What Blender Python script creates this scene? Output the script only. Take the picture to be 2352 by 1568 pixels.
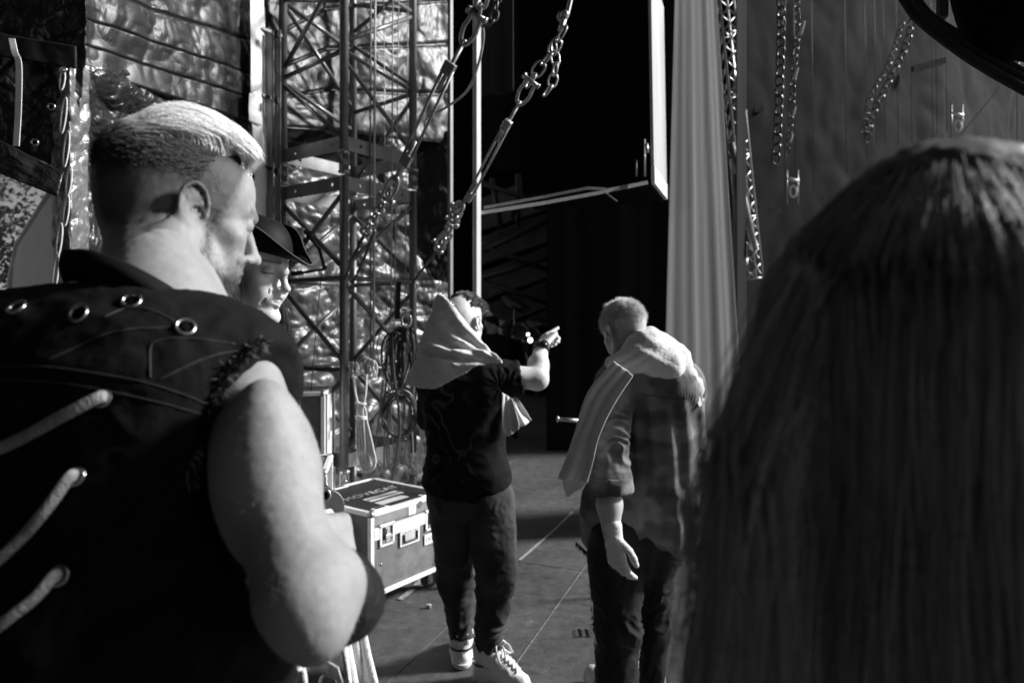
import bpy, math, random
import numpy as np
from mathutils import Vector, Matrix
from mathutils.bvhtree import BVHTree
for _o in list(bpy.data.objects): bpy.data.objects.remove(_o)
S = bpy.context.scene
COL = S.collection
random.seed(7); RNG = np.random.default_rng(7)
R = math.radians
PI = math.pi
# ---------------------------------------------------------------- camera
cam = bpy.data.cameras.new("camera"); co = bpy.data.objects.new("camera", cam); COL.objects.link(co)
co.location = (0, 0, 1.6); co.rotation_euler = (R(90), 0, 0)
cam.lens = 24; cam.sensor_width = 36; cam.shift_y = -44/2352
cam.clip_start = 0.02; cam.clip_end = 500
cam.dof.use_dof = True; cam.dof.focus_distance = 1.6; cam.dof.aperture_fstop = 4.0
S.camera = co
# ---------------------------------------------------------------- sky, sun, exposure
SUN_EL, SUN_AZ = 29, 11            # azimuth measured from +x towards +y
w = bpy.data.worlds.new("World"); S.world = w; w.use_nodes = True
nt = w.node_tree; nt.nodes.clear()
sky = nt.nodes.new("ShaderNodeTexSky"); sky.sky_type = 'NISHITA'; sky.sun_disc = False
sky.sun_elevation = R(SUN_EL); sky.sun_rotation = R(90-SUN_AZ)
bw = nt.nodes.new("ShaderNodeRGBToBW"); bg = nt.nodes.new("ShaderNodeBackground"); wo = nt.nodes.new("ShaderNodeOutputWorld")
bg.inputs[1].default_value = 0.05
nt.links.new(sky.outputs[0], bw.inputs[0]); nt.links.new(bw.outputs[0], bg.inputs[0]); nt.links.new(bg.outputs[0], wo.inputs[0])
sl = bpy.data.lights.new("sun", 'SUN'); so = bpy.data.objects.new("sun", sl); COL.objects.link(so)
sl.energy = 5.0; sl.angle = R(10); sl.color = (1, 1, 1)
_sd = Vector((math.cos(R(SUN_EL))*math.cos(R(SUN_AZ)), math.cos(R(SUN_EL))*math.sin(R(SUN_AZ)), math.sin(R(SUN_EL))))
so.rotation_euler = _sd.to_track_quat('Z', 'Y').to_euler(); so.location = (8, 2, 8)
S.view_settings.view_transform = 'Standard'; S.view_settings.look = 'None'
S.view_settings.exposure = 0.58; S.view_settings.gamma = 1
S.cycles.max_bounces = 5; S.cycles.diffuse_bounces = 3; S.cycles.glossy_bounces = 3
# ---------------------------------------------------------------- helpers
F_ = 1568.0
def P(x, y, Y):
    """photo point (2352 px wide) at distance Y in front of the camera -> world"""
    return Vector(((x-1176)/F_*Y, Y, 1.6-(y-740)/F_*Y))
def V(*a): return Vector(a)
def nz(pts, freq=1.0, seed=0):
    """vectorised gradient noise, about -1..1"""
    p = np.asarray(pts, np.float32)*np.float32(1)
    if np.isscalar(freq): p = p*freq
    else: p = p*np.asarray(freq, np.float32)
    p = p + seed*17.31
    i = np.floor(p).astype(np.int64); f = p-i
    u = f*f*f*(f*(f*6-15)+10)
    out = np.zeros(p.shape[:-1], np.float32)
    for dx in (0, 1):
        for dy in (0, 1):
            for dz in (0, 1):
                h = (i[..., 0]+dx)*374761393 + (i[..., 1]+dy)*668265263 + (i[..., 2]+dz)*2147483647 + seed*1013
                h = (h ^ (h >> 13))*1274126177 & 0x7fffffff
                h = h ^ (h >> 16)
                a = (h & 1023)/1023.0*6.2832; c = ((h >> 10) & 1023)/511.5-1
                s = np.sqrt(np.maximum(0, 1-c*c))
                g = s*np.cos(a)*(f[..., 0]-dx)+s*np.sin(a)*(f[..., 1]-dy)+c*(f[..., 2]-dz)
                wgt = (u[..., 0] if dx else 1-u[..., 0])*(u[..., 1] if dy else 1-u[..., 1])*(u[..., 2] if dz else 1-u[..., 2])
                out += (g*wgt).astype(np.float32)
    return out*1.5
def fbm(pts, freq, octv=3, seed=0):
    t = 0; a = 1.0
    fr = np.asarray(freq, np.float32)
    for k in range(octv):
        t = t+a*nz(pts, fr*(2.03**k) if fr.ndim else float(fr)*(2.03**k), seed+k); a *= .5
    return t
def ridge(pts, freq, octv=2, seed=0):
    t = 0; a = 1.0
    fr = np.asarray(freq, np.float32)
    for k in range(octv):
        t = t+a*(1-np.abs(nz(pts, fr*(2.0**k) if fr.ndim else float(fr)*(2.0**k), seed+k))*2.2); a *= .5
    return t
# ---- objects
def mk(name, vs, fs, mat=None, parent=None, smooth=True, tone=None):
    me = bpy.data.meshes.new(name)
    if isinstance(vs, np.ndarray) and isinstance(fs, np.ndarray):
        n = len(fs); k = fs.shape[1]
        me.vertices.add(len(vs)); me.vertices.foreach_set("co", np.ascontiguousarray(vs, np.float32).ravel())
        me.loops.add(n*k); me.loops.foreach_set("vertex_index", np.ascontiguousarray(fs, np.int32).ravel())
        me.polygons.add(n); me.polygons.foreach_set("loop_start", np.arange(0, n*k, k, dtype=np.int32))
        me.update(calc_edges=True)
    else:
        me.from_pydata([tuple(v) for v in vs], [], [tuple(f) for f in fs])
    if smooth: me.polygons.foreach_set("use_smooth", [True]*len(me.polygons))
    if tone is not None:
        at = me.color_attributes.new("tone", 'FLOAT_COLOR', 'POINT')
        t = np.asarray(tone, np.float32); c = np.ones((len(me.vertices), 4), np.float32); c[:, 0] = t; c[:, 1] = t; c[:, 2] = t
        at.data.foreach_set("color", c.ravel())
    me.update()
    o = bpy.data.objects.new(name, me); COL.objects.link(o)
    if mat: me.materials.append(mat)
    if parent is not None: adopt(o, parent)
    return o
def adopt(o, parent):
    o.parent = parent
    o.matrix_parent_inverse = Matrix.Translation(parent_loc(parent)).inverted()
def parent_loc(p):
    return Vector(p.location) if p.type == 'EMPTY' else Vector((0, 0, 0))
def tag(o, label=None, cat=None, group=None, kind=None):
    if label: o["label"] = label
    if cat: o["category"] = cat
    if group: o["group"] = group
    if kind: o["kind"] = kind
    return o
def thing(name, label, cat, loc=(0, 0, 0), group=None):
    e = bpy.data.objects.new(name, None); COL.objects.link(e); e.location = loc; e.empty_display_size = .1
    return tag(e, label, cat, group)
# ---- mesh buffers
class MB:
    def __init__(s): s.v = []; s.f = []
    def add(s, vs, fs):
        n = len(s.v); s.v += [Vector(v) for v in vs]; s.f += [tuple(i+n for i in f) for f in fs]; return s
    def build(s, name, mat, parent=None, smooth=False, bevel=0, seg=1):
        o = mk(name, s.v, s.f, mat, parent, smooth)
        if bevel:
            m = o.modifiers.new("b", 'BEVEL'); m.width = bevel; m.segments = seg; m.limit_method = 'ANGLE'
        return o
    def quadbox(s, c, ax, ay, az):
        """box from centre and three half-extent vectors"""
        c = Vector(c); ax, ay, az = Vector(ax), Vector(ay), Vector(az)
        vs = [c+ax*i+ay*j+az*k for i in (-1, 1) for j in (-1, 1) for k in (-1, 1)]
        fs = [(0, 1, 3, 2), (4, 6, 7, 5), (0, 4, 5, 1), (2, 3, 7, 6), (0, 2, 6, 4), (1, 5, 7, 3)]
        if ax.cross(ay).dot(az) < 0: fs = [f[::-1] for f in fs]
        return s.add(vs, fs)
    def box(s, x0, x1, y0, y1, z0, z1):
        return s.quadbox(((x0+x1)/2, (y0+y1)/2, (z0+z1)/2), ((x1-x0)/2, 0, 0), (0, (y1-y0)/2, 0), (0, 0, (z1-z0)/2))
    def tube(s, pts, r, n=10, cap=True, closed=False, sq=1.0):
        pts = [Vector(p) for p in pts]; m = len(pts)
        rs = r if isinstance(r, (list, tuple)) else [r]*m
        up = None; rings = []
        for i, p in enumerate(pts):
            if closed: t = (pts[(i+1) % m]-pts[i-1])
            else: t = pts[min(i+1, m-1)]-pts[max(i-1, 0)]
            if t.length < 1e-9: t = Vector((0, 0, 1))
            t.normalize()
            if up is None:
                up = Vector((0, 0, 1)) if abs(t.z) < .9 else Vector((1, 0, 0))
            a = (up-t*up.dot(t))
            if a.length < 1e-6: a = t.orthogonal()
            a.normalize(); up = a; b = t.cross(a)
            rings.append([p+(a*math.cos(2*PI*k/n)*rs[i]+b*math.sin(2*PI*k/n)*rs[i]*sq) for k in range(n)])
        vs = [v for rg in rings for v in rg]; fs = []
        for i in range(m if closed else m-1):
            j = (i+1) % m
            for k in range(n):
                l = (k+1) % n
                fs.append((i*n+k, i*n+l, j*n+l, j*n+k))
        if cap and not closed:
            fs.append(tuple(range(n))[::-1]); fs.append(tuple((m-1)*n+k for k in range(n)))
        return s.add(vs, fs)
    def torus(s, c, nrm, R0, r, n=28, k=8, stretch=1.0, along=None, arc=2*PI, a0=0):
        nrm = Vector(nrm).normalized()
        a = Vector(along)-nrm*Vector(along).dot(nrm) if along is not None else nrm.orthogonal()
        a.normalize(); b = nrm.cross(a)
        closed = arc > 6.28
        m = n if closed else n+1
        pts = [Vector(c)+a*math.cos(a0+arc*i/n)*R0*stretch+b*math.sin(a0+arc*i/n)*R0 for i in range(m)]
        return s.tube(pts, r, k, closed=closed)
    def disc(s, c, nrm, r, h, n=24, r2=None):
        nrm = Vector(nrm).normalized(); c = Vector(c)
        return s.tube([c-nrm*h/2, c+nrm*h/2], [r, r2 if r2 is not None else r], n)
    def ball(s, c, r, n=10, sc=(1, 1, 1)):
        vs = []; fs = []
        for i in range(n+1):
            th = PI*i/n
            for j in range(2*n):
                ph = PI*j/n
                vs.append(Vector(c)+Vector((r*sc[0]*math.sin(th)*math.cos(ph), r*sc[1]*math.sin(th)*math.sin(ph), r*sc[2]*math.cos(th))))
        for i in range(n):
            for j in range(2*n):
                k = (j+1) % (2*n)
                fs.append((i*2*n+j, (i+1)*2*n+j, (i+1)*2*n+k, i*2*n+k))
        return s.add(vs, fs)
def spline(pts, n=8, closed=False):
    pts = [Vector(p) for p in pts]; m = len(pts); out = []
    for i in range(m if closed else m-1):
        p1, p2 = pts[i], pts[(i+1) % m]
        p0 = pts[i-1] if (i > 0 or closed) else p1*2-p2
        p3 = pts[(i+2) % m] if (i+2 < m or closed) else p2*2-p1
        for k in range(n):
            t = k/n
            out.append(.5*((2*p1)+(p2-p0)*t+(2*p0-5*p1+4*p2-p3)*t*t+(3*p1-p0-3*p2+p3)*t*t*t))
    if not closed: out.append(pts[-1])
    return out
# ---- materials (a black and white place: every colour is a grey)
def mat(name, tone, rough=.6, metal=0, var=0.0, vscale=8, bump=0, bscale=40, bdist=.01, stretch=(1, 1, 1), attr=False, kind='FBM',
        bump2=0, b2scale=300, sheen=0, spec=.5, emit=0, coat=0, coord='Object'):
    m = bpy.data.materials.new(name); m.use_nodes = True
    t = m.node_tree; N = t.nodes; L = t.links; b = N["Principled BSDF"]
    b.inputs["Roughness"].default_value = rough; b.inputs["Metallic"].default_value = metal
    b.inputs["Specular IOR Level"].default_value = spec
    if sheen: b.inputs["Sheen Weight"].default_value = sheen
    if coat: b.inputs["Coat Weight"].default_value = coat
    tc = N.new("ShaderNodeTexCoord"); mp = N.new("ShaderNodeMapping"); mp.inputs["Scale"].default_value = stretch
    L.new(tc.outputs[coord], mp.inputs[0])
    col = None
    if attr:
        a = N.new("ShaderNodeVertexColor"); a.layer_name = "tone"; col = a.outputs[0]
    if var:
        n = N.new("ShaderNodeTexNoise"); n.inputs["Scale"].default_value = vscale; n.inputs["Detail"].default_value = 6
        n.inputs["Roughness"].default_value = .65
        L.new(mp.outputs[0], n.inputs[0])
        mr = N.new("ShaderNodeMapRange"); mr.inputs[1].default_value = .3; mr.inputs[2].default_value = .7
        mr.inputs[3].default_value = 1-var; mr.inputs[4].default_value = 1+var
        L.new(n.outputs[0], mr.inputs[0])
        mm = N.new("ShaderNodeMath"); mm.operation = 'MULTIPLY'
        if col is not None: L.new(col, mm.inputs[0])
        else: mm.inputs[0].default_value = tone
        L.new(mr.outputs[0], mm.inputs[1]); mm.use_clamp = True
        col = mm.outputs[0]
    if col is not None: L.new(col, b.inputs["Base Color"])
    else: b.inputs["Base Color"].default_value = (tone, tone, tone, 1)
    last = None
    for (st, sc, dist) in ((bump, bscale, bdist), (bump2, b2scale, .002)):
        if not st: continue
        n = N.new("ShaderNodeTexNoise"); n.inputs["Scale"].default_value = sc; n.inputs["Detail"].default_value = 4
        if kind != 'FBM' and last is None:
            n.noise_type = kind
        L.new(mp.outputs[0], n.inputs[0])
        bp = N.new("ShaderNodeBump"); bp.inputs["Strength"].default_value = st; bp.inputs["Distance"].default_value = dist
        L.new(n.outputs[0], bp.inputs["Height"])
        if last is not None: L.new(last.outputs[0], bp.inputs["Normal"])
        last = bp
    if last is not None: L.new(last.outputs[0], b.inputs["Normal"])
    if emit:
        b.inputs["Emission Color"].default_value = (1, 1, 1, 1); b.inputs["Emission Strength"].default_value = emit
    return m
M = dict(
    steel=mat("painted_steel", .20, .33, .4, .2, 12, .12, 60, .004),
    steel_dark=mat("dark_steel", .05, .45, .6, .2, 20),
    galv=mat("galvanised_steel", .42, .38, .85, .25, 30, .1, 90, .003),
    chrome=mat("worn_chrome", .6, .22, 1, .15, 40),
    alu=mat("brushed_aluminium", .86, .45, .15, .08, 25, .1, 120, .001),
    black=mat("black_masking_cloth", .004, .9, spec=.05),
    blackpaint=mat("black_paint", .012, .6, 0, .3, 20, spec=.2),
    rubber=mat("black_rubber", .02, .5, 0, .2, 20, .2, 120, .001),
    laminate=mat("dark_laminate", .15, .45, 0, .3, 14, .25, 350, .0006),
    white=mat("white_paint", .75, .5, 0, .08, 9),
    rope=mat("pale_rope", .6, .85, 0, .2, 60, .6, 400, .002),
    greyrope=mat("grey_rope", .22, .85, 0, .25, 60, .6, 400, .002),
    cable=mat("black_cable", .05, .35, 0, .2, 60),
    strap=mat("webbing_strap", .42, .8, 0, .15, 60, .3, 500, .001),
)
# ================================================================= SETTING
# stage floor: worn dark panels
def floor_mat():
    m = bpy.data.materials.new("worn_stage_floor"); m.use_nodes = True
    t = m.node_tree; N = t.nodes; L = t.links; b = N["Principled BSDF"]
    tc = N.new("ShaderNodeTexCoord")
    def noise(sc, det=8, ro=.65, st=(1, 1, 1), typ='FBM'):
        mp = N.new("ShaderNodeMapping"); mp.inputs["Scale"].default_value = st; L.new(tc.outputs["Object"], mp.inputs[0])
        n = N.new("ShaderNodeTexNoise"); n.inputs["Scale"].default_value = sc; n.inputs["Detail"].default_value = det
        n.inputs["Roughness"].default_value = ro; n.noise_type = typ; L.new(mp.outputs[0], n.inputs[0]); return n.outputs[0]
    def rng(s, a, b2, c, d):
        r = N.new("ShaderNodeMapRange"); r.inputs[1].default_value = a; r.inputs[2].default_value = b2
        r.inputs[3].default_value = c; r.inputs[4].default_value = d; L.new(s, r.inputs[0]); return r.outputs[0]
    def mul(a, b2):
        n = N.new("ShaderNodeMath"); n.operation = 'MULTIPLY'; L.new(a, n.inputs[0]); L.new(b2, n.inputs[1]); return n.outputs[0]
    c = rng(noise(1.3), .3, .7, .045, .105)
    c = mul(c, rng(noise(16), .3, .7, .6, 1.35))
    c = mul(c, rng(noise(90, 3), .35, .65, .75, 1.25))
    c = mul(c, rng(noise(5, 9, .75), .56, .70, 1, .35))       # dark spills
    c = mul(c, rng(noise(7, 9, .75, (1, 1.7, 1)), .60, .68, 1, 1.9))   # pale scuffs
    L.new(c, b.inputs["Base Color"])
    b.inputs["Roughness"].default_value = .62
    bp = N.new("ShaderNodeBump"); bp.inputs["Strength"].default_value = .35; bp.inputs["Distance"].default_value = .003
    L.new(noise(120, 5), bp.inputs["Height"]); L.new(bp.outputs[0], b.inputs["Normal"])
    return m
M['floor'] = floor_mat()
M['ground'] = mat("outside_ground", .06, .9, 0, .4, 2)
mb = MB(); mb.box(-120, 120, -60, 160, -1.3, -1.2); tag(mb.build("ground", M['ground']), kind='structure')
# panels, each a thin slab on a dark base; the joints run as in the photo
d1 = Vector((.78, 2.02, 0)).normalized(); d2 = Vector((d1.y, -d1.x, 0))
mb = MB(); mb.box(-3.2, 14, -6, 16, -.30, -.026); tag(mb.build("floor_base", M['blackpaint']), kind='structure')
o0 = Vector(P(1190, 1290, 1.6*F_/550)); o0.z = 0
mb = MB()
W1, W2 = 2.44, 1.22
def clip_ok(c): return -3.0 < c.x < 13.6 and -5.6 < c.y < 15.4
for i in range(-9, 10):
    for j in range(-9, 12):
        c = o0+d1*((i+.5+.5*(j % 2)*0)*W1)+d2*((j+.5)*W2)
        if not clip_ok(c): continue
        g = .0022
        mb.quadbox(c+Vector((0, 0, -.012)), d1*(W1/2-g), d2*(W2/2-g), (0, 0, .012))
tag(mb.build("stage_floor", M['floor'], bevel=.0015), kind='structure')
# gaffer-paint guide lines on the deck
def strip(name, pts, wd, m, z=.004, **k):
    q = [Vector((p.x, p.y, z)) for p in pts]; vs = []; fs = []
    for i, p in enumerate(q):
        t = (q[min(i+1, len(q)-1)]-q[max(i-1, 0)]).normalized(); s = Vector((t.y, -t.x, 0))*wd/2
        vs += [p-s, p+s]
        if i: fs.append((2*i-2, 2*i-1, 2*i+1, 2*i))
    return mk(name, vs, fs, m, smooth=False)
def G(x, y, h=0): return P(x, y, (1.6-h)*F_/(y-740))
M['chalk'] = mat("scuffed_pale_line", .17, .8, 0, .55, 30)
tag(strip("floor_line", [G(1372, 1262), G(1090, 1660)], .009, M['chalk'], .0042), kind='structure')
M['scuff'] = mat("tape_residue", .3, .8, 0, .6, 40)
pp = [G(1193, 1287), G(1222, 1262), G(1268, 1222), G(1315, 1176)]
o = strip("tape_residue", pp, .022, M['scuff'], .0045); tag(o, "pale tape residue along a floor joint between the two standing men", "tape mark")
# ---------------------------------------------------------------- wrinkled tarpaulin sheets
def tarp_mat(name, base, rough, metal, sc=3.0, st=.8, spec=.5, stretch=(1, 1, 1), dist=.06):
    m = bpy.data.materials.new(name); m.use_nodes = True
    t = m.node_tree; N = t.nodes; L = t.links; b = N["Principled BSDF"]
    b.inputs["Roughness"].default_value = rough; b.inputs["Metallic"].default_value = metal; b.inputs["Specular IOR Level"].default_value = spec
    tc = N.new("ShaderNodeTexCoord"); mp = N.new("ShaderNodeMapping"); mp.inputs["Scale"].default_value = stretch; L.new(tc.outputs["Object"], mp.inputs[0])
    n = N.new("ShaderNodeTexNoise"); n.noise_type = 'RIDGED_MULTIFRACTAL'; n.inputs["Scale"].default_value = sc; n.inputs["Detail"].default_value = 4
    n.inputs["Distortion"].default_value = .8; L.new(mp.outputs[0], n.inputs[0])
    n2 = N.new("ShaderNodeTexNoise"); n2.inputs["Scale"].default_value = sc*2.4; n2.inputs["Detail"].default_value = 5; n2.inputs["Distortion"].default_value = 1.5; L.new(mp.outputs[0], n2.inputs[0])
    v = N.new("ShaderNodeTexVoronoi"); v.feature = 'DISTANCE_TO_EDGE'; v.inputs["Scale"].default_value = sc*3; 
    ad = N.new("ShaderNodeVectorMath"); ad.operation = 'ADD'; sc2 = N.new("ShaderNodeVectorMath"); sc2.operation = 'SCALE'; sc2.inputs[3].default_value = .35
    L.new(n2.outputs[1], sc2.inputs[0]); L.new(mp.outputs[0], ad.inputs[0]); L.new(sc2.outputs[0], ad.inputs[1]); L.new(ad.outputs[0], v.inputs[0])
    b1 = N.new("ShaderNodeBump"); b1.inputs["Strength"].default_value = st; b1.inputs["Distance"].default_value = dist; L.new(n.outputs[0], b1.inputs["Height"])
    b2 = N.new("ShaderNodeBump"); b2.inputs["Strength"].default_value = st; b2.inputs["Distance"].default_value = dist*.5; L.new(n2.outputs[0], b2.inputs["Height"]); L.new(b1.outputs[0], b2.inputs["Normal"])
    b3 = N.new("ShaderNodeBump"); b3.inputs["Strength"].default_value = st; b3.inputs["Distance"].default_value = dist*.6; L.new(v.outputs[0], b3.inputs["Height"]); L.new(b2.outputs[0], b3.inputs["Normal"])
    L.new(b3.outputs[0], b.inputs["Normal"])
    r = N.new("ShaderNodeMapRange"); r.inputs[1].default_value = .3; r.inputs[2].default_value = .7; r.inputs[3].default_value = base*.7; r.inputs[4].default_value = base*1.3
    L.new(n2.outputs[0], r.inputs[0]); L.new(r.outputs[0], b.inputs["Base Color"])
    return m
M['tarp'] = tarp_mat("shiny_dark_tarpaulin", .016, .44, .3, .9, .6, dist=.06)
M['foil'] = tarp_mat("silver_tarpaulin", .085, .38, .30, .9, .65, dist=.06)
M['tarp_near'] = tarp_mat("black_pvc_tarpaulin", .035, .30, .5, 1.6, .7)
def sheet(name, ctrl, nu, nv, m, disp=.03, freq=3, seed=0, thick=.004, parent=None, seams=(), sag=0, stretch=None):
    """ctrl: rows of control points; bilinear patchwork, pushed along its normal by creases"""
    A = np.array([[list(p) for p in row] for row in ctrl], np.float32); r, c = A.shape[:2]
    u = np.linspace(0, c-1, nu); v = np.linspace(0, r-1, nv)
    ui = np.minimum(u.astype(int), c-2); vi = np.minimum(v.astype(int), r-2); uf = (u-ui)[None, :, None]; vf = (v-vi)[:, None, None]
    g = (A[vi][:, ui]*(1-uf)*(1-vf)+A[vi][:, ui+1]*uf*(1-vf)+A[vi+1][:, ui]*(1-uf)*vf+A[vi+1][:, ui+1]*uf*vf)
    du = np.gradient(g, axis=1); dv = np.gradient(g, axis=0); n = np.cross(du, dv); n /= np.linalg.norm(n, axis=2, keepdims=True)+1e-9
    fr = np.array([freq]*3) if stretch is None else np.array(stretch)
    warp = g+.25/freq*np.stack([nz(g, freq*.8, seed+5), nz(g, freq*.8, seed+6), nz(g, freq*.8, seed+7)], -1)
    d = disp*(ridge(warp, fr, 3, seed)*.6+nz(g, freq*.4, seed+9)*1.2)
    for (vv, a, wd) in seams:      # raised horizontal seams (v fraction, height, width)
        d = d+a*np.exp(-((np.linspace(0, 1, nv)[:, None]-vv-.004*np.sin(np.linspace(0, 9, nu))[None, :])/wd)**2)
    g = g+n*d[..., None]
    idx = np.arange(nu*nv).reshape(nv, nu)
    fs = np.stack([idx[:-1, :-1], idx[:-1, 1:], idx[1:, 1:], idx[1:, :-1]], -1).reshape(-1, 4)
    o = mk(name, g.reshape(-1, 3), fs, m, parent)
    if thick:
        so_ = o.modifiers.new("t", 'SOLIDIFY'); so_.thickness = thick
    return o
# back tarp behind the tower
t = thing("silver_tarpaulin", "wrinkled silver tarpaulin hanging behind the lattice tower down to the floor", "tarpaulin", (-1.5, 6.2, 0))
sheet("sheet", [[P(560, -160, 5.3), P(800, -160, 6.15), P(1040, -160, 6.9)], [P(560, 420, 5.3), P(800, 420, 6.15), P(1040, 420, 6.9)],
                [P(560, 1200, 5.3), P(800, 1140, 6.15), P(1040, 1090, 6.9)]], 200, 330, M['foil'], .055, 2.6, 3, parent=t, stretch=(2.6, 2.6, 4.2),
      seams=[(.44, .02, .003), (.66, .02, .003), (.72, .015, .003), (.52, .02, .003)])
# upper dark roof-side tarp with sloping seams
t = thing("roof_tarpaulin", "big dark shiny tarpaulin sloping from the upper left with welded seams", "tarpaulin", (-2.4, 4, 2.5))
o = sheet("sheet", [[P(130, -260, 3.2), P(360, -170, 3.8), P(600, -90, 4.9), P(760, -160, 5.5), P(1032, -160, 6.6)],
                    [P(175, 0, 3.2), P(400, 80, 3.9), P(600, 150, 4.9), P(760, 60, 5.5), P(1032, 40, 6.6)],
                    [P(175, 150, 3.2), P(400, 225, 3.9), P(600, 290, 4.9), P(760, 300, 5.5), P(1032, 330, 6.6)]],
          300, 150, M['tarp'], .03, 2.6, 11, parent=t, seams=[(.2, .02, .006), (.4, .02, .006), (.6, .025, .006), (.8, .03, .006), (.995, .02, .006)])
sheet("side_strip", [[P(958, 300, 6.5), P(1031, 300, 6.55)], [P(956, 560, 6.5), P(1031, 560, 6.55)], [P(985, 640, 6.5), P(1031, 650, 6.55)]], 40, 120, M['tarp'], .03, 4, 17, parent=t)
t = thing("side_tarpaulin", "dark wrinkled side tarpaulin behind the blond man's head, below the sloping seam", "tarpaulin", (-2.2, 3.6, 0))
sheet("sheet", [[P(205, 150, 3.25), P(400, 175, 3.95), P(612, 262, 4.95)], [P(195, 330, 3.3), P(400, 370, 3.95), P(612, 420, 4.95)],
                [P(175, 900, 3.3), P(400, 900, 3.95), P(612, 900, 4.95)]], 160, 220, M['tarp_near'], .035, 4.5, 21, parent=t, stretch=(3.0, 3.0, 5.5))
t = thing("corner_tarpaulin", "dark tarpaulin corner with eyelets hanging at the far left edge", "tarpaulin", (-2.4, 3.1, 2))
sheet("sheet", [[P(-260, -300, 3.0), P(0, -260, 3.05), P(200, -200, 3.12)], [P(-260, 110, 3.0), P(0, 110, 3.05), P(195, 150, 3.12)],
                [P(-260, 240, 3.0), P(0, 325, 3.05), P(150, 395, 3.1)]], 170, 200, M['tarp_near'], .04, 5, 31, parent=t)
sheet("hem", [[P(-260, 235, 2.98), P(0, 322, 3.02), P(145, 395, 3.07)], [P(-260, 330, 2.96), P(-2, 398, 3.0), P(132, 452, 3.05)]],
      60, 20, M['tarp_near'], .012, 5, 33, parent=t)
sheet("flap", [[P(-260, 70, 2.98), P(0, 78, 3.02), P(176, 108, 3.07)], [P(-260, 120, 2.96), P(0, 130, 3.0), P(176, 158, 3.05)]],
      60, 16, M['blackpaint'], .008, 5, 34, parent=t)
for (ex, ey) in ((118, 245), (80, 327)):
    e = MB(); e.torus(P(ex, ey, 3.0), (.2, -1, 0), .013, .004); e.build("eyelet", M['chrome'], t, True)
    e = MB(); e.disc(P(ex, ey, 3.002), (.2, -1, 0), .010, .004, 16); e.build("eyelet_hole", M['black'], t, True)
# laced edge of the side wall
t = thing("laced_tarpaulin_edge", "vertical tarpaulin edge with eyelets laced together by pale cord at far left", "tarpaulin", (-2.1, 3.05, 0))
sheet("sheet", [[P(118, 150, 3.12), P(160, 150, 3.08), P(208, 150, 3.2)], [P(118, 500, 3.12), P(160, 500, 3.08), P(208, 500, 3.2)],
                [P(120, 900, 3.12), P(160, 900, 3.08), P(215, 900, 3.2)]], 40, 260, tarp_mat("grey_pvc_edge", .14, .34, .3, 1.6, .5, stretch=(1, 1, .6)), .014, 7, 41, parent=t)
t = thing("lacing_cord", "pale cord in linked loops running down the tarpaulin edge at far left", "cord", P(148, 400, 3))
mb = MB()
loops = [(143, 160, 208), (146, 222, 308), (152, 300, 385), (158, 380, 452), (152, 448, 520), (136, 512, 590), (128, 580, 670)]
for i, (x, y0, y1) in enumerate(loops):
    mb.torus(P(x, (y0+y1)/2, 3.0+.008*(i % 2)), (0, -1, .1), .011, .0035, 26, 6, stretch=(y1-y0)/2*3.0/F_/.011, along=(.05, 0, 1))
mb.build("cord_loops", M['rope'], t, True)
mb = MB(); mb.torus(P(145, 160, 2.99), (0, -1, .3), .014, .0045); mb.build("eyelet", M['chrome'], t, True)
# plastic tie strip hanging far left
mb = MB(); pts = spline([P(26, 88, 2.9), P(33, 120, 2.88), P(42, 150, 2.88), P(41, 250, 2.9), P(36, 335, 2.9)], 8); vs = []; fs = []
for i, p in enumerate(pts):
    vs += [p+V(-.012, 0, 0), p+V(.012, .003, 0), p+V(.012, .006, 0), p+V(-.012, .003, 0)]
    if i:
        a = 4*(i-1); b_ = 4*i
        for k in range(4): fs.append((a+k, a+(k+1) % 4, b_+(k+1) % 4, b_+k))
mb.add(vs, fs); tag(mb.build("plastic_strap", M['white'], smooth=False), "narrow white plastic strap hanging in front of the far left tarpaulin", "strap")
def translucent(m, f, c=.4):
    N = m.node_tree.nodes; L = m.node_tree.links; b = N['Principled BSDF']; o = [n for n in N if n.type == 'OUTPUT_MATERIAL'][0]
    tr = N.new('ShaderNodeBsdfTranslucent'); tr.inputs[0].default_value = (c, c, c, 1); mx = N.new('ShaderNodeMixShader'); mx.inputs[0].default_value = f
    L.new(b.outputs[0], mx.inputs[1]); L.new(tr.outputs[0], mx.inputs[2]); L.new(mx.outputs[0], o.inputs[0])
# translucent strip curtain + rail by the tower
M['pvc'] = mat("cloudy_pvc", .8, .28, 0, .12, 4, .3, 6, .02)
t = thing("pvc_strip", "tall pale cloudy plastic strip hanging left of the lattice tower", "plastic strip", P(600, 400, 4.75))
sheet("strip", [[P(574, -120, 4.65), P(607, -120, 4.80)], [P(576, 250, 4.65), P(608, 250, 4.80)], [P(582, 340, 4.65), P(612, 340, 4.8)], [P(592, 560, 4.65), P(616, 560, 4.8)]],
      14, 120, M['pvc'], .012, 2.0, 51, .003, t)
sheet("patch", [[P(572, 215, 4.61), P(600, 200, 4.72)], [P(572, 278, 4.61), P(602, 290, 4.72)]], 12, 14, mat("pvc_patch", .8, .2, 0, .1, 5, coat=.5), .01, 5, 52, .002, t)
t = thing("keder_rail", "upright aluminium rail clamped to the left post of the tower", "rail", P(628, 300, 4.8))
mb = MB()
def vrail(x, w_, Y, y0, y1, mb, d=.02):
    a = P(x, y0, Y); b_ = P(x, y1, Y); h = w_/F_*Y/2
    mb.quadbox((a+b_)/2, (h, 0, 0), (0, d, 0), (b_-a)/2)
vrail(617, 22, 4.82, 70, 590, mb, .006); mb.build("flat_profile", mat("pale_rail", .5, .35, .4, .2, 4), t)
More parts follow.
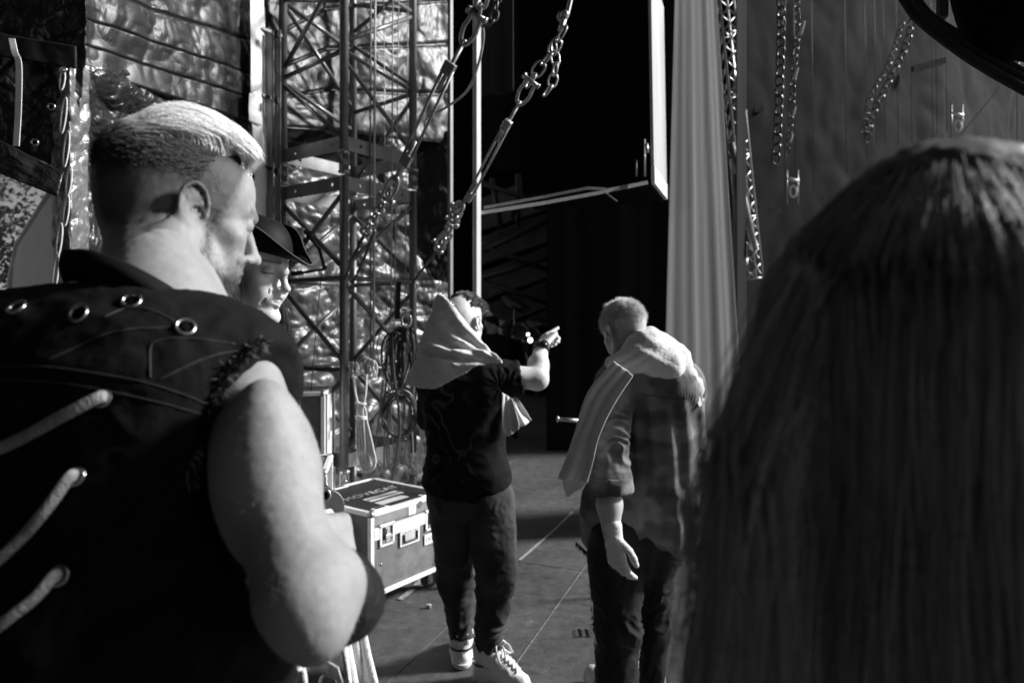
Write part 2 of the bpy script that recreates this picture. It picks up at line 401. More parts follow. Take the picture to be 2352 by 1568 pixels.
mb = MB(); vrail(634, 5, 4.80, 70, 590, mb, .012); vrail(627, 2, 4.79, 70, 590, mb, .012); mb.build("groove_lip", M['chrome'], t)
mb = MB(); vrail(641, 8, 4.83, 70, 590, mb, .006); mb.build("back_flange", M['galv'], t)
for yy in (70, 222, 385, 545):
    mb = MB(); a = P(604, yy-4, 4.76); b_ = P(650, yy+14, 4.9)
    d_ = (b_-a)/2; mb.quadbox((a+b_)/2, d_, (0, .01, 0), (0, 0, .012)); mb.quadbox(P(636, yy+9, 4.74), (.014, 0, 0), (0, .02, 0), (0, 0, .022))
    mb.build("clamp", M['steel_dark'], t, bevel=.003)
# ---------------------------------------------------------------- outside, seen through the gap at far left
M['leaf'] = mat("foliage", .16, .6, 0, .6, 3, spec=.3)
translucent(M['leaf'], .4)
M['bark'] = mat("bark", .08, .9, 0, .3, 12, .5, 30, .02)
def tree(x, y, h, r, n, lab, seed, ls=.05):
    rg = np.random.default_rng(seed)
    t = thing("broadleaf_tree", lab, "tree", (x, y, -1.2), "trees outside the tent")
    mb = MB(); mb.tube([V(x, y, -1.2), V(x+.1, y, h*.4), V(x, y+.1, h*.8)], [.2, .15, .06], 10)
    for k in range(9):
        a = rg.uniform(0, 6.28); z0 = h*(.3+.05*k)
        mb.tube([V(x, y, z0), V(x+math.cos(a)*r*.4, y+math.sin(a)*r*.4, z0+.7), V(x+math.cos(a)*r*.75, y+math.sin(a)*r*.75, z0+1.1)], [.06, .04, .015], 6)
    mb.build("trunk", M['bark'], t, True)
    cl = rg.normal(0, 1, (80, 3)); cl /= np.linalg.norm(cl, axis=1, keepdims=True); cl *= rg.uniform(.35, 1, (80, 1))
    cl = cl*[r, r, h*.48]+[x, y, h*.58]
    c = cl[rg.integers(0, 80, n)]+rg.normal(0, r*.16, (n, 3))
    a = rg.normal(0, 1, (n, 3)); a /= np.linalg.norm(a, axis=1, keepdims=True); b = np.cross(a, rg.normal(0, 1, (n, 3))); b /= np.linalg.norm(b, axis=1, keepdims=True)
    s = rg.uniform(.6, 1.3, (n, 1))*ls
    vs = np.stack([c-a*s, c+b*s*.5, c+a*s, c-b*s*.5], 1).reshape(-1, 3); fs = np.arange(n*4).reshape(n, 4)
    mk("crown", vs, fs, M['leaf'], t, False)
tree(-8.2, 9.2, 5.2, 1.9, 13000, "leafy tree seen through the gap beside the white panel at far left", 1)
tree(-13.5, 13, 7.5, 3.2, 30000, "taller tree further back beyond the gap at far left", 2, .09)
t = thing("site_screen", "white sheeted panel with sloping top standing outside at far left", "panel", P(80, 640, 3.9))
pts = [P(118, 438, 3.9), P(126, 430, 3.9), P(132, 900, 3.9), P(12, 900, 4.5), P(26, 620, 4.5), P(40, 560, 4.5)]
dn = V(.0, .02, 0); n = len(pts)
MB().add(pts+[p+dn for p in pts], [tuple(range(n))[::-1], tuple(range(n, 2*n))]+[(i, (i+1) % n, (i+1) % n+n, i+n) for i in range(n)]).build("sheet", mat("white_sheeting", .85, .6, 0, .06, 6, .25, 5, .02, stretch=(3, 3, .5)), t)
translucent(bpy.data.materials['white_sheeting'], .5, .95)
mb = MB(); mb.tube([P(118, 436, 3.88), P(38, 560, 4.48), P(22, 640, 4.48), P(10, 900, 4.48)], .014, 8); mb.build("edge_tube", M['white'], t, True)
# ================================================================= LATTICE TOWER
TF, TA, TS = Vector((-1.132, 4.6, 0)), R(35.5), .664
_u = Vector((math.sin(TA), math.cos(TA), 0))*TS; _v = Vector((-math.cos(TA), math.sin(TA), 0))*TS
CN = {'F': TF, 'R': TF+_u, 'L': TF+_v, 'B': TF+_u+_v}
def tz(c, y): return 1.6-(y-740)/F_*CN[c].y
def tp(c, z): p = CN[c].copy(); p.z = z; return p
tower = thing("lattice_tower", "square grey steel lattice tower standing left of centre before the silver tarpaulin", "truss tower", (TF.x, TF.y, 0))
for c in 'FRLB':
    for (z0, z1) in ((.02, .52), (.62, 2.585), (2.765, 5.8)):
        mb = MB(); mb.tube([tp(c, z0), tp(c, z1)], .030, 20); mb.build("chord", M['steel'], tower, True)
FACES = (('F', 'R'), ('L', 'F'), ('B', 'R'), ('L', 'B'))
def brace(a, za, b_, zb, r=.017):
    p, q = tp(a, za), tp(b_, zb); mb = MB(); mb.tube([p, q], r, 12)
    mb.build("brace", M['steel'], tower, True)
for (a, b_) in FACES:
    brace(a, 1.9, b_, 1.9); brace(a, 1.275, b_, 1.275)
    for (z0, z1) in ((5.75, 5.75),): brace(a, z0, b_, z1)
# lower section diagonals
for (a, za, b_, zb) in (('F', 1.86, 'R', 1.32), ('B', 1.29, 'R', 1.83), ('F', 1.97, 'R', 2.48), ('B', 2.46, 'R', 1.96), ('L', 2.46, 'F', 1.96), ('L', 1.97, 'F', 2.48),
                        ('L', 1.84, 'F', 1.33), ('L', 1.33, 'B', 1.84), ('L', .72, 'F', 1.22), ('F', .72, 'R', 1.2), ('B', 1.22, 'R', .72), ('L', 1.22, 'B', .72), ('L', 1.96, 'B', 2.48)):
    brace(a, za, b_, zb)
# upper section
for (a, ya, b_, yb) in (('F', 95, 'R', 38), ('F', 117, 'R', 209), ('F', 138, 'R', 350), ('B', 260, 'R', 216), ('R', 227, 'B', 425), ('B', 105, 'R', 198),
                        ('B', 76, 'R', -40), ('B', 12, 'R', 27), ('R', 30, 'F', -70), ('L', 162, 'F', -90), ('L', 180, 'F', 115), ('L', 196, 'F', 318),
                        ('L', 9, 'B', 250), ('L', 191, 'B', 300), ('L', 5, 'B', 120), ('L', 0, 'F', 2)):
    brace(a, tz(a, ya), b_, tz(b_, yb), .016)
z = 4.1
k = 0
while z < 5.4:
    for (a, b_) in FACES: brace(a, z, b_, z+.55) if (k % 2) else brace(a, z+.55, b_, z)
    z += .6; k += 1
def plate(a, b_, z, hh=.047, th=.006, holes=(.22, .82)):
    """flat bar between two corners with round holes right through"""
    p, q = CN[a], CN[b_]; d = (q-p); L_ = d.length; d.normalize(); n = Vector((d.y, -d.x, 0))
    inset = .034; s0, s1 = inset, L_-inset; rr = .014; mb = MB()
    cuts = [s0]
    for h in holes: cuts += [h*L_-hh, h*L_+hh]
    cuts.append(s1)
    for i in range(len(cuts)-1):
        x0, x1 = cuts[i], cuts[i+1]
        if i % 2 == 0:
            mb.quadbox(p+d*(x0+x1)/2+Vector((0, 0, z)), d*(x1-x0)/2, n*th, (0, 0, hh))
        else:
            c = p+d*(x0+x1)/2+Vector((0, 0, z)); K = 24; vs = []
            for side in (-1, 1):
                for j in range(K):
                    an = 2*PI*j/K; cx, cz = math.cos(an), math.sin(an); m_ = max(abs(cx), abs(cz))
                    vs.append(c+d*cx*rr+Vector((0, 0, cz*rr))+n*th*side)
                    vs.append(c+d*cx/m_*hh+Vector((0, 0, cz/m_*hh))+n*th*side)
            fs = []
            for j in range(K):
                a0, a1 = 2*j, 2*((j+1) % K); o2 = 2*K
                fs += [(a0, a0+1, a1+1, a1), (a0+o2, a1+o2, a1+1+o2, a0+1+o2), (a0, a1, a1+o2, a0+o2), (a0+1, a0+1+o2, a1+1+o2, a1+1)]
            mb.add(vs, fs)
    mb.build("end_plate", M['plate'], tower)
M['plate'] = mat("painted_flat_bar", .30, .45, .3, .25, 9, .1, 60, .002)
for (a, b_) in FACES:
    for z in (2.81, 2.54, .665): plate(a, b_, z)
for c in 'FRLB':       # hinge clamps joining the sections
    for z in (2.675, .53):
        mb = MB(); p = tp(c, z); out = (CN[c]-(CN['F']+CN['B'])/2).normalized(); side = Vector((out.y, -out.x, 0))
        mb.tube([p+V(0, 0, .075), p+V(0, 0, .055)], .042, 16); mb.tube([p-V(0, 0, .07), p-V(0, 0, .055)], .040, 16)
        mb.quadbox(p+side*.018, side*.006, out*.034, (0, 0, .06)); mb.quadbox(p-side*.022, side*.008, out*.034, (0, 0, .055))
        mb.build("hinge_clamp", M['galv'], tower, bevel=.004, seg=2)
        mb = MB(); f = V(.25, -1, 0).normalized(); mb.disc(p+f*.035, f, .022, .02, 18); mb.disc(p+f*.05, f, .012, .02, 6)
        mb.quadbox(p+f*.026, V(.034, 0, 0), f*.004, V(0, 0, .055)); mb.build("hinge_pin", M['galv'], tower, bevel=.002)
# ---------------------------------------------------------------- ropes and steel lines inside the tower
def line(name, pts, r, m, lab, cat, n=8, group=None):
    mb = MB(); mb.tube(pts, r, n); return tag(mb.build(name, m, smooth=True), lab, cat, group)
def twist_rope(name, a, b_, r, m, lab, cat="rope", turns=60, group=None):
    mb = MB(); a, b_ = Vector(a), Vector(b_); L_ = (b_-a).length; N_ = int(turns*4)
    for ph in (0, 2.09, 4.19):
        pts = []
        for i in range(N_+1):
            t_ = i/N_; an = ph+t_*turns*2*PI
            pts.append(a.lerp(b_, t_)+V(math.cos(an)*r*.55, math.sin(an)*r*.55, 0))
        mb.tube(pts, r*.6, 5)
    return tag(mb.build(name, m, smooth=True), lab, cat, group)
twist_rope("rope", P(862, -130, 4.75), P(858, 826, 4.75), .0085, M['rope'], "thick pale rope running straight down inside the tower to the horizontal tube", turns=50)
for (x, x2, Y, rr, lab) in ((903, 898, 4.8, .005, "thin steel cable just right of the thick pale rope"), (917, 906, 4.85, .004, "second thin steel cable right of the thick pale rope"),
                            (880, 888, 5.2, .003, "faint thin cable nearest behind the thick pale rope"), (938, 930, 5.0, .003, "thin cable nearest the right post of the tower")):
    line("steel_cable", [P(x, -120, Y), P((x+x2)/2, 340, Y), P(x2, 720, Y)], rr, M['galv'], lab, "steel cable", group="cables inside the lattice tower")
line("rope", [P(852, -100, 4.78), P(850, 430, 4.78), P(852, 830, 4.78)], .006, M['greyrope'], "dark grey rope close beside the thick pale rope", "rope")
# ---- knots and hanging hanks
def wob(cx, cy, rx, ry, Y, seed, n=14, turns=1.0):
    rg = random.Random(seed); pts = []
    for i in range(n):
        a = 2*PI*i/n; pts.append(P(cx+rx*math.cos(a)+rg.uniform(-1, 1)*rx*.1, cy+ry*math.sin(a)+rg.uniform(-1, 1)*ry*.05, Y+rg.uniform(-.03, .03)))
    return spline(pts, 5, True)
t = thing("rope_hank", "pale rope knotted to the tower tube and hung in long loops beside the front post", "rope", P(838, 850, 4.6))
mb = MB()
for s_ in range(5): mb.tube(wob(835+s_*5, 842+2*s_, 11, 22, 4.6, s_), .0075, 7, closed=True)
for s_ in range(2): mb.tube(wob(812+4*s_, 850, 7, 17, 4.55, 40+s_), .007, 7, closed=True)
mb.tube(spline([P(812, 866, 4.55), P(816, 900, 4.52), P(822, 926, 4.5)], 6), .007, 7)
mb.tube(spline([P(842, 860, 4.55), P(840, 900, 4.5), P(832, 950, 4.5)], 6), .007, 7)
mb.build("knot", M['rope'], t, True)
mb = MB()
for s_ in range(4):
    x0 = 823+3*s_; mb.tube(spline([P(x0, 925, 4.5), P(x0-4+3*s_, 1000, 4.48), P(826+5*s_, 1060, 4.46), P(842+3*s_, 1084-6*s_, 4.45), P(862-4*s_, 1066-4*s_, 4.46), P(855-4*s_, 1020, 4.48), P(838+s_, 950, 4.5), P(830, 922, 4.5)], 7), .0068, 7)
mb.build("loops", M['rope'], t, True)
for s_ in range(3): MB().torus(P(829, 926+26*(s_ > 0)+4*s_, 4.49), (.1, 0, 1), .032, .007, 16, 6).build("wrap", M['rope'], t, True)
t = thing("cable_coil", "large coil of dark cable hung from a shackle inside the tower's right side", "cable coil", P(930, 770, 4.7))
mb = MB()
for s_ in range(9): mb.tube(wob(903+6*s_*.8, 823+random.uniform(-6, 6), 26-s_, 66+random.uniform(-8, 8), 4.72+.012*s_, 60+s_), .0085, 8, closed=True)
mb.tube(spline([P(900, 770, 4.68), P(905, 860, 4.66), P(918, 960, 4.64), P(914, 1030, 4.62), P(900, 1110, 4.62)], 8), .009, 8)
mb.build("cable_loops", M['cable'], t, True)
mb = MB(); mb.torus(P(933, 735, 4.7), (.3, -1, 0), .032, .010, 18, 8, 1.5, along=(0, 0, 1)); mb.tube([P(925, 712, 4.68), P(943, 712, 4.72)], .011, 10); mb.build("shackle", M['chrome'], t, True)
mb = MB(); mb.quadbox(P(914, 690, 4.75), (.018, 0, 0), (0, .004, 0), (.004, 0, .13)); mb.quadbox(P(927, 770, 4.68), (.02, 0, 0), (0, .006, 0), (0, 0, .05)); mb.build("webbing", M['steel_dark'], t)
t = thing("lower_cable_coil", "second rounder coil of dark cable hanging under the large coil in the tower", "cable coil", P(916, 950, 4.6))
mb = MB()
for s_ in range(5): mb.tube(wob(916+random.uniform(-4, 4), 948+3*s_, 40-2*s_, 56-3*s_, 4.66+.015*s_, 80+s_), .0078, 8, closed=True)
mb.build("cable_loops", M['cable'], t, True)
mb = MB()
for s_ in range(12):
    x0 = 880+s_*6.5; mb.tube(spline([P(x0, 880+random.uniform(-20, 20), 4.8), P(x0-4+random.uniform(-8, 8), 960, 4.8), P(x0-8+random.uniform(-14, 14), 1045, 4.78), P(x0+random.uniform(-14, 14), 1075, 4.8)], 6), random.choice([.004, .0055, .007]), 6)
tag(mb.build("cable_bundle", M['greyrope'], smooth=True), "loose bundle of thin grey cables trailing behind the coils to the tower base", "cable bundle")
line("rope", wob(876, 800, 10, 34, 4.7, 91), .0045, M['rope'], "small loop of pale cord hanging on the tower tube beside the cable coil", "rope", group=None)
mb = MB()
for s_ in range(5): mb.tube(spline([P(955+3*s_, 955, 5.05), P(965+3*s_, 1000, 5.05), P(972-4*s_, 1040, 5.0), P(962+2*s_, 1085, 5.0)], 6), .004, 6)
tag(mb.build("cord_bundle", M['rope'], smooth=True), "thin pale cords hanging off the right post of the tower", "cord")
line("thin_wire", [P(740, 620, 4.5), P(728, 730, 4.5), P(722, 800, 4.5), P(714, 905, 4.5)], .003, M['cable'], "thin black wire hanging from the lamp arm beside the front post", "wire")
# jointed microphone/lamp arm above the hat
t = thing("clamp_arm", "small jointed black arm clamped to a tower brace above the black hat", "clamp arm", P(705, 535, 4.5))
mb = MB(); mb.tube([P(732, 567, 4.45), P(745, 615, 4.42)], .011, 10); mb.tube([P(745, 618, 4.42), P(690, 627, 4.35)], .009, 10); mb.tube([P(695, 626, 4.35), P(668, 629, 4.33)], .015, 12); mb.build("arm", M['blackpaint'], t, True)
MB().ball(P(746, 614, 4.4), .017).build("joint", M['steel_dark'], t, True); mb = MB(); mb.ball(P(713, 540, 4.45), .03, 8); mb.ball(P(703, 552, 4.45), .02, 8); mb.tube([P(700, 530, 4.45), P(735, 572, 4.45)], .014, 8); mb.build("clamp", M['steel_dark'], t, True)
t = thing("hanging_placard", "small dark box with a pale edge fixed to the tower behind the black hat", "box", P(680, 545, 4.6))
mb = MB(); mb.quadbox(P(672, 560, 4.55), (.055, 0, 0), (0, .03, 0), (.0, 0, .09)); mb.build("body", M['blackpaint'], t, bevel=.004)
mb = MB(); mb.quadbox(P(690, 553, 4.53), (.016, 0, 0), (0, .035, 0), (.006, 0, .085)); mb.build("edge", M['strap'], t)
# ================================================================= RIGGING LINES
def shackle(mb, a, b_, r, w_):
    """bow shackle: pin at a, bow towards b"""
    a, b_ = Vector(a), Vector(b_); d = (b_-a); L_ = d.length; d.normalize(); s = d.cross(V(0, -1, .15)).normalized()
    pts = [a+s*w_*.8, a+s*w_*.85+d*L_*.25, a+s*w_+d*L_*.55, a+s*w_*.6+d*L_*.88, a+d*L_, a-s*w_*.6+d*L_*.88, a-s*w_+d*L_*.55, a-s*w_*.85+d*L_*.25, a-s*w_*.8]
    mb.tube(spline(pts, 5), r, 10)
    mb.tube([a-s*w_*1.35, a+s*w_*1.35], r*1.05, 10)
    mb.disc(a+s*w_*1.45, s, r*1.8, r*1.4, 10); mb.disc(a-s*w_*1.4, s, r*1.6, r*.9, 6)
def chain(name, pts, lab, ln=.05, r=.0045, m=None, cat="chain", group=None, w_=.30):
    pts = spline(pts, 24); D = [0]
    for i in range(1, len(pts)): D.append(D[-1]+(pts[i]-pts[i-1]).length)
    pitch = ln*.78; n = max(1, int(D[-1]/pitch)); mb = MB(); j = 0
    for i in range(n+1):
        s_ = min(i*pitch, D[-1]*.9999)
        while j < len(D)-2 and D[j+1] < s_: j += 1
        p = pts[j].lerp(pts[j+1], (s_-D[j])/max(1e-9, D[j+1]-D[j])); t_ = (pts[j+1]-pts[j]).normalized()
        s = t_.cross(V(.3, -1, 0)).normalized() if i % 2 else t_.cross(V(-1, -.5, .2)).normalized()
        a = ln/2; b_ = ln*w_; q = []
        for (u, v) in ((-a+b_, -b_), (a-b_, -b_), (a-b_*.3, -b_*.7), (a, 0), (a-b_*.3, b_*.7), (a-b_, b_), (-a+b_, b_), (-a+b_*.3, b_*.7), (-a, 0), (-a+b_*.3, -b_*.7)):
            q.append(p+t_*u+s*v)
        mb.tube(q, r, 6, closed=True)
    return tag(mb.build(name, m or M['galv'], smooth=True), lab, cat, group)
def turnbuckle(a, s0, s1, b_, lab, rr=.011, bw=.021, fork=None):
    """a upper end, body from s0 to s1, b lower end"""
    a, s0, s1, b_ = map(Vector, (a, s0, s1, b_)); d = (b_-a).normalized(); s = d.cross(V(0, -1, .1)).normalized()
    t = thing("turnbuckle", lab, "turnbuckle", (s0+s1)/2, "turnbuckles tensioning the rigging")
    for q in (-1, 1): MB().tube([s0+s*bw*q, s1+s*bw*q], rr*.75, 10).build("body_bar", M['galv'], t, True)
    for p in (s0, s1): MB().quadbox(p, d*.028, s*(bw+.006), d.cross(s)*.016).build("end_nut", M['galv'], t, bevel=.005, seg=2)
    mb = MB(); mb.tube([a, s0+d*.10], rr*.95, 12); mb.build("upper_rod", M['galv'], t, True)
    mb = MB(); mb.tube([b_, s1-d*.10], rr*.95, 12); mb.build("lower_rod", M['galv'], t, True)
    mb = MB(); shackle(mb, a-d*.11, a+d*.02, rr*.95, .03); mb.build("fork", M['galv'], t, True); mb = MB(); shackle(mb, b_+d*.10, b_-d*.02, rr*.9, .028); mb.build("fork", M['galv'], t, True)
    return t
YA = 2.9
turnbuckle(P(1068, 92, YA), P(1030, 158, YA), P(932, 368, YA+.25), P(906, 415, YA+.3), "larger turnbuckle nearest the tower, upper left of the two", .0105, .021)
YB = 3.3
turnbuckle(P(1195, 232, YB), P(1163, 288, YB), P(1078, 452, YB+.35), P(1055, 478, YB+.4), "slimmer turnbuckle right of the tower, hanging from the second chain", .009, .014)
chain("chain", [P(1100, 30, YA-.03), P(1110, -10, YA-.1), P(1125, -70, YA-.15)], "short chain at the top edge above the larger turnbuckle", .075, .009, group="rigging chains")
chain("chain", [P(1096, 30, YA-.03), P(1118, 58, YA), P(1134, 40, YA), P(1140, 8, YA), P(1150, -30, YA)], "slack dark chain tail looping at the top edge beside the larger turnbuckle", .05, .0055, M['steel_dark'], group="rigging chains")
chain("chain", [P(892, 446, YA+.34), P(868, 488, YA+.5), P(852, 512, YA+.6), P(838, 536, YA+.7)], "thick chain below the larger turnbuckle in front of the tower", .075, .010, group="rigging chains")
line("sling", [P(838, 536, YA+.7), P(812, 590, 4.0), P(792, 640, 4.5)], .010, M['cable'], "black sling from the thick chain down to the tower's front post", "sling", group="slings tied to the tower")
line("sling", [P(860, 530, YA+.7), P(838, 590, 4.0), P(806, 660, 4.6)], .009, M['cable'], "second black sling beside the first on the tower's front post", "sling", group="slings tied to the tower")
chain("chain", [P(1290, 78, YB-.02), P(1268, 118, YB), P(1236, 160, YB), P(1210, 200, YB)], "taut chain between the top hook and the slimmer turnbuckle", .085, .0055, group="rigging chains")
chain("chain", [P(1272, 108, YB), P(1276, 150, YB), P(1268, 190, YB), P(1254, 215, YB)], "loose chain tail hanging beside the taut chain", .07, .005, group="rigging chains")
t = thing("chain_hook", "steel hook holding the taut chain at the top edge right of the tower", "hook", P(1300, 40, YB))
mb = MB(); mb.tube(spline([P(1312, -6, YB), P(1306, 20, YB), P(1300, 40, YB), P(1290, 48, YB), P(1284, 40, YB), P(1288, 30, YB)], 6), .011, 10); mb.ball(P(1298, 33, YB), .02); mb.tube([P(1296, 46, YB), P(1286, 72, YB)], .013, 10); mb.build("hook_body", M['galv'], t, True)
mb = MB(); mb.tube([P(1312, -4, YB), P(1330, -120, YB)], .012, 8); mb.build("shank", M['galv'], t, True)
chain("chain", [P(1050, 492, YB+.42), P(1036, 520, YB+.5), P(1022, 548, YB+.6), P(1008, 572, YB+.7)], "chain below the slimmer turnbuckle ending at the black sling", .085, .009, group="rigging chains")
mb = MB(); shackle(mb, P(1042, 484, YB+.4), P(1064, 470, YB+.35), .010, .028); tag(mb.build("bow_shackle", M['galv'], smooth=True), "upper bow shackle joining the slimmer turnbuckle to its lower chain", "shackle"); mb = MB(); shackle(mb, P(1004, 566, YB+.7), P(1026, 540, YB+.6), .010, .03); tag(mb.build("bow_shackle", M['galv'], smooth=True), "lower bow shackle between that chain and the black sling by the grey post", "shackle")
line("sling", [P(1006, 570, YB+.7), P(985, 600, 4.6), P(948, 648, 5.08)], .009, M['cable'], "black sling from the lower chain to the tower's right post", "sling", group="slings tied to the tower")
line("slack_cord", spline([P(1107, 50, 2.9), P(1110, 90, 2.95), P(1098, 150, 3.0), P(1072, 210, 3.1), P(1020, 250, 3.2), P(985, 268, 3.2), P(974, 290, 3.2)], 8), .006, M['galv'], "slack pale cord looping from the upper shackle to the larger turnbuckle", "cord")
# ================================================================= DARK MASKING, POSTS, DRAPES
def boxobj(name, lab, cat, m, *a, group=None, bevel=0):
    mb = MB(); mb.box(*a); return tag(mb.build(name, m, bevel=bevel), lab, cat, group)
def post(name, x, w_, Y, y0, y1, m, lab, cat="post", group=None):
    a = P(x, y0, Y); h = w_/F_*Y/2; z1 = a.z; z0 = max(0, 1.6-(y1-740)/F_*Y); mb = MB()
    mb.quadbox((a.x, Y, (z0+z1)/2), (h*.74, h*.66, 0), (-h*.66, h*.74, 0), (0, 0, (z1-z0)/2)); return tag(mb.build(name, m, bevel=.004), lab, cat, group)
post("post", 1035, 11, 6.3, -60, 1300, mat("grey_post", .28, .5, .2, .2, 5), "narrow grey post at the right edge of the silver tarpaulin")
M['whitewood'] = mat("pale_timber", .62, .6, 0, .12, 5, .15, 60, .001, stretch=(8, 8, .6))
tag_o = post("post", 1095, 15, 4.15, -60, 1300, M['whitewood'], "white upright post between the black masking and the pointing man")
# black masking panels
def drape(name, pts, z0, z1, m, lab, cat="drape", fold=.04, ff=14, seed=0, nseg=160, nv=24, group=None, thick=.006, lean=0, squeeze=0):
    cxq = sum(p[0] for p in pts)/len(pts); cyq = sum(p[1] for p in pts)/len(pts)
    pts = spline([Vector(p) for p in pts], nseg//max(1, len(pts)-1)); n = len(pts); P3 = []
    D = 0; A = []
    for i, p in enumerate(pts):
        if i: D += (p-pts[i-1]).length
        A.append(D)
    for j in range(nv):
        v = j/(nv-1); z = z0+(z1-z0)*v; row = []
        for i, p in enumerate(pts):
            t_ = (pts[min(i+1, n-1)]-pts[max(i-1, 0)]).normalized(); nn = Vector((t_.y, -t_.x, 0))
            ph = A[i]*ff+seed+.5*math.sin(A[i]*3.1+seed)+.25*v*math.sin(A[i]*5)
            d = fold*(1.15-.45*v)*(math.sin(ph)+.45*math.sin(ph*2.3+1+v*.8)+.3*math.sin(ph*.37+2))
            q = p+nn*d; sq_ = 1-squeeze*max(-.25, z-1.6); row.append((cxq+(q.x-cxq)*sq_+lean*(z-1.6), cyq+(q.y-cyq)*sq_, z))
        P3.append(row)
    g = np.array(P3, np.float32).reshape(-1, 3); idx = np.arange(n*nv).reshape(nv, n)
    fs = np.stack([idx[:-1, :-1], idx[:-1, 1:], idx[1:, 1:], idx[1:, :-1]], -1).reshape(-1, 4)
    o = mk(name, g, fs, m); s_ = o.modifiers.new("t", 'SOLIDIFY'); s_.thickness = thick
    return tag(o, lab, cat, group)
M['blackdrape'] = mat("black_drape", .010, .95, spec=.1, bump=.2, bscale=200, bdist=.001)
boxobj("masking_panel", "black masking panel filling the strip between the grey and white posts", "panel", M['black'], P(1041, 0, 5.8).x, P(1087, 0, 5.8).x, 5.78, 5.84, 0, 4.6)
drape("black_drape", [V(P(1255, 0, 8.6).x, 8.6, 0), V(P(1400, 0, 8.6).x, 8.6, 0), V(P(1560, 0, 8.8).x, 8.8, 0), V(P(1700, 0, 9.2).x, 9.2, 0)], 0, 5.7, M['blackdrape'], "heavy black drape hanging behind the two standing men", fold=.05, ff=9)
drape("black_drape", [V(P(1100, 0, 8.6).x, 8.6, 0), V(P(1180, 0, 8.5).x, 8.5, 0), V(P(1262, 0, 8.4).x, 8.4, 0)], 3.5, 5.8, M['blackdrape'], "short black drape high above the passage behind the white post", fold=.05, ff=11)
drape("grey_drape", [V(P(1100, 0, 7.0).x, 7.0, 0), V(P(1178, 0, 6.8).x, 6.8, 0)], 3.9, 5, mat("dim_grey_drape", .03, .9), "dim grey drape end hanging high beside the white post", fold=.03, ff=16)
# hanging screen box with pale side frame
t = thing("hanging_frame_box", "large black hanging box with a pale wooden side frame, high in the centre", "hanging box", (.4, 5, 2.5))
nA, nB = Vector((.915, 4.5, 0)), Vector((1.135, 5.1, 0)); dd = (nB-nA).normalized(); lt = Vector((-.06, 0, 0))
def slab(mb, z0, z1, a, b_, off=0, thick=.02):
    nrm = Vector((dd.y, -dd.x, 0)); vs = []
    for z in (z0, z1):
        k = (z-2.7)*-.017
        for p in (a, b_):
            for o_ in (off, off+thick): vs.append(p+nrm*o_+V(k, 0, z))
    fs = [(0, 1, 3, 2), (4, 6, 7, 5), (0, 4, 5, 1), (2, 3, 7, 6), (0, 2, 6, 4), (1, 5, 7, 3)]
    mb.add(vs, fs)
mb = MB(); slab(mb, 2.63, 3.95, nA, nB); mb.build("side_board", mat("pale_timber_board", .36, .55, 0, .18, 3, .3, 30, .003, stretch=(5, 5, .35)), t)
mb = MB(); slab(mb, 2.515, 2.627, nA, nB, 0, .024); mb.build("bottom_rail", M['whitewood'], t)
mb = MB(); vs = [nA+V(0, 0, 2.5), nB+V(0, 0, 2.5), nB+V(-.95, .35, 2.5), nA+V(-.84, .3, 2.5)]
nx = V(-.004, 0, 0); mb.add([v+nx for v in vs]+[v+nx+V(-.025, 0, 1.46) for v in vs], [(0, 1, 2, 3), (7, 6, 5, 4), (0, 4, 5, 1), (1, 5, 6, 2), (2, 6, 7, 3), (3, 7, 4, 0)])
mb.build("box_body", M['black'], t)
mb = MB(); mb.tube([P(1462, 368, 4.47), P(1462, 405, 4.47)], .005, 6); mb.tube([P(1480, 320, 4.47), P(1481, 405, 4.47)], .007, 6); mb.tube([P(1485, 330, 4.46), P(1487, 352, 4.46)], .011, 8); mb.build("latch", M['galv'], t, True)
# double strap from the post to the box corner
def ribbon(pts, w_, th, up=V(0, 0, 1)):
    mb = MB(); vs = []; fs = []
    for i, p in enumerate(pts):
        t_ = (pts[min(i+1, len(pts)-1)]-pts[max(i-1, 0)]).normalized(); a = (up-t_*up.dot(t_)).normalized()*w_/2; b_ = t_.cross(a).normalized()*th/2
        vs += [p-a-b_, p+a-b_, p+a+b_, p-a+b_]
        if i:
            s_ = 4*(i-1); e_ = 4*i
            for k in range(4): fs.append((s_+k, s_+(k+1) % 4, e_+(k+1) % 4, e_+k))
    fs += [(3, 2, 1, 0), tuple(4*(len(pts)-1)+k for k in range(4))]
    return mb.add(vs, fs)
t = thing("ratchet_strap", "pale webbing strap stretched in two lines from the white post to the box corner", "strap", P(1300, 460, 4.8))
ribbon([P(1104, 489, 4.17), P(1250, 466, 4.28), P(1386, 441, 4.38), P(1400, 438, 4.39)], .022, .003).build("lower_band", M['strap'], t)
ribbon([P(1112, 477, 4.2), P(1250, 452, 4.3), P(1350, 432, 4.36), P(1392, 434, 4.39)], .018, .003).build("upper_band", M['greyrope'], t)
ribbon([P(1388, 439, 4.39), P(1440, 429, 4.43), P(1488, 419, 4.47)], .024, .003).build("tail_band", M['strap'], t)
mb = MB(); mb.tube([P(1390, 442, 4.38), P(1418, 463, 4.38)], .004, 6); mb.quadbox(P(1435, 430, 4.42), (.02, 0, 0), (0, .01, 0), (.003, 0, .012)); mb.build("buckle", M['galv'], t)
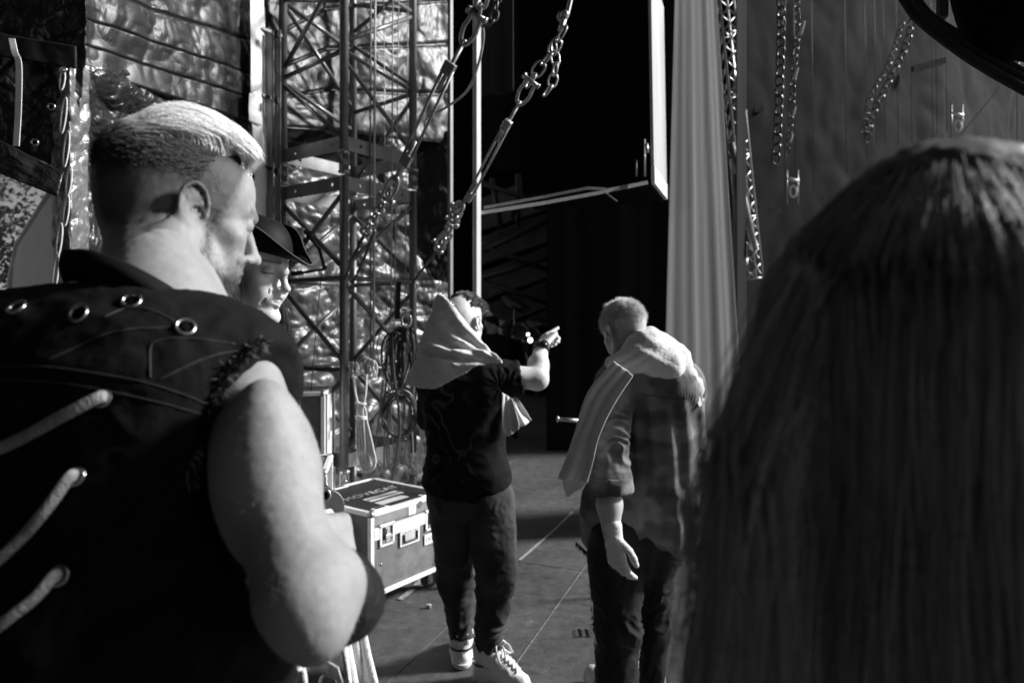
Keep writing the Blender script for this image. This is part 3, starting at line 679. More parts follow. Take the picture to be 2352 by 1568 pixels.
# big grey drape right of centre
M['greydrape'] = mat("grey_felt_drape", .066, .92, 0, .32, 5, .5, 200, .002, stretch=(4, 4, .12))
drape("grey_drape", [V(P(1527, 0, 5.2).x, 5.2, 0), V(P(1560, 0, 5.3).x, 5.3, 0), V(P(1620, 0, 5.55).x, 5.55, 0), V(P(1690, 0, 5.9).x, 5.9, 0)], 0.02, 4.6, M['greydrape'],
      "tall pale grey drape hanging right of the white-haired man", fold=.012, ff=17, seed=2, nseg=170, nv=60, squeeze=.155, lean=-.012)
drape("black_drape", [V(P(1690, 0, 5.92).x, 5.92, 0), V(P(1712, 0, 6.1).x, 6.1, 0)], 0, 4.7, M['blackdrape'], "narrow black drape edge just right of the grey drape", fold=.01, ff=8, nseg=20)
# passage: far tent roof, ribs and the band on stage
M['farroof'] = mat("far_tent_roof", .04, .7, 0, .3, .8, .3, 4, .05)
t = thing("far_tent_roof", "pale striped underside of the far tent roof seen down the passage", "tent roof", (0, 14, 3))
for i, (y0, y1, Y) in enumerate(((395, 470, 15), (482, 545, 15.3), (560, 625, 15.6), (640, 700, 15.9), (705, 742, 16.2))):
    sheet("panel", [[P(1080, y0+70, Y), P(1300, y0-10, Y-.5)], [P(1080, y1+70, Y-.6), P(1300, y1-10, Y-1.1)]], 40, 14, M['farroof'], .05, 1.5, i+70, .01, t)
for (a, b_) in (((1085, 412), (1270, 480)), ((1085, 590), (1270, 500)), ((1090, 560), (1260, 620)), ((1110, 640), (1260, 590)), ((1130, 410), (1150, 520)), ((1200, 405), (1175, 500)), ((1190, 400), (1190, 520)), ((1085, 640), (1270, 700))):
    mb = MB(); mb.tube([P(*a, 13.2), P(*b_, 13.0)], .05, 8); mb.build("rib", M['steel_dark'], t, True)
M['skin_far'] = mat("skin_far", .38, .6)
M['pale'] = mat("bright_far_things", .7, .6, 0, .6, 3)
# ================================================================= SCULPTING: signed distance fields -> one continuous surface
class SDF:
    def __init__(s, lo, hi, h):
        s.lo = np.array(lo, np.float32)-2*h; s.h = h; s.n = np.maximum(4, np.ceil((np.array(hi)-s.lo+2*h)/h).astype(int))
        s.d = np.full(s.n, 1.0, np.float32)
    def sub(s, lo, hi):
        a = np.clip(np.floor((np.array(lo)-s.lo)/s.h).astype(int), 0, s.n); b = np.clip(np.ceil((np.array(hi)-s.lo)/s.h).astype(int)+1, 0, s.n)
        if np.any(b <= a): return None, None
        sl_ = tuple(slice(x, y) for x, y in zip(a, b))
        ax = [s.lo[k]+s.h*np.arange(a[k], b[k], dtype=np.float32) for k in range(3)]
        X, Y, Z = np.meshgrid(*ax, indexing='ij', sparse=True); return sl_, (X, Y, Z)
    def comb(s, sl_, d, k, op):
        e = s.d[sl_]
        if op == 'u':
            if k: hh = np.clip(.5+.5*(e-d)/k, 0, 1); s.d[sl_] = e+(d-e)*hh-k*hh*(1-hh)
            else: s.d[sl_] = np.minimum(e, d)
        elif op == 's':
            d = -d
            if k: hh = np.clip(.5-.5*(e-d)/k, 0, 1); s.d[sl_] = e+(d-e)*hh+k*hh*(1-hh)
            else: s.d[sl_] = np.maximum(e, d)
        elif op == 'i':
            s.d[sl_] = np.maximum(e, d)
    def cone(s, a, b, ra, rb=None, k=.02, op='u'):
        """limb between a and b, radius ra -> rb"""
        rb = ra if rb is None else rb; a = np.array(a, np.float32); b = np.array(b, np.float32); m = max(ra, rb)+k*1.2+2*s.h
        sl_, g = s.sub(np.minimum(a, b)-m, np.maximum(a, b)+m)
        if sl_ is None: return s
        X, Y, Z = g; v = b-a; L2 = float(v@v)+1e-12
        t = np.clip(((X-a[0])*v[0]+(Y-a[1])*v[1]+(Z-a[2])*v[2])/L2, 0, 1)
        d = np.sqrt((X-a[0]-t*v[0])**2+(Y-a[1]-t*v[1])**2+(Z-a[2]-t*v[2])**2)-(ra+(rb-ra)*t)
        s.comb(sl_, d, k, op); return s
    def chain(s, pts, rs, k=.02):
        for i in range(len(pts)-1): s.cone(pts[i], pts[i+1], rs[i], rs[i+1], k)
        return s
    def ell(s, c, r, M3=None, k=.02, op='u'):
        """ellipsoid, M3: columns = local axes"""
        c = np.array(c, np.float32); r = np.array(r, np.float32); m = float(max(r))+k*1.2+2*s.h
        sl_, g = s.sub(c-m, c+m)
        if sl_ is None: return s
        X, Y, Z = g; X = X-c[0]; Y = Y-c[1]; Z = Z-c[2]
        if M3 is not None:
            m3 = np.array(M3, np.float32); q = [X*m3[0, i]+Y*m3[1, i]+Z*m3[2, i] for i in range(3)]
        else: q = [X, Y, Z]
        k0 = np.sqrt((q[0]/r[0])**2+(q[1]/r[1])**2+(q[2]/r[2])**2); k1 = np.sqrt((q[0]/r[0]**2)**2+(q[1]/r[1]**2)**2+(q[2]/r[2]**2)**2)
        d = k0*(k0-1)/np.maximum(k1, 1e-6)
        s.comb(sl_, d, k, op); return s
    def plane(s, p, n, k=0):
        """keep the side the normal points away from"""
        n = np.array(n, np.float32); n = n/np.linalg.norm(n); sl_, g = s.sub(s.lo, s.lo+s.n*s.h); X, Y, Z = g
        d = (X-p[0])*n[0]+(Y-p[1])*n[1]+(Z-p[2])*n[2]; s.comb(sl_, np.broadcast_to(d, s.d[sl_].shape), 0, 'i'); return s
    def mesh(s):
        """naive surface nets"""
        d = s.d; ins = d < 0; n = d.shape
        c = [ins[i:n[0]-1+i, j:n[1]-1+j, k:n[2]-1+k] for i in (0, 1) for j in (0, 1) for k in (0, 1)]
        allin = c[0].copy(); anyin = c[0].copy()
        for q in c[1:]: allin &= q; anyin |= q
        act = anyin & ~allin; idx = np.full(act.shape, -1, np.int64); A = np.argwhere(act); idx[act] = np.arange(len(A))
        acc = np.zeros((len(A), 3), np.float64); cnt = np.zeros(len(A))
        cr = [(i, j, k) for i in (0, 1) for j in (0, 1) for k in (0, 1)]
        vals = [d[A[:, 0]+i, A[:, 1]+j, A[:, 2]+k] for (i, j, k) in cr]
        for p in range(8):
            for q in range(p+1, 8):
                if sum(abs(cr[p][t]-cr[q][t]) for t in range(3)) != 1: continue
                va, vb = vals[p], vals[q]; mk_ = (va < 0) != (vb < 0)
                t = np.where(mk_, va/np.where(mk_, va-vb, 1), 0)
                for ax in range(3): acc[:, ax] += np.where(mk_, cr[p][ax]+(cr[q][ax]-cr[p][ax])*t, 0)
                cnt += mk_
        vs = (A+acc/np.maximum(cnt, 1)[:, None])*s.h+s.lo
        fs = []
        for ax in range(3):
            a1, a2 = (ax+1) % 3, (ax+2) % 3
            s0 = [slice(None)]*3; s1 = [slice(None)]*3; s0[ax] = slice(0, -1); s1[ax] = slice(1, None)
            e0, e1 = ins[tuple(s0)], ins[tuple(s1)]; E = np.argwhere(e0 != e1)
            E = E[(E[:, a1] > 0) & (E[:, a2] > 0) & (E[:, a1] < n[a1]-1) & (E[:, a2] < n[a2]-1)]
            if not len(E): continue
            o = []
            for (u, v) in ((0, 0), (-1, 0), (-1, -1), (0, -1)):
                q = E.copy(); q[:, a1] += u; q[:, a2] += v; o.append(idx[q[:, 0], q[:, 1], q[:, 2]])
            f = np.stack(o, 1); flip = e0[E[:, 0], E[:, 1], E[:, 2]]; f[~flip] = f[~flip][:, ::-1]; fs.append(f)
        fs = np.concatenate(fs); return vs.astype(np.float32), fs[:, ::-1] if False else fs
    def normals(s, vs):
        g = np.gradient(s.d, s.h); i = np.clip(np.round((vs-s.lo)/s.h).astype(int), 0, s.n-1)
        n_ = np.stack([q[i[:, 0], i[:, 1], i[:, 2]] for q in g], 1); return n_/(np.linalg.norm(n_, axis=1, keepdims=True)+1e-9)
def smooth_np(vs, fs, it=1, lam=.5):
    for _ in range(it):
        a = np.zeros_like(vs); c = np.zeros(len(vs))
        for k in range(4):
            i, j = fs[:, k], fs[:, (k+1) % 4]
            np.add.at(a, i, vs[j]); np.add.at(c, i, 1); np.add.at(a, j, vs[i]); np.add.at(c, j, 1)
        vs = vs+(a/np.maximum(c, 1)[:, None]-vs)*lam
    return vs.astype(np.float32)
def sculpt(name, sd, m, parent=None, disp=None, tone=None, smooth=1, drop=None):
    vs, fs = sd.mesh(); vs = smooth_np(vs, fs, smooth)
    if disp is not None:
        n_ = sd.normals(vs); vs = (vs+n_*disp(vs)[:, None]).astype(np.float32)
    if drop is not None:            # remove faces where drop(face centre) is true (openings of garments)
        c = vs[fs].mean(1); fs = fs[~drop(c)]
    t = tone(vs) if tone is not None else None
    return mk(name, vs, fs, m, parent, True, t)
def strands(name, roots, dirs, m, parent=None, tone=None, r=.0006):
    """roots: (N,K,3) polylines -> thin three-sided tapering hairs in one mesh"""
    Pn = np.asarray(roots, np.float32); N_, K, _ = Pn.shape
    t = np.gradient(Pn, axis=1); t /= np.linalg.norm(t, axis=2, keepdims=True)+1e-9
    ref = np.array([.31, .17, .93], np.float32); a = np.cross(t, ref); a /= np.linalg.norm(a, axis=2, keepdims=True)+1e-9; b = np.cross(t, a)
    tap = np.sqrt(np.clip(1-np.linspace(0, 1, K)**3*.9, 0, 1))[None, :, None]*(r if np.isscalar(r) else r[:, None, None])
    ring = [Pn+(a*math.cos(q)+b*math.sin(q))*tap for q in (0, 2.094, 4.189)]
    vs = np.stack(ring, 2).reshape(-1, 3)
    base = (np.arange(N_)[:, None]*K+np.arange(K-1)[None, :])*3
    fs = []
    for q in range(3):
        w_ = (q+1) % 3; fs.append(np.stack([base+q, base+w_, base+3+w_, base+3+q], -1).reshape(-1, 4))
    tn = np.repeat(tone, K*3) if tone is not None else None
    return mk(name, vs, np.concatenate(fs), m, parent, True, tn)
def frame(f, up=(0, 0, 1)):
    """columns: right, forward, up for a head looking along f"""
    f = Vector(f).normalized(); r_ = f.cross(Vector(up)).normalized(); u = r_.cross(f).normalized()
    return np.array([list(r_), list(f), list(u)], np.float32).T
class Head:
    """adult head: local x to its right, y towards the nose, z up, origin between the ear canals (metres * scale)"""
    def __init__(s, C, Fr, sc=1.0): s.C = np.array(C, np.float32); s.F = Fr; s.s = sc
    def w(s, x, y, z): return s.C+s.F@(np.array([x, y, z], np.float32)*s.s)
    def loc(s, vs): return ((vs-s.C)@s.F)/s.s
    def build(s, sd, female=False, smile=False, ear=True, side=None, slim=1.0, beard=False):
        q = s.s; w_ = s.w; F3 = s.F
        E = lambda c, r, k=.02, op='u', M3=None: sd.ell(w_(*c), np.array(r)*q, F3 if M3 is None else M3, k*q, op)
        C_ = lambda a, b, ra, rb=None, k=.015, op='u': sd.cone(w_(*a), w_(*b), ra*q, (ra if rb is None else rb)*q, k*q, op)
        E((0, -.012, .048), (.074*slim, .097, .084), .0)
        E((0, .030, .045), (.066*slim, .060, .066), .02)          # frontal
        E((0, -.045, .020), (.060, .052, .055), .03)         # occiput
        E((0, .040, -.030), (.055*slim, .047, .060), .03)          # mid face
        for x in (-1, 1):
            C_((x*.056*slim, .000, -.035), (x*.050*slim, .022, -.068), .017, .014, .03)   # ramus
            C_((x*.050*slim, .022, -.066), (x*.014, .080, -.096), .013, .014, .025)  # jaw line
            E((x*.046*slim, .062, -.006), (.018, .017, .014), .02)   # cheek bone
            E((x*.034, .062, -.040), (.022, .024, .026), .02)
            C_((x*.012, .093, .034), (x*.044*slim, .072, .034), .0085, .007, .012)   # brow
            E((x*.031, .097, .014), (.0175, .012, .0115), .010, 's')
            E((x*.031, .0745, .0135), (.0150, .0145, .0130), .003)         # eyeball
            E((x*.031, .0765, .0185), (.0160, .0145, .0095), .003)          # upper lid
            E((x*.031, .0745, .0060), (.0150, .0135, .0060), .004)
            E((x*.031, .0935, .0105), (.0135, .003, .0009), .0015, 's')     # lash line
            E((x*.0105, .099, -.026), (.0075, .0095, .0075), .006)          # ala
        E((0, .075, -.088), (.020, .020, .016), .02)
        E((0, .083, -.090), (.012, .012, .010), .012)
        C_((0, .088, .026), (0, .111, -.018), .0068, .0085, .010)
        E((0, .114, -.022), (.0095, .010, .0085), .006)
        for x in (-1, 1): E((x*.0062, .106, -.0335), (.0035, .0055, .0035), .002, 's')
        E((0, .080, -.048), (.030, .018, .022), .015)
        if smile:
            E((0, .102, -.053), (.025, .016, .0085), .004, 's')
            for x in (-1, 1):
                E((x*.040, .068, -.028), (.017, .020, .016), .015); C_((x*.030, .086, -.030), (x*.036, .078, -.060), .004, .003, .006, 's')
                C_((0, .1005, -.0425), (x*.027, .085, -.049), .0036, .0022, .004); C_((0, .097, -.0655), (x*.026, .084, -.052), .0044, .0024, .004)
        else:
            for x in (-1, 1):
                C_((0, .0975, -.0455), (x*.020, .0865, -.0505), .0042, .0022, .005); C_((0, .0955, -.0560), (x*.017, .0865, -.0530), .0052, .0026, .005)
                C_((x*.012, .100, -.030), (x*.030, .082, -.050), .0022, .0015, .004, 's')
            E((0, .1025, -.0508), (.022, .009, .0011), .002, 's')
        if ear:
            for x in (-1, 1):
                if side and x != side: 
                    pass
                c = np.array([x*.0765, -.004, .004]); es = 1.18
                # ear frame: flared outwards towards the back, tilted back
                a_ = 7*PI/180; Fw = np.array([-x*math.sin(a_)*1.0, math.cos(a_), 0]); Ot = np.array([x*math.cos(a_), math.sin(a_), 0]); tl = .22
                Up = np.array([0, 0, 1.0]); F2 = Fw*math.cos(tl)+Up*math.sin(tl)*1; U2 = -Fw*math.sin(tl)+Up*math.cos(tl)
                Me = F3@np.array([Ot, F2, U2]).T
                ew = lambda o, f, u: tuple(c+Ot*(o+.0045)+F2*f*es+U2*u*es)
                C_(tuple(c-Ot*.004-F2*.003), tuple(c+Ot*.004-F2*.003), .010, .009, .006)
                E(ew(.0005, 0, .003), (.0035, .0190, .0325), .003, 'u', Me)
                N_ = 18; hel = []
                for i in range(N_+1):
                    an = -.35+i/N_*4.35
                    rr = 1.0-.10*max(0, (an-2.6))
                    hel.append(ew(.0035+.0015*math.sin(an), math.cos(an)*.0160*rr, .006+math.sin(an)*.0255*rr))
                for i in range(N_): C_(hel[i], hel[i+1], .0033, .0033, .0015)
                E(ew(.0055, .002, .000), (.0058, .0100, .0160), .002, 's', Me)
                for i in range(6):
                    a0, a1 = 1.9+i*.38, 1.9+(i+1)*.38
                    C_(ew(.0035, math.cos(a0)*.0098, .002+math.sin(a0)*.0165), ew(.0035, math.cos(a1)*.0098, .002+math.sin(a1)*.0165), .0020, .0020, .002)
                C_(ew(.002, .010, .009), ew(.003, -.004, .006), .0018, .0015, .0025)      # crus
                E(ew(.0035, .0125, -.004), (.0035, .0035, .0055), .002, 'u', Me)      # tragus
                E(ew(.000, .0065, -.003), (.006, .0035, .005), .0015, 's', Me)         # canal
                E(ew(.001, .004, -.0235), (.0038, .0075, .0080), .004, 'u', Me)        # lobe
        return sd
def hand(sd, wrist, d, nrm, sc=1.0, curl=(0.3,)*4, thumb=.6, k=.004, side=1, spread=.06):
    """palm and five bent fingers. d: pointing direction, nrm: back of the hand, side: which side the thumb leaves"""
    d = Vector(d).normalized(); nrm = (Vector(nrm)-d*Vector(nrm).dot(d)).normalized(); s_ = d.cross(nrm)*side; w_ = Vector(wrist)
    L_ = .085*sc
    for o in (-.027, -.009, .009, .027):
        sd.cone(w_+s_*o*.55*sc, w_+d*L_+s_*o*1.05*sc, .0150*sc, .0115*sc, .010*sc)
    lens = (.072, .080, .074, .058); offs = (.030, .010, -.010, -.028)
    for i in range(4):
        p = w_+d*L_*(1-.04*abs(i-1))+s_*offs[i]*sc; a = 0; dd_ = d; ln = lens[i]*sc
        c = curl[i % len(curl)]
        for j, (fr, r0, r1) in enumerate(((.45, .0092, .0084), (.30, .0084, .0076), (.25, .0076, .0062))):
            a += c*(1.0, 1.15, .8)[j]; dd_ = (d*math.cos(a)-nrm*math.sin(a)+s_*spread*(1.5-i)).normalized()
            q = p+dd_*ln*fr; sd.cone(p, q, r0*sc, r1*sc, k*sc); p = q
    p = w_+d*.018*sc+s_*.026*sc-nrm*.006*sc; t1 = (d*.75+s_*.65-nrm*(.1+thumb*.5)).normalized()
    q = p+t1*.040*sc; sd.cone(p, q, .0150*sc, .0112*sc, .010*sc)
    t2 = (d*1.0+s_*(.35-thumb*.5)-nrm*thumb*.6).normalized(); p2 = q+t2*.030*sc; sd.cone(q, p2, .0110*sc, .0095*sc, k*sc)
    sd.cone(p2, p2+(t2-s_*thumb*.3).normalized()*.022*sc, .0098*sc, .0078*sc, k*sc)
def skinmat(name, tone=.5, rough=.42, sss=.0):
    m = mat(name, tone, rough, 0, .13, 26, .22, 260, .0006, attr=True, bump2=.35, b2scale=900, spec=.35)
    return m
# ================================================================= FOREGROUND MAN (blond top, dark vest), seen from behind
M['skin'] = skinmat("skin", .5, .50)
M['hair_blond'] = mat("bleached_hair", .7, .45, 0, attr=True, spec=.5)
M['hair_dark'] = mat("dark_hair", .02, .45, 0, attr=True, spec=.4)
def cloth(name, tone, rough=.85, b=.5, sc=500, var=.15, vs=10, bd=.0012, **k): return mat(name, tone, rough, 0, var, vs, b, sc, bd, **k)
M['vest'] = cloth("black_denim", .0055, .8, .7, 700, .35, 5, .0012, spec=.12)
M['collar'] = mat("ribbed_knit_collar", .007, .9, 0, .2, 20, .8, 1, .002, spec=.15)
def fgman():
    t = thing("person", "man with bleached hair in a black sleeveless vest, seen from behind at left", "person", (-.45, .8, 0))
    H = Head((-.4541, .9242, 1.7361), frame((.735, .641, -.224), (.184, .130, .974)), .995)
    A = lambda x, y, Y: np.array(P(x, y, Y))
    sh = A(562, 885, .76); el = A(698, 1388, .61); wr = Vector(P(778, 1378, .82))
    sd = SDF((-.80, .46, 1.20), (-.10, 1.12, 1.95), .0033)
    H.build(sd, ear=True)
    # neck
    sd.cone(H.w(0, -.030, -.02), A(372, 730, .80), .052, .066, .03); sd.cone(H.w(0, .006, -.05), A(420, 740, .84), .046, .058, .025)
    sd.cone(H.w(.052, -.020, -.022), A(452, 760, .86), .010, .012, .018)      # neck muscle
    # trunk under the vest
    sd.cone(A(330, 840, .80), A(520, 868, .80), .062, .052, .04); sd.cone(A(330, 840, .80), A(60, 870, .80), .062, .06, .04)
    sd.cone(A(300, 900, .82), A(300, 1500, .84), .12, .12, .05)
    # arm: deltoid, upper arm, elbow, forearm
    sd.cone(sh+np.array([-.004, .0, -.010]), sh*.55+el*.45, .048, .042, .03)
    sd.cone(sh*.62+el*.38, el*.93+sh*.07, .042, .0395, .03)
    sd.ell(sh*.5+el*.5+np.array([-.006, -.004, .01]), (.043, .046, .095), None, .03)
    sd.cone(el, el+np.array([.004, .04, .000]), .0385, .034, .02)
    sd.ell(el+np.array([.012, -.004, -.024]), (.026, .028, .024), None, .025)
    fe = el+np.array([.006, .035, .002])
    sd.cone(fe, np.array(wr)*.6+fe*.4, .036, .034, .03); sd.cone(np.array(wr)*.6+fe*.4, wr, .036, .026, .02)
    hand(sd, Vector(wr)+V(.0, .01, .01), (-.20, .25, .55), (.75, -.45, .1), .98, curl=(1.0, 1.05, 1.1, 1.1), thumb=.9, side=-1)
    def tone(v):
        l = H.loc(v); x, y, z = l[:, 0], l[:, 1], l[:, 2]; n = fbm(v, 140, 3, 3); n2 = fbm(v, 28, 3, 9)
        s_ = .27+.018*n2
        head = (z > -.09) & (np.abs(x) < .1) & (np.abs(y) < .14)
        # faded sides: thick above, thinning towards the nape and temple; skin in front of the hair line
        ysp = .054+.25*(z-.045)-.0*x
        hairy = np.clip((ysp-y)/.014+.25*n, 0, 1)
        up = np.clip((z+.020+.10*np.clip(-y-.02, 0, 1)*2.4+.006*n)/.078, 0, 1)
        nape = np.clip((z+.085)/.06, 0, 1)*np.clip((-y-.012)/.03, 0, 1)*.75
        den = np.clip(np.maximum(up**.85, nape)*hairy*head, 0, 1)
        s_ = s_*(1-den)+.018*den
        # beard along jaw and chin
        jaw = np.exp(-((z+.074+.25*(y-.05)*.6)/.020)**2)*(y > .0)*head
        side_ = np.exp(-((y-.022-.1*(z+.04))/.012)**2)*((z < .02) & (z > -.08))*head*.75
        chin = np.exp(-((y-.088)/.028)**2-((z+.088)/.018)**2)*head
        mous = np.exp(-((z+.0385)/.006)**2)*(y > .072)*head*.65
        gro = np.exp(-(np.abs(z+.06)/.018)**2-((np.abs(x)-.026)/.006)**2)*(y > .06)*.8
        bd = np.clip(np.maximum.reduce([jaw*1.1, side_*.95, chin*1.2, mous, gro])*(.95+.75*n), 0, .97)
        s_ = s_*(1-bd)+.03*bd
        brow = np.clip(np.exp(-((z-.0365)/.0045)**2)*(np.abs(x) < .052)*(np.abs(x) > .012)*(y > .06)*(.8+.4*n), 0, 1)*head
        s_ = s_*(1-brow*.8)+.05*brow*.8
        lash = np.exp(-((z-.0105)/.0022)**2)*(np.abs(np.abs(x)-.031) < .017)*(y > .07)*head; s_ = s_*(1-.8*lash)+.02*lash*.8
        lip = np.exp(-((z+.0508)/.0065)**2)*(y > .083)*(np.abs(x) < .022)*head; s_ = s_*(1-.35*lip)
        # moles on the arm
        for (mx, my, mr) in ((668, 952, .0016), (668, 960, .0014), (622, 962, .0015), (695, 1050, .0014), (640, 1166, .0016), (662, 1108, .0013), (702, 990, .0012)):
            a = np.array(P(mx, my, .66)); dist = np.hypot((v[:, 0]/v[:, 1]-a[0]/a[1]), ((v[:, 2]-1.6)/v[:, 1]-(a[2]-1.6)/a[1]))*.66
            s_ = np.where((dist < mr) & ~head & (v[:, 1] < .75), .2, s_)
        return np.clip(s_, .01, .8)
    def disp(v):
        return .0004*fbm(v, 120, 2, 4)+.0003*nz(v, 35, 8)
    body = sculpt("body", sd, M['skin'], t, disp=disp, tone=tone, smooth=1)
    # ---- hair: long bleached top swept forward-down over the crown, dark clipped sides
    rg = np.random.default_rng(3)
    def scalp(n_, f):
        """random points on the cranium in local coords where f(x,y,z) is true"""
        out = []
        while sum(len(o) for o in out) < n_:
            d = rg.normal(0, 1, (n_*3, 3)); d /= np.linalg.norm(d, axis=1, keepdims=True)
            p = d*[.0745, .0985, .085]+[0, -.010, .048]; fr = p[:, 1] > .0
            p2 = d*[.068, .075, .072]+[0, .02, .049]; p = np.where(fr[:, None] & (np.linalg.norm(p2, axis=1) > np.linalg.norm(p, axis=1))[:, None], p2, p)
            out.append(p[f(p[:, 0], p[:, 1], p[:, 2])])
        return np.concatenate(out)[:n_]
    def line_(x, y, z): return z-(.096-.30*np.clip(y-.03, 0, .1)-.05*np.clip(-y-.02, 0, .1))
    top = scalp(30000, lambda x, y, z: (line_(x, y, z)+.007*rg.normal(0, 1, len(x)) > .004) & (y < .070) & (y > -.085))
    n_ = len(top); K = 12; T_ = np.linspace(0, 1, K)
    ln = rg.uniform(.045, .085, n_)*np.clip(.55+5*(top[:, 1]+.06), .4, 1)
    # hair combed back from the forehead, each step laid along the skull
    ce = np.array([0, -.012, .048]); cl = np.stack([nz(top, 55, s_) for s_ in (1, 2, 3)], 1)
    vol = (.004+.027*np.clip((top[:, 1]+.05)/.11, 0, 1))*rg.uniform(.25, 1, n_); pos = top.copy(); Pl = np.zeros((n_, K, 3))
    rest = np.stack([.9*top[:, 0]+0*top[:, 1], -1+0*top[:, 1], .0*top[:, 1]], 1); d0 = np.stack([top[:, 0]*.5, -.35+0*top[:, 0], .8+0*top[:, 0]], 1)
    for k in range(K):
        Pl[:, k] = pos; u = min(1, k/3.5); d_ = d0*(1-u)+rest*u+cl*.10+rg.normal(0, .08, (n_, 3)); d_ /= np.linalg.norm(d_, axis=1, keepdims=True)
        pos = pos+d_*(ln/(K-1))[:, None]; q = (pos-ce)/np.array([.0755, .0985, .0855]); rr = np.linalg.norm(q, axis=1); q2 = (pos-np.array([0, .03, .045]))/np.array([.067, .061, .067]); r2 = np.linalg.norm(q2, axis=1)
        tgt = 1.01+vol/.085*min(1, (k+1)/4.); pos = ce+(pos-ce)*np.maximum(1, tgt/rr)[:, None]; c2 = np.array([0, .03, .045]); r2 = np.linalg.norm((pos-c2)/np.array([.067, .061, .067]), axis=1); pos = c2+(pos-c2)*np.maximum(1, tgt/r2)[:, None]
        rr = np.linalg.norm((pos-ce)/np.array([.0755, .0985, .0855]), axis=1); far = (rr > tgt*1.02) & (pos[:, 1] < .01); pos = ce+(pos-ce)*np.where(far, 1-.5*(1-tgt/rr), 1)[:, None]
    ok_ = (line_(Pl[:, :, 0], Pl[:, :, 1], Pl[:, :, 2]) > .000-.004*rg.random((n_, 1))).all(1) | (top[:, 1] < -.04); Pl = Pl[ok_]; top = top[ok_]; n_ = len(top)
    Wd = (Pl*H.s)@H.F.T+H.C
    tn = np.clip(.88+.12*rg.normal(0, 1, n_)*.6-1.6*np.clip(-top[:, 1]-.045, 0, .04)*4, .12, .85)
    strands("blond_hair", Wd, None, M['hair_blond'], t, tn, r=.00042)
    sides = scalp(34000, lambda x, y, z: (line_(x, y, z)-.004 < 0) & (z > -.02+.55*np.clip(y+.0, 0, 1)) & (y < .058+.25*(z-.045)) & ~((np.abs(y+.004) < .024) & (z < .04)))
    n_ = len(sides); nrm = sides-np.array([0, -.01, .03]); nrm /= np.linalg.norm(nrm, axis=1, keepdims=True)
    keep = rg.random(n_) < np.clip((sides[:, 2]-.005)/.055, .12, 1); sides = sides[keep]; nrm = nrm[keep]; n_ = len(sides)
    hgt = np.clip((sides[:, 2]-.01)/.07, .08, 1)
    dr = nrm*.45+np.stack([0*hgt, -1.0+0*hgt, -.35+0*hgt], 1); dr /= np.linalg.norm(dr, axis=1, keepdims=True); dr += rg.normal(0, .18, (n_, 3))
    K = 4; T_ = np.linspace(0, 1, K); Pl = sides[:, None, :]-nrm[:, None, :]*.002+dr[:, None, :]*(hgt*.014*rg.uniform(.6, 1.2, n_))[:, None, None]*T_[None, :, None]
    Wd = (Pl*H.s)@H.F.T+H.C
    strands("clipped_hair", Wd, None, M['hair_dark'], t, np.clip(rg.normal(.035, .02, n_), .008, .12), r=.00030)
    # short beard hairs
    jp = []
    vs = np.empty(len(body.data.vertices)*3, np.float32); body.data.vertices.foreach_get("co", vs); vs = vs.reshape(-1, 3); l = H.loc(vs)
    sel = (l[:, 2] < -.045) & (l[:, 2] > -.115) & (l[:, 1] > .01) & (l[:, 1] < .11) & (np.abs(l[:, 0]) < .07) & (rg.random(len(l)) < .8) & ((np.abs(l[:, 2]+.082+.1*(l[:, 1]-.05)) < .022)) 
    rp = np.repeat(vs[sel], 3, 0); n_ = len(rp); lp = H.loc(rp)+rg.normal(0, .0016, (n_, 3)); out_ = lp-np.array([0, .03, -.05]); out_ /= np.linalg.norm(out_, axis=1, keepdims=True)
    dr = out_*.5+np.array([0, .25, -.9]); K = 3; Pl = lp[:, None, :]+dr[:, None, :]*rg.uniform(.004, .010, n_)[:, None, None]*np.linspace(0, 1, K)[None, :, None]
    jb = (l[:, 2] < .022) & (l[:, 2] > -.10) & (l[:, 1] > .012) & (l[:, 1] < .10) & (np.abs(l[:, 0]) < .08) & (rg.random(len(l)) < np.clip(.10+.75*np.exp(-((l[:, 1]-.026)/.012)**2)+.6*np.exp(-((l[:, 2]+.075)/.02)**2)-.6*np.clip((l[:, 2]+.02)/.03, 0, 1)*(l[:, 1] > .04), 0, 1)); r2_ = np.repeat(vs[jb], 2, 0); l2 = H.loc(r2_)+rg.normal(0, .0009, (len(r2_), 3)); o2_ = l2-np.array([0, .03, -.03]); o2_ /= np.linalg.norm(o2_, axis=1, keepdims=True); d2_ = o2_*.45+np.array([0, .1, -.9]); P2 = l2[:, None, :]+d2_[:, None, :]*rg.uniform(.0015, .0035, len(l2))[:, None, None]*np.linspace(0, 1, 3)[None, :, None]
    strands("stubble", P2@H.F.T*H.s+H.C, None, M['hair_dark'], t, np.clip(rg.normal(.07, .04, len(l2)), .01, .25), r=.00016)
    am = (vs[:, 1] < .78) & (vs[:, 2] < 1.52) & (vs[:, 0] > -.34) & (rg.random(len(vs)) < .10); ra = vs[am]; ax_ = (el-sh)/np.linalg.norm(el-sh); oa = ra-(sh+((ra-sh)@ax_)[:, None]*ax_); oa /= np.linalg.norm(oa, axis=1, keepdims=True); da = ax_*.8+oa*.35+rg.normal(0, .25, ra.shape)
    strands("arm_hair", ra[:, None, :]+da[:, None, :]*rg.uniform(.003, .008, (len(ra), 1, 1))*np.linspace(0, 1, 3)[None, :, None], None, M['hair_dark'], t, np.clip(rg.normal(.30, .10, len(ra)), .1, .5), r=.00009)
    strands("beard", Pl@H.F.T*H.s+H.C, None, M['hair_dark'], t, np.clip(rg.normal(.05, .03, n_), .01, .2), r=.00028)
    # ---- vest
    sv = SDF((-.86, .42, .95), (-.16, 1.10, 1.70), .0042)
    shl = A(-60, 830, .80)
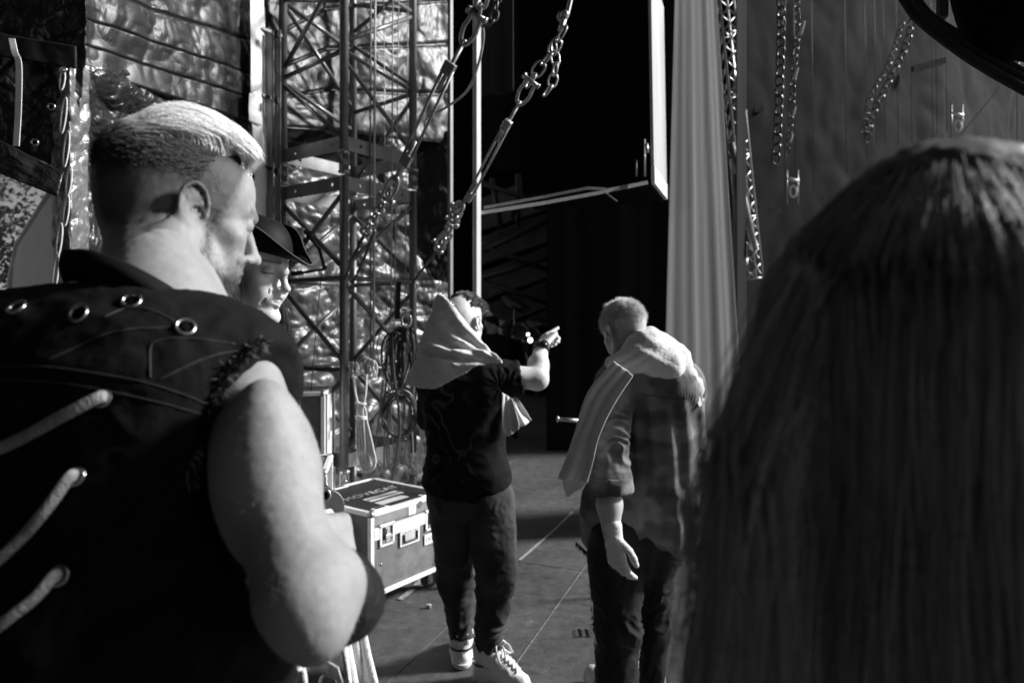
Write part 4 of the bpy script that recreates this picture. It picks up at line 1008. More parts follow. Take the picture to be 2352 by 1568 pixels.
    sv.cone(A(330, 832, .79), A(556, 868, .785), .074, .055, .03); sv.cone(A(330, 826, .79), shl, .074, .066, .04)
    sv.cone(A(548, 850, .785), A(470, 1030, .74), .056, .060, .04)
    for x, Y in ((80, .76), (250, .74), (400, .745)):
        sv.cone(A(x, 900, Y+.03), A(x-10, 1560, Y-.02), .098, .105, .07)
    sv.cone(A(300, 1500, .74), np.array([-.42, .80, .95]), .14, .14, .08)
    # arm opening
    sv.chain([A(712, 858, .745), A(600, 1010, .70)], [.055, .062], 0) if False else None
    sv.cone(A(712, 852, .745), A(596, 1010, .70), .055, .060, .006, 's'); sv.cone(A(596, 1010, .70), A(600, 1420, .60), .060, .080, .006, 's')
    sv.cone(H.w(0, -.030, -.02), A(372, 690, .80), .050, .060, .01, 's')
    def vd(v):
        return .006*ridge(v, (5, 5, 9), 2, 5)*np.clip((1.50-v[:, 2])/.1, .15, 1)+.0022*ridge(v, 22, 2, 6)+.0006*nz(v, 260, 2)
    vest = sculpt("vest", sv, M['vest'], t, disp=vd, smooth=2)
    me = vest.data; dg = BVHTree.FromPolygons([v.co.copy() for v in me.vertices], [tuple(p.vertices) for p in me.polygons])
    def hit(x, y, off=.001):
        o_ = Vector((0, 0, 1.6)); d = (P(x, y, 1)-o_).normalized(); h_, n_, i_, ds = dg.ray_cast(o_, d)
        if h_ is None: return P(x, y, .75), V(0, -1, 0)
        if n_.dot(d) > 0: n_ = -n_
        return h_+n_*off, n_
    # seams with thread
    M['thread'] = mat("vest_thread", .045, .7)
    def seam(pts, r=.0007, nm="seam", m=None, dash=False):
        q = spline([Vector((x, y, 0)) for x, y in pts], 14); q = [hit(p.x, p.y, .0006)[0] for p in q]; mb = MB()
        mb.tube(q, r, 6); return mb.build(nm, m or M['thread'], vest, True)
    seam([(112, 826), (170, 800), (230, 772), (300, 756), (380, 752), (398, 740)])
    seam([(240, 728), (290, 708), (330, 708), (372, 722), (402, 738)], .0006)
    seam([(366, 872), (440, 836), (500, 814), (550, 806)])
    seam([(598, 800), (566, 828), (530, 860), (500, 900), (482, 922), (470, 926)], .0009)
    seam([(0, 842), (110, 842), (300, 870), (420, 905), (470, 926)], .0005)
    seam([(0, 872), (150, 880), (330, 915), (460, 950), (510, 962)], .0005)
    seam([(346, 868), (346, 800), (366, 782), (430, 776), (540, 790)], .0006)
    # rivet eyelets
    M['eyelet'] = mat("eyelet_steel", .55, .25, 1, .2, 60)
    for (x, y) in ((321*.941, 736*.941), (193*.941, 766*.941), (452*.941, 799*.941), (40, 708)):
        p, n_ = hit(x, y, .0015); mb = MB(); mb.torus(p, n_, .0088, .0020, 28, 8); mb.build("eyelet", M['eyelet'], vest, True)
        mb = MB(); mb.disc(p-n_*.0008, n_, .0072, .001, 20); mb.build("eyelet_hole", M['black'], vest, True)
    M['lace'] = mat("cotton_lace", .26, .9, 0, .3, 60, 1.0, 300, .004)
    for (x, y, pts) in ((236, 914, ((150, 960), (60, 1010), (-30, 1052))), (176, 1094, ((120, 1170), (60, 1240), (-20, 1315))), (136, 1322, ((90, 1372), (30, 1425), (-40, 1480)))):
        p, n_ = hit(x, y, .001); mb = MB(); mb.torus(p, n_, .0080, .0018, 26, 8); mb.build("eyelet", M['eyelet'], vest, True)
        mb = MB(); mb.disc(p-n_*.0006, n_, .0066, .001, 20); mb.build("eyelet_hole", M['black'], vest, True)
        q = [p-n_*.003]+[hit(a, b, .007)[0] for a, b in ((x*.93+pts[0][0]*.07, y*.93+pts[0][1]*.07),)]+[hit(a, b, .008)[0] for a, b in pts]
        mb = MB(); mb.tube(spline(q, 8), .0058, 10, sq=.7); mb.build("lace", M['lace'], vest, True)
    # frayed armhole: short threads along the cut edge
    fr = []; tn = []
    edge = spline([Vector((x, y, 0)) for x, y in ((604, 782), (582, 790), (552, 818), (524, 850), (500, 900), (486, 950), (470, 1000), (452, 1050), (440, 1110))], 40)
    for p in edge:
        for _ in range(5):
            a, n_ = hit(p.x+rg.uniform(-14, 2), p.y+rg.uniform(-6, 6), .001); l_ = rg.uniform(.006, .015)
            dr = V(.55+rg.normal(0, .35), -.25, -.6+rg.normal(0, .35)).normalized(); fr.append([a, a+dr*l_*.5, a+dr*l_+V(rg.normal(0, .002), 0, rg.normal(0, .002))]); tn.append(.012 if rg.random() < .85 else .3)
    strands("frayed_edge", np.array([[list(v) for v in f] for f in fr]), None, M['hair_dark'], vest, np.array(tn), r=.0006)
    # ribbed stand collar
    cl = []
    lo_pts = [(152, 640, .765), (250, 656, .745), (360, 690, .735), (450, 730, .755), (520, 765, .81), (545, 775, .90), (500, 742, .98)]
    hi_pts = [(152, 574, .775), (212, 576, .752), (300, 610, .742), (380, 655, .755), (470, 712, .80), (512, 742, .90), (480, 722, .97)]
    lo_ = spline([P(*p) for p in lo_pts], 10); hi_ = spline([P(*p) for p in hi_pts], 10); rows = []
    for j in range(9):
        v = j/8; rows.append([a.lerp(b, v)+V(0, -.010*math.sin(v*PI), 0) for a, b in zip(lo_, hi_)])
    # left end wraps round the back of the neck
    for row in rows: row.insert(0, row[0]+V(-.03, .05, -.006)); row.insert(0, row[0]+V(.0, .08, -.002))
    g = np.array([[list(p) for p in r_] for r_ in rows], np.float32); nv_, nu_ = g.shape[:2]; idx = np.arange(nu_*nv_).reshape(nv_, nu_)
    fs = np.stack([idx[:-1, :-1], idx[:-1, 1:], idx[1:, 1:], idx[1:, :-1]], -1).reshape(-1, 4)
    o = mk("collar", g.reshape(-1, 3), fs, M['vest'], vest); m_ = o.modifiers.new("t", 'SOLIDIFY'); m_.thickness = .008; m_.offset = 0; s2 = o.modifiers.new("s", 'SUBSURF'); s2.levels = 1; s2.render_levels = 1
    # fine cord round the collar front
    mb = MB(); mb.tube(spline([P(440, 688, .86), P(480, 692, .88), (P(510, 706, .90)), P(524, 730, .91)], 8), .0028, 8); mb.build("neck_cord", M['rope'], vest, True)
    # cuff bracer on the forearm and band at the wrist
    sb = SDF((-.34, .52, 1.20), (-.06, .96, 1.48), .0032)
    fa = Vector(fe); fw = Vector(wr); dd_ = (fw-fa)
    sb.cone(fe.tolist() if False else tuple(fa.lerp(fw, .12)), tuple(fa.lerp(fw, .88)), .043, .037, .01); sb.cone(tuple(fa.lerp(fw, .25)+V(.016, 0, -.010)), tuple(fa.lerp(fw, .55)+V(.020, 0, -.006)), .040, .036, .02)
    sculpt("leather_cuff", sb, mat("black_leather", .01, .45, 0, .3, 20, .5, 120, .001, spec=.3), t, disp=lambda v: .0015*ridge(v, 30, 2, 3))
    mb = MB(); c = fa.lerp(fw, .9); ax = dd_.normalized(); mb.tube([c-ax*.018, c, c+ax*.014], [.036, .036, .034], 20, cap=False); mb.build("wrist_band", mat("black_leather_band", .012, .4, 0, .3, 30, .3, 100, .001), t, True)
    # trousers and legs below the frame
    sl_ = SDF((-.75, .50, 0.02), (-.15, 1.10, 1.05), .014)
    sl_.cone((-.46, .80, 1.0), (-.46, .80, .92), .17, .16, .05)
    for x in (-.55, -.36): sl_.chain([(x, .80, .9), (x, .80, .5), (x, .78, .08)], [.095, .065, .05], .03); sl_.cone((x, .74, .06), (x+.02, .92, .05), .045, .04, .02)
    sculpt("trousers", sl_, M['vest'], t, disp=lambda v: .006*ridge(v, (6, 6, 10), 2, 9))
    return H
HM = fgman()
# ================================================================= SMILING WOMAN IN A BLACK HAT
M['towel'] = cloth("terry_towel", .62, .95, 1.0, 260, .08, 14, .002, sheen=.3)
M['teeth'] = mat("teeth", .85, .25)
M['blackcoat'] = cloth("black_coat", .008, .8, .6, 200, .2, 8, .002, spec=.2)
def strand_wrap(name, paths, m, parent, r, tone, jit=.004, n=40, seed=0, K=10):
    """locks: every guide path becomes n hairs fanned round it"""
    rg = np.random.default_rng(seed); out = []; tn = []
    for pts in paths:
        q = np.array([list(p) for p in spline(pts, 6)], np.float32); ii = np.linspace(0, len(q)-1, K); q = np.stack([np.interp(ii, np.arange(len(q)), q[:, k]) for k in range(3)], 1)
        for _ in range(n):
            o_ = rg.normal(0, jit, 3); w2 = rg.normal(0, jit*.6, 3); T_ = np.linspace(0, 1, K)[:, None]
            out.append(q+o_*(.6+.6*T_)+w2*np.sin(T_*rg.uniform(2, 7))); tn.append(tone*rg.uniform(.5, 1.6))
    return strands(name, np.array(out), None, m, parent, np.array(tn), r=r)
def hatwoman():
    t = thing("person", "smiling woman in a black leather hat with long dark hair, beside the blond man's face", "person", (-.66, 1.6, 0))
    Fh = frame((.93, -.27, -.15), (.15, -.05, .987)); H = Head(np.array(P(664, 665, 1.56))-Fh@np.array([0, .121, -.022])*.97, Fh, .97)
    sd = SDF((-.86, 1.36, 1.36), (-.40, 1.84, 1.90), .0026)
    H.build(sd, smile=True, slim=.95)
    sd.cone(H.w(0, -.02, -.03), (-.69, 1.64, 1.48), .046, .052, .03); sd.cone((-.69, 1.64, 1.48), (-.70, 1.66, 1.40), .055, .08, .03)
    def tone(v):
        l = H.loc(v); x, y, z = l[:, 0], l[:, 1], l[:, 2]; hd = (z > -.1); n = nz(v, 200, 2)
        s_ = np.full(len(v), .55, np.float32)
        br = np.exp(-((z-.037-.02*(np.abs(x)-.03))/.0035)**2)*(np.abs(x) < .05)*(np.abs(x) > .014)*(y > .06); s_ = s_*(1-.8*br)+.05*br*.8
        la = np.exp(-((z-.0100)/.0020)**2)*(np.abs(np.abs(x)-.031) < .017)*(y > .07); s_ = s_*(1-.92*la)
        sh_ = np.exp(-((z-.020)/.006)**2)*(np.abs(np.abs(x)-.031) < .017)*(y > .075); s_ = s_*(1-.22*sh_)
        lip = np.exp(-((z+.054)/.014)**2)*(y > .078)*(np.abs(x) < .030); s_ = s_*(1-.45*lip)
        return s_
    sculpt("body", sd, M['skin'], t, tone=tone, smooth=1)
    te = MB()
    for i in range(8):
        x = (i-3.5)*.0056; te.ball(H.w(x, .0905-6.5*x*x*2, -.0515), .0034*H.s, 6, (1, 1, 1.25))
    te.build("teeth", M['teeth'], t, True)
    # hat: crown and a brim curled up at the sides, pulled to a point in front
    hc = H.w(0, .000, .075); F3 = H.F; n1, n2 = 72, 14; vs = []
    _c, _s = math.cos(.02), math.sin(.02)
    W = lambda x, y, z: Vector(H.w(x, y*_c-(z-.07)*_s, .070+(z-.07)*_c+y*_s))
    g = []
    for j in range(n2):
        v = j/(n2-1); row = []
        for i in range(n1):
            a = 2*PI*i/n1; cx, cy = math.sin(a), math.cos(a)
            if v < .45:     # crown
                u = v/.45; z = .052+.094*math.sin((1-u)*PI/2)*(1-.06*cy); rr = .02+.072*math.sin(u*PI/2)**.8; row.append(W(cx*rr, cy*rr*1.12+.0, z+.012*cy*0))
            else:
                u = (v-.45)/.55; ln = .012+.046*max(0, cy)**9+.018*abs(cx)**2; up_ = .078*abs(cx)**1.5*u**.8-.012*max(0, cy)**6*u+.03*max(0, -cy)*u; rr = .092+ln*u
                row.append(W(cx*rr*(1-.10*u*abs(cx)), cy*(rr*1.10), .050+up_+.005*math.sin(3*a)*u))
        g.append(row)
    vs = [p for r_ in g for p in r_]; fs = [(j*n1+i, j*n1+(i+1) % n1, (j+1)*n1+(i+1) % n1, (j+1)*n1+i) for j in range(n2-1) for i in range(n1)]; fs.append(tuple(range(n1))[::-1])
    o = mk("hat", vs, fs, mat("black_leather_hat", .006, .6, 0, .25, 14, .35, 90, .001, spec=.12), t); m_ = o.modifiers.new("t", 'SOLIDIFY'); m_.thickness = .003; s2 = o.modifiers.new("s", 'SUBSURF'); s2.levels = 1; s2.render_levels = 1
    mb = MB(); mb.tube([v for v in g[-1]], .0022, 6, closed=True); mb.build("brim_edge", M['thread'], o, True)
    # long dark hair
    pa = []
    for k in range(26):
        a = -1.9+k*.15; x0, y0 = math.sin(a)*.078, -math.cos(a)*.09
        p = W(x0, y0, .045); out_ = V((p.x-H.C[0]), (p.y-H.C[1]), 0).normalized()
        pa.append([p, W(x0*1.1, y0*1.1, -.03), p+out_*.025+V(0, 0, -.20), p+out_*.03+V(0, 0, -.34)])
    for k in range(12):     # far side lock falling past the chin
        pa.append([W(-.074, .045-.008*k, .045), W(-.084, .035-.006*k, -.03), W(-.085, .03-.004*k, -.10)+V(.01, 0, 0), Vector(P(650+random.uniform(-8, 14), 790, 1.68)), Vector(P(652+random.uniform(-10, 14), 900, 1.66))])
    strand_wrap("hair", pa, M['hair_dark'], t, .0006, .06, .007, 90, 5)
    # coat with furry trim at the shoulder
    sc_ = SDF((-1.0, 1.35, .5), (-.40, 1.95, 1.56), .009)
    sc_.cone((-.72, 1.66, 1.42), (-.72, 1.68, .6), .13, .17, .05); sc_.chain([(-.60, 1.60, 1.43), (-.575, 1.52, 1.20), (-.56, 1.40, 1.05)], [.062, .055, .05], .05); sc_.chain([(-.84, 1.72, 1.43), (-.88, 1.66, 1.15)], [.07, .055], .05)
    coat = sculpt("coat", sc_, M['blackcoat'], t, disp=lambda v: .006*ridge(v, 9, 2, 3))
    rg = np.random.default_rng(8); me = coat.data; vs = np.empty(len(me.vertices)*3, np.float32); me.vertices.foreach_get("co", vs); vs = vs.reshape(-1, 3)
    s_ = vs[(vs[:, 2] > 1.1) & (vs[:, 0] > -.66)]; s_ = s_[rg.integers(0, len(s_), 9000)]; d = s_-np.array([-.62, 1.6, 0]); d[:, 2] = -.05; d /= np.linalg.norm(d, axis=1, keepdims=True)
    d = d*.6+np.array([0, 0, -.8])+rg.normal(0, .25, d.shape); T_ = np.linspace(0, 1, 4)[None, :, None]
    strands("fur_trim", s_[:, None, :]+d[:, None, :]*rg.uniform(.015, .035, (len(s_), 1, 1))*T_, None, M['hair_dark'], coat, rg.uniform(.01, .06, len(s_)), r=.0008)
    sl_ = SDF((-1.0, 1.35, 0), (-.40, 1.95, .9), .016)
    for x in (-.80, -.64): sl_.chain([(x, 1.68, .85), (x, 1.68, .45), (x, 1.68, .08)], [.09, .065, .05], .03); sl_.cone((x, 1.70, .05), (x+.1, 1.62, .04), .045, .035, .02)
    sculpt("trousers", sl_, M['blackcoat'], t)
hatwoman()
# ================================================================= POINTING MAN WITH A TOWEL OVER HIS HEAD
def ringwr(v, a, b, per, amp, lo=0, hi=1):
    """ring wrinkles across a limb axis a->b"""
    a = np.array(a); b = np.array(b); d = b-a; L_ = np.linalg.norm(d); d = d/L_; t = (v-a)@d; r_ = np.linalg.norm(v-a-t[:, None]*d, axis=1)
    w_ = np.exp(-(r_/.12)**4)*(1/(1+np.exp(-(t/L_-lo)*30)))*(1/(1+np.exp((t/L_-hi)*30)))
    ph = t/per+2.2*nz(v, 7, 3)+.9*nz(v, 16, 4)
    return amp*w_*(1-np.abs(np.sin(ph*PI))*1.6)
def tshirt_mark(m):
    pass
def pointer():
    D = 3.1
    A = lambda x, y, Y=D: np.array(P(x, y, Y))
    t = thing("person", "man in black T-shirt pointing ahead, white towel draped over his head", "person", A(1100, 1530)*[1, 1, 0])
    H = Head(A(1064, 745, 3.13), frame((.50, .85, -.06)), 1.0)
    hipL, hipR = A(1040, 1155, 3.14), A(1120, 1160, 3.10)
    kneL, kneR = A(1047, 1330, 3.18), A(1140, 1335, 3.04); ankL, ankR = A(1061, 1468, 3.20), A(1122, 1488, 3.03)
    shL, shR = A(1000, 868, 3.12), A(1150, 862, 3.06); elR, wrR = A(1234, 870, 3.10), A(1243, 797, 3.24)
    # skin
    sd = SDF((-.50, 2.75, .95), (.30, 3.55, 1.78), .0042)
    H.build(sd); sd.cone(H.w(0, -.02, -.03), A(1068, 850), .055, .07, .03); sd.cone(A(1068, 860, 3.14), A(1068, 1100, 3.14), .09, .09, .03)
    sd.cone(shR, elR, .054, .050, .02); sd.ell((elR*.6+wrR*.4)+np.array([-.004, 0, 0]), (.050, .050, .060), None, .03); sd.cone(elR, wrR, .050, .032, .02); 
    hand(sd, Vector(wrR)+V(.004, .01, .006), (.34, .60, .40), (-.40, -.22, .88), 1.15, curl=(1.2, 1.2, 1.25, 1.25), thumb=.7, side=-1); kn = Vector(wrR)+V(.34, .60, .40).normalized()*.088+V(-.004, .01, .014); fd = V(.66, .62, .34).normalized(); sd.cone(kn-fd*.01, kn+fd*.045, .0125, .0108, .005); sd.cone(kn+fd*.045, kn+fd*.080+V(0, 0, .004), .0108, .0085, .004)
    sculpt("body", sd, M['skin'], t, tone=lambda v: np.full(len(v), .58), disp=lambda v: .0006*nz(v, 40, 3), smooth=1)
    lsk = SDF((-.55, 2.7, .05), (.2, 3.6, 1.0), .008)
    # watch
    mb = MB(); ax = Vector(wrR-elR).normalized(); c = Vector(wrR)-ax*.012; mb.tube([c-ax*.017, c, c+ax*.017], [.0405, .0395, .038], 22); mb.build("watch_strap", M['rubber'], t, True)
    mb = MB(); f = V(.35, -.75, .45).normalized(); f = (f-ax*f.dot(ax)).normalized(); mb.disc(c+f*.041, f, .021, .010, 22); mb.build("watch_case", mat("watch_case", .03, .15, .3), t, True)
    # T-shirt
    sd = SDF((-.50, 2.75, .82), (.34, 3.5, 1.58), .006)
    sd.cone(A(1032, 885), A(1115, 880), .115, .11, .06); sd.cone(A(1040, 900), A(1052, 1095), .135, .128, .07); sd.cone(A(1100, 900), A(1098, 1095), .125, .120, .07)
    sd.cone(shL, A(1040, 880), .075, .09, .05); sd.cone(A(1118, 872, 3.07), shR*.15+elR*.85, .090, .078, .035); sd.cone(shL, A(985, 960, 3.2), .070, .058, .05)
    sd.cone(A(1045, 1100), A(1105, 1098), .14, .13, .05)
    sd.plane(A(1060, 1150), (0.06, 0, -1)); e = shR*.14+elR*.86; sd.plane(A(1196, 872), (1, .05, .18))
    def dsh(v):
        d = .004*ridge(v, (7, 7, 12), 2, 5)
        s0 = np.array(A(1150, 880)); rel = v-s0; an = np.arctan2(rel[:, 2], rel[:, 0]); rr = np.linalg.norm(rel, axis=1)
        d += .0028*np.cos(an*13+3*nz(v, 9, 3))*np.exp(-((rr-.09)/.05)**2)
        d += ringwr(v, shR, elR, .034, .0035, -.1, .9)+.006*ridge(v, (4, 4, 16), 1, 9)*np.clip((1.02-v[:, 2])/.1, 0, 1)
        return d
    M['tshirt'] = cloth("black_tshirt", .0065, .85, .3, 500, .2, 8, .0006, spec=.12)
    # printed back: a smoky pale swirl
    def prt(v):
        s_ = np.full(len(v), .0065, np.float32); pr = (v[:, 1] < 3.06); px_ = v[:, 0]/v[:, 1]*F_+1176; py_ = 740-(v[:, 2]-1.6)/v[:, 1]*F_
        u = (px_-1025)/60; w_ = (py_-990)/110; rgn = pr*np.exp(-(u*u+w_*w_)**1.5*.9)
        q = np.stack([px_/60, py_/60, 0*px_], 1).astype(np.float32); q = q+.6*np.stack([nz(q, 1.1, 1), nz(q, 1.1, 2), 0*px_], 1)
        li = np.clip(1-np.abs(nz(q, (1.6, .8, 1), 5))*9, 0, 1); return s_+.09*li*rgn
    mt = cloth("black_printed_tshirt", .0065, .85, .3, 500, .2, 8, .0006, spec=.12, attr=True)
    sculpt("t_shirt", sd, mt, t, disp=dsh, tone=prt, smooth=2)
    # trousers
    sd = SDF((-.50, 2.75, .10), (.20, 3.55, 1.02), .0058)
    sd.cone(A(1048, 1130), A(1110, 1130), .13, .125, .05); sd.chain([hipL, kneL, ankL-np.array([0, 0, -.03])], [.108, .078, .052], .03); sd.chain([hipR, kneR, ankR-np.array([0, 0, -.03])], [.106, .080, .054], .03)
    sd.cone(A(1150, 1150, 3.08), A(1160, 1290, 3.05), .055, .045, .04)
    def dtr(v):
        return ringwr(v, kneL, ankL, .045, .006, .6, 1.1)+ringwr(v, kneR, ankR, .042, .008, .5, 1.1)+ringwr(v, hipR, kneR, .05, .006, .75, 1.1)+.008*ridge(v, (9, 9, 14), 2, 8)*np.clip(1-np.abs(v[:, 2]-.40)/.25, .25, 1)+.004*ridge(v, (7, 7, 4), 2, 18)+.0015*ridge(v, 30, 1, 4)
    M['camo'] = cloth("faded_camouflage_cotton", .03, .9, .4, 500, .75, 7, .0008)
    tr = sculpt("trousers", sd, M['camo'], t, disp=dtr, smooth=2)
    mb = MB(); po = spline([A(1160, 1120, 2.955), A(1155, 1150, 2.94), A(1148, 1195, 2.94), (A(1160, 1235, 2.95)), A(1172, 1200, 2.97), A(1172, 1150, 2.98)], 6)
    # shoes: white high tops
    M['shoe'] = mat("white_trainer_leather", .78, .4, 0, .05, 20, .15, 90, .001)
    M['sole'] = mat("pale_rubber_sole", .6, .6, 0, .1, 30)
    def shoe(ank, d, nm="shoe", sc=1.0):
        d = Vector(d).normalized(); a = Vector(ank); g = V(a.x, a.y, 0); s_ = V(d.y, -d.x, 0)
        sd = SDF((a.x-.3, a.y-.32, -.01), (a.x+.3, a.y+.32, .26), .0042)
        sd.cone(g+V(0, 0, .12)+d*.0, g+V(0, 0, .185), .049, .050, .01); sd.cone(g+V(0, 0, .16), g-d*.01+V(0, 0, .055), .047, .044, .02)
        sd.cone(g-d*.022+V(0, 0, .045), g+d*.08+V(0, 0, .055), .040, .043, .02); sd.cone(g+d*.06+V(0, 0, .075), g+d*.17+V(0, 0, .038), .046, .038, .03); sd.cone(g+V(0, 0, .13)+d*.02, g+d*.10+V(0, 0, .075), .044, .04, .03)
        sd.plane((0, 0, .018), (0, 0, -1)); sh_ = sculpt(nm, sd, M['shoe'], t, smooth=1, disp=lambda v: .0012*ridge(v, 26, 2, 3))
        ss = SDF((a.x-.3, a.y-.32, -.01), (a.x+.3, a.y+.32, .06), .0042); ss.cone(g-d*.024+V(0, 0, .03), g+d*.08+V(0, 0, .03), .048, .050, .01); ss.cone(g+d*.08+V(0, 0, .03), g+d*.175+V(0, 0, .03), .052, .044, .01)
        ss.plane((0, 0, .030), (0, 0, 1)); ss.plane((0, 0, .003), (0, 0, -1)); sculpt("sole", ss, M['sole'], sh_, smooth=1)
        mb = MB(); bv = BVHTree.FromPolygons([q.co.copy() for q in sh_.data.vertices], [tuple(q.vertices) for q in sh_.data.polygons])
        def on(p, up=.003):
            h_, n_, i_, ds = bv.ray_cast(V(p.x, p.y, .5), V(0, 0, -1)); return (h_+V(0, 0, up)) if h_ is not None else p
        for k in range(6):
            c = g+d*(.058+.017*k); ww = .026-.001*k
            mb.tube([on(c-s_*ww+d*.0), on(c-s_*ww*.5+d*.003), on(c+d*.006, .005), on(c+s_*ww*.5+d*.009), on(c+s_*ww+d*.012)], .0042, 7)
            mb.tube([on(c+s_*ww), on(c+d*.006, .007), on(c-s_*ww+d*.012)], .0042, 7)
        c = on(g+d*.062, .006)
        for q in (-1, 1):
            mb.tube(spline([c, c+s_*.03*q+V(0, 0, .016), c+s_*.055*q+d*.02-V(0, 0, .016), c+s_*.050*q+d*.03-V(0, 0, .042), c+s_*.028*q+d*.01-V(0, 0, .020), c], 7), .0042, 7)
            mb.tube(spline([c, c+s_*.02*q+d*.03+V(0, 0, .012), c+s_*.035*q+d*.05-V(0, 0, .03)], 7), .004, 7)
        mb.tube(spline([g+s_*.052+V(0, 0, .018)-d*.02, g+s_*.055+V(0, 0, .03)+d*.08, g+s_*.05+V(0, 0, .022)+d*.17], 6), .003, 6)
        mb.build("laces", M['rope'], sh_, True)
        mb = MB(); mb.tube([g-d*.012+V(0, 0, .088), g-d*.012+V(0, 0, .098)], .0545, 26, cap=False); mb.build("ankle_stripe", M['rubber'], sh_, True)
        mb = MB(); c = g-d*.050+V(0, 0, .140); mb.quadbox(c, s_*.028, -d*.006, V(0, 0, .026)); mb.build("heel_patch", M['sole'], sh_, bevel=.004, seg=2)
    shoe(A(1060, 1470, 3.20), (-.15, 1, 0)); shoe(A(1118, 1494, 3.04), (.62, -.30, 0))
    # hair showing above the towel edge
    rg = np.random.default_rng(12); pa = []
    for k in range(110):
        x, y = rg.uniform(-.045, .07), rg.uniform(-.05, .085); z = .048+.085*math.sqrt(max(0, 1-(x/.077)**2-((y+.012)/.1)**2)); p = Vector(H.w(x, y, z)); d = Vector(H.F@np.array([x*3, .9, .2]))
        pa.append([p, p+d*.014+V(0, 0, .012), p+d*.03+V(rg.normal(0, .004), 0, .009), p+d*.046+V(rg.normal(0, .006), 0, -.004)])
    strand_wrap("hair", pa, M['hair_dark'], t, .0008, .10, .0035, 26, 6, 8)
    # ---- towel over head and shoulders (thick sheet lofted round the head, with folds)
    tw = thing("towel", "white towel worn as a hood over the pointing man's head and shoulders", "towel", A(1050, 860)*[1, 1, 0]+np.array([0, 0, 1.3]))
    sd = SDF((-.56, 2.76, 1.22), (.12, 3.42, 1.76), .0045)
    sd.ell(H.w(0, -.022, .050), (.094, .122, .104), H.F, 0); sd.cone(H.w(-.0, -.05, .03), A(1030, 850, 3.10), .098, .140, .05); sd.cone(H.w(-.0, -.06, .05), A(1020, 850, 3.06), .080, .13, .04); sd.cone(H.w(.02, 0, .02), A(1090, 835, 3.02), .09, .08, .05)
    sd.cone(A(1020, 855, 3.10), A(1118, 825, 3.05), .085, .055, .05); sd.cone(A(1010, 848, 3.08), A(975, 872, 3.10), .085, .060, .05)
    sd.cone(A(1062, 820, 3.0), A(1128, 828, 3.0), .052, .040, .03)
    inner = [((H.w(0, .008, .040)), (.082, .125, .092))]
    hf = H.F[:, 1]
    hoodn = V(.74, .28, .61).normalized(); hoodp = P(1080, 757, 3.04); sd.plane(hoodp, hoodn)
    def dtw(v):
        px_ = v[:, 0]/v[:, 1]*F_+1176; py_ = 740-(v[:, 2]-1.6)/v[:, 1]*F_
        q = np.stack([px_*.6+py_*.8, px_*-.8+py_*.6, v[:, 1]*600], 1)/506.
        f1 = np.abs(np.sin((q[:, 1]*9+1.6*nz(v, 5, 3))*PI*.9)); lo_ = np.clip((py_-770)/60, 0, 1)
        g_ = np.stack([q[:, 0]*.35, q[:, 1], q[:, 2]*.3], 1); an_ = np.arctan2(py_-838, 1152-px_); rr_ = np.hypot(py_-838, 1152-px_); rad = .0065*np.cos(an_*24+3.5*nz(v, 5, 31))*np.exp(-((rr_-120)/75)**2); roll = .009*np.sin((py_-790-.22*(px_-1000)+16*nz(v, 6, 41))/4.6)*np.exp(-((py_-812-.12*(px_-1000))/26)**4); return roll+1.5*rad+(.012*(f1-.5)*lo_+.014*ridge(g_, 7, 2, 7)*lo_+.013*ridge(np.stack([q[:, 0], q[:, 1]*.35, q[:, 2]*.4], 1), 8, 2, 4)*(1-lo_*.6)+.0012*nz(v, 160, 3))
    def dropf(c):
        px_ = c[:, 0]/c[:, 1]*F_+1176; py_ = 740-(c[:, 2]-1.6)/c[:, 1]*F_
        low = py_ > np.interp(px_, [940, 965, 1000, 1040, 1060, 1100, 1145], [884, 892, 893, 872, 860, 836, 834])
        l = H.loc(c); face = (l[:, 1] > .050-.02*np.clip(l[:, 0]/.07, -1, 1)) & (l[:, 2] > -.13)
        hn = np.array(list(hoodn)); hp = np.array(list(hoodp)); cap = ((c-hp)@hn > -.004)
        return low | cap
    o = sculpt("cloth", sd, M['towel'], tw, disp=dtw, drop=dropf, smooth=2); m_ = o.modifiers.new("t", 'SOLIDIFY'); m_.thickness = .006; m_.offset = -1
    # hanging end under the raised arm
    def flapsheet(nm, L_pts, R_pts, par, fold=.01, nf=3, m=None, seed=0, nu=26, thick=.005, hem=True):
        a = spline(L_pts, 8); b = spline(R_pts, 8); n = min(len(a), len(b)); g = np.zeros((n, nu, 3), np.float32)
        for j in range(n):
            for i in range(nu):
                u = i/(nu-1); p = a[j].lerp(b[j], u); nrm = (b[j]-a[j]).cross(V(0, 0, 1)); nrm = nrm.normalized() if nrm.length > 1e-6 else V(0, -1, 0)
                g[j, i] = list(p+nrm*fold*(math.sin(u*PI*nf*(.75+.25*u)+seed+.6*math.sin(j*.17))*(.6+.4*math.cos(u*5+j*.11+seed))+.3*math.sin(u*PI*nf*2.3+j*.09)))
        idx = np.arange(n*nu).reshape(n, nu); fs = np.stack([idx[:-1, :-1], idx[:-1, 1:], idx[1:, 1:], idx[1:, :-1]], -1).reshape(-1, 4)
        o = mk(nm, g.reshape(-1, 3), fs, m or M['towel'], par); m_ = o.modifiers.new("t", 'SOLIDIFY'); m_.thickness = thick; m_.offset = 0; s2 = o.modifiers.new("s", 'SUBSURF'); s2.levels = 1; s2.render_levels = 1; return o
    flapsheet("hanging_end", [P(1148, 890, 3.05), P(1150, 940, 3.02), P(1158, 980, 3.0), P(1162, 998, 3.0)], [P(1180, 895, 3.1), P(1196, 925, 3.05), P(1213, 950, 3.04), P(1223, 966, 3.03)], tw, .014, 4)
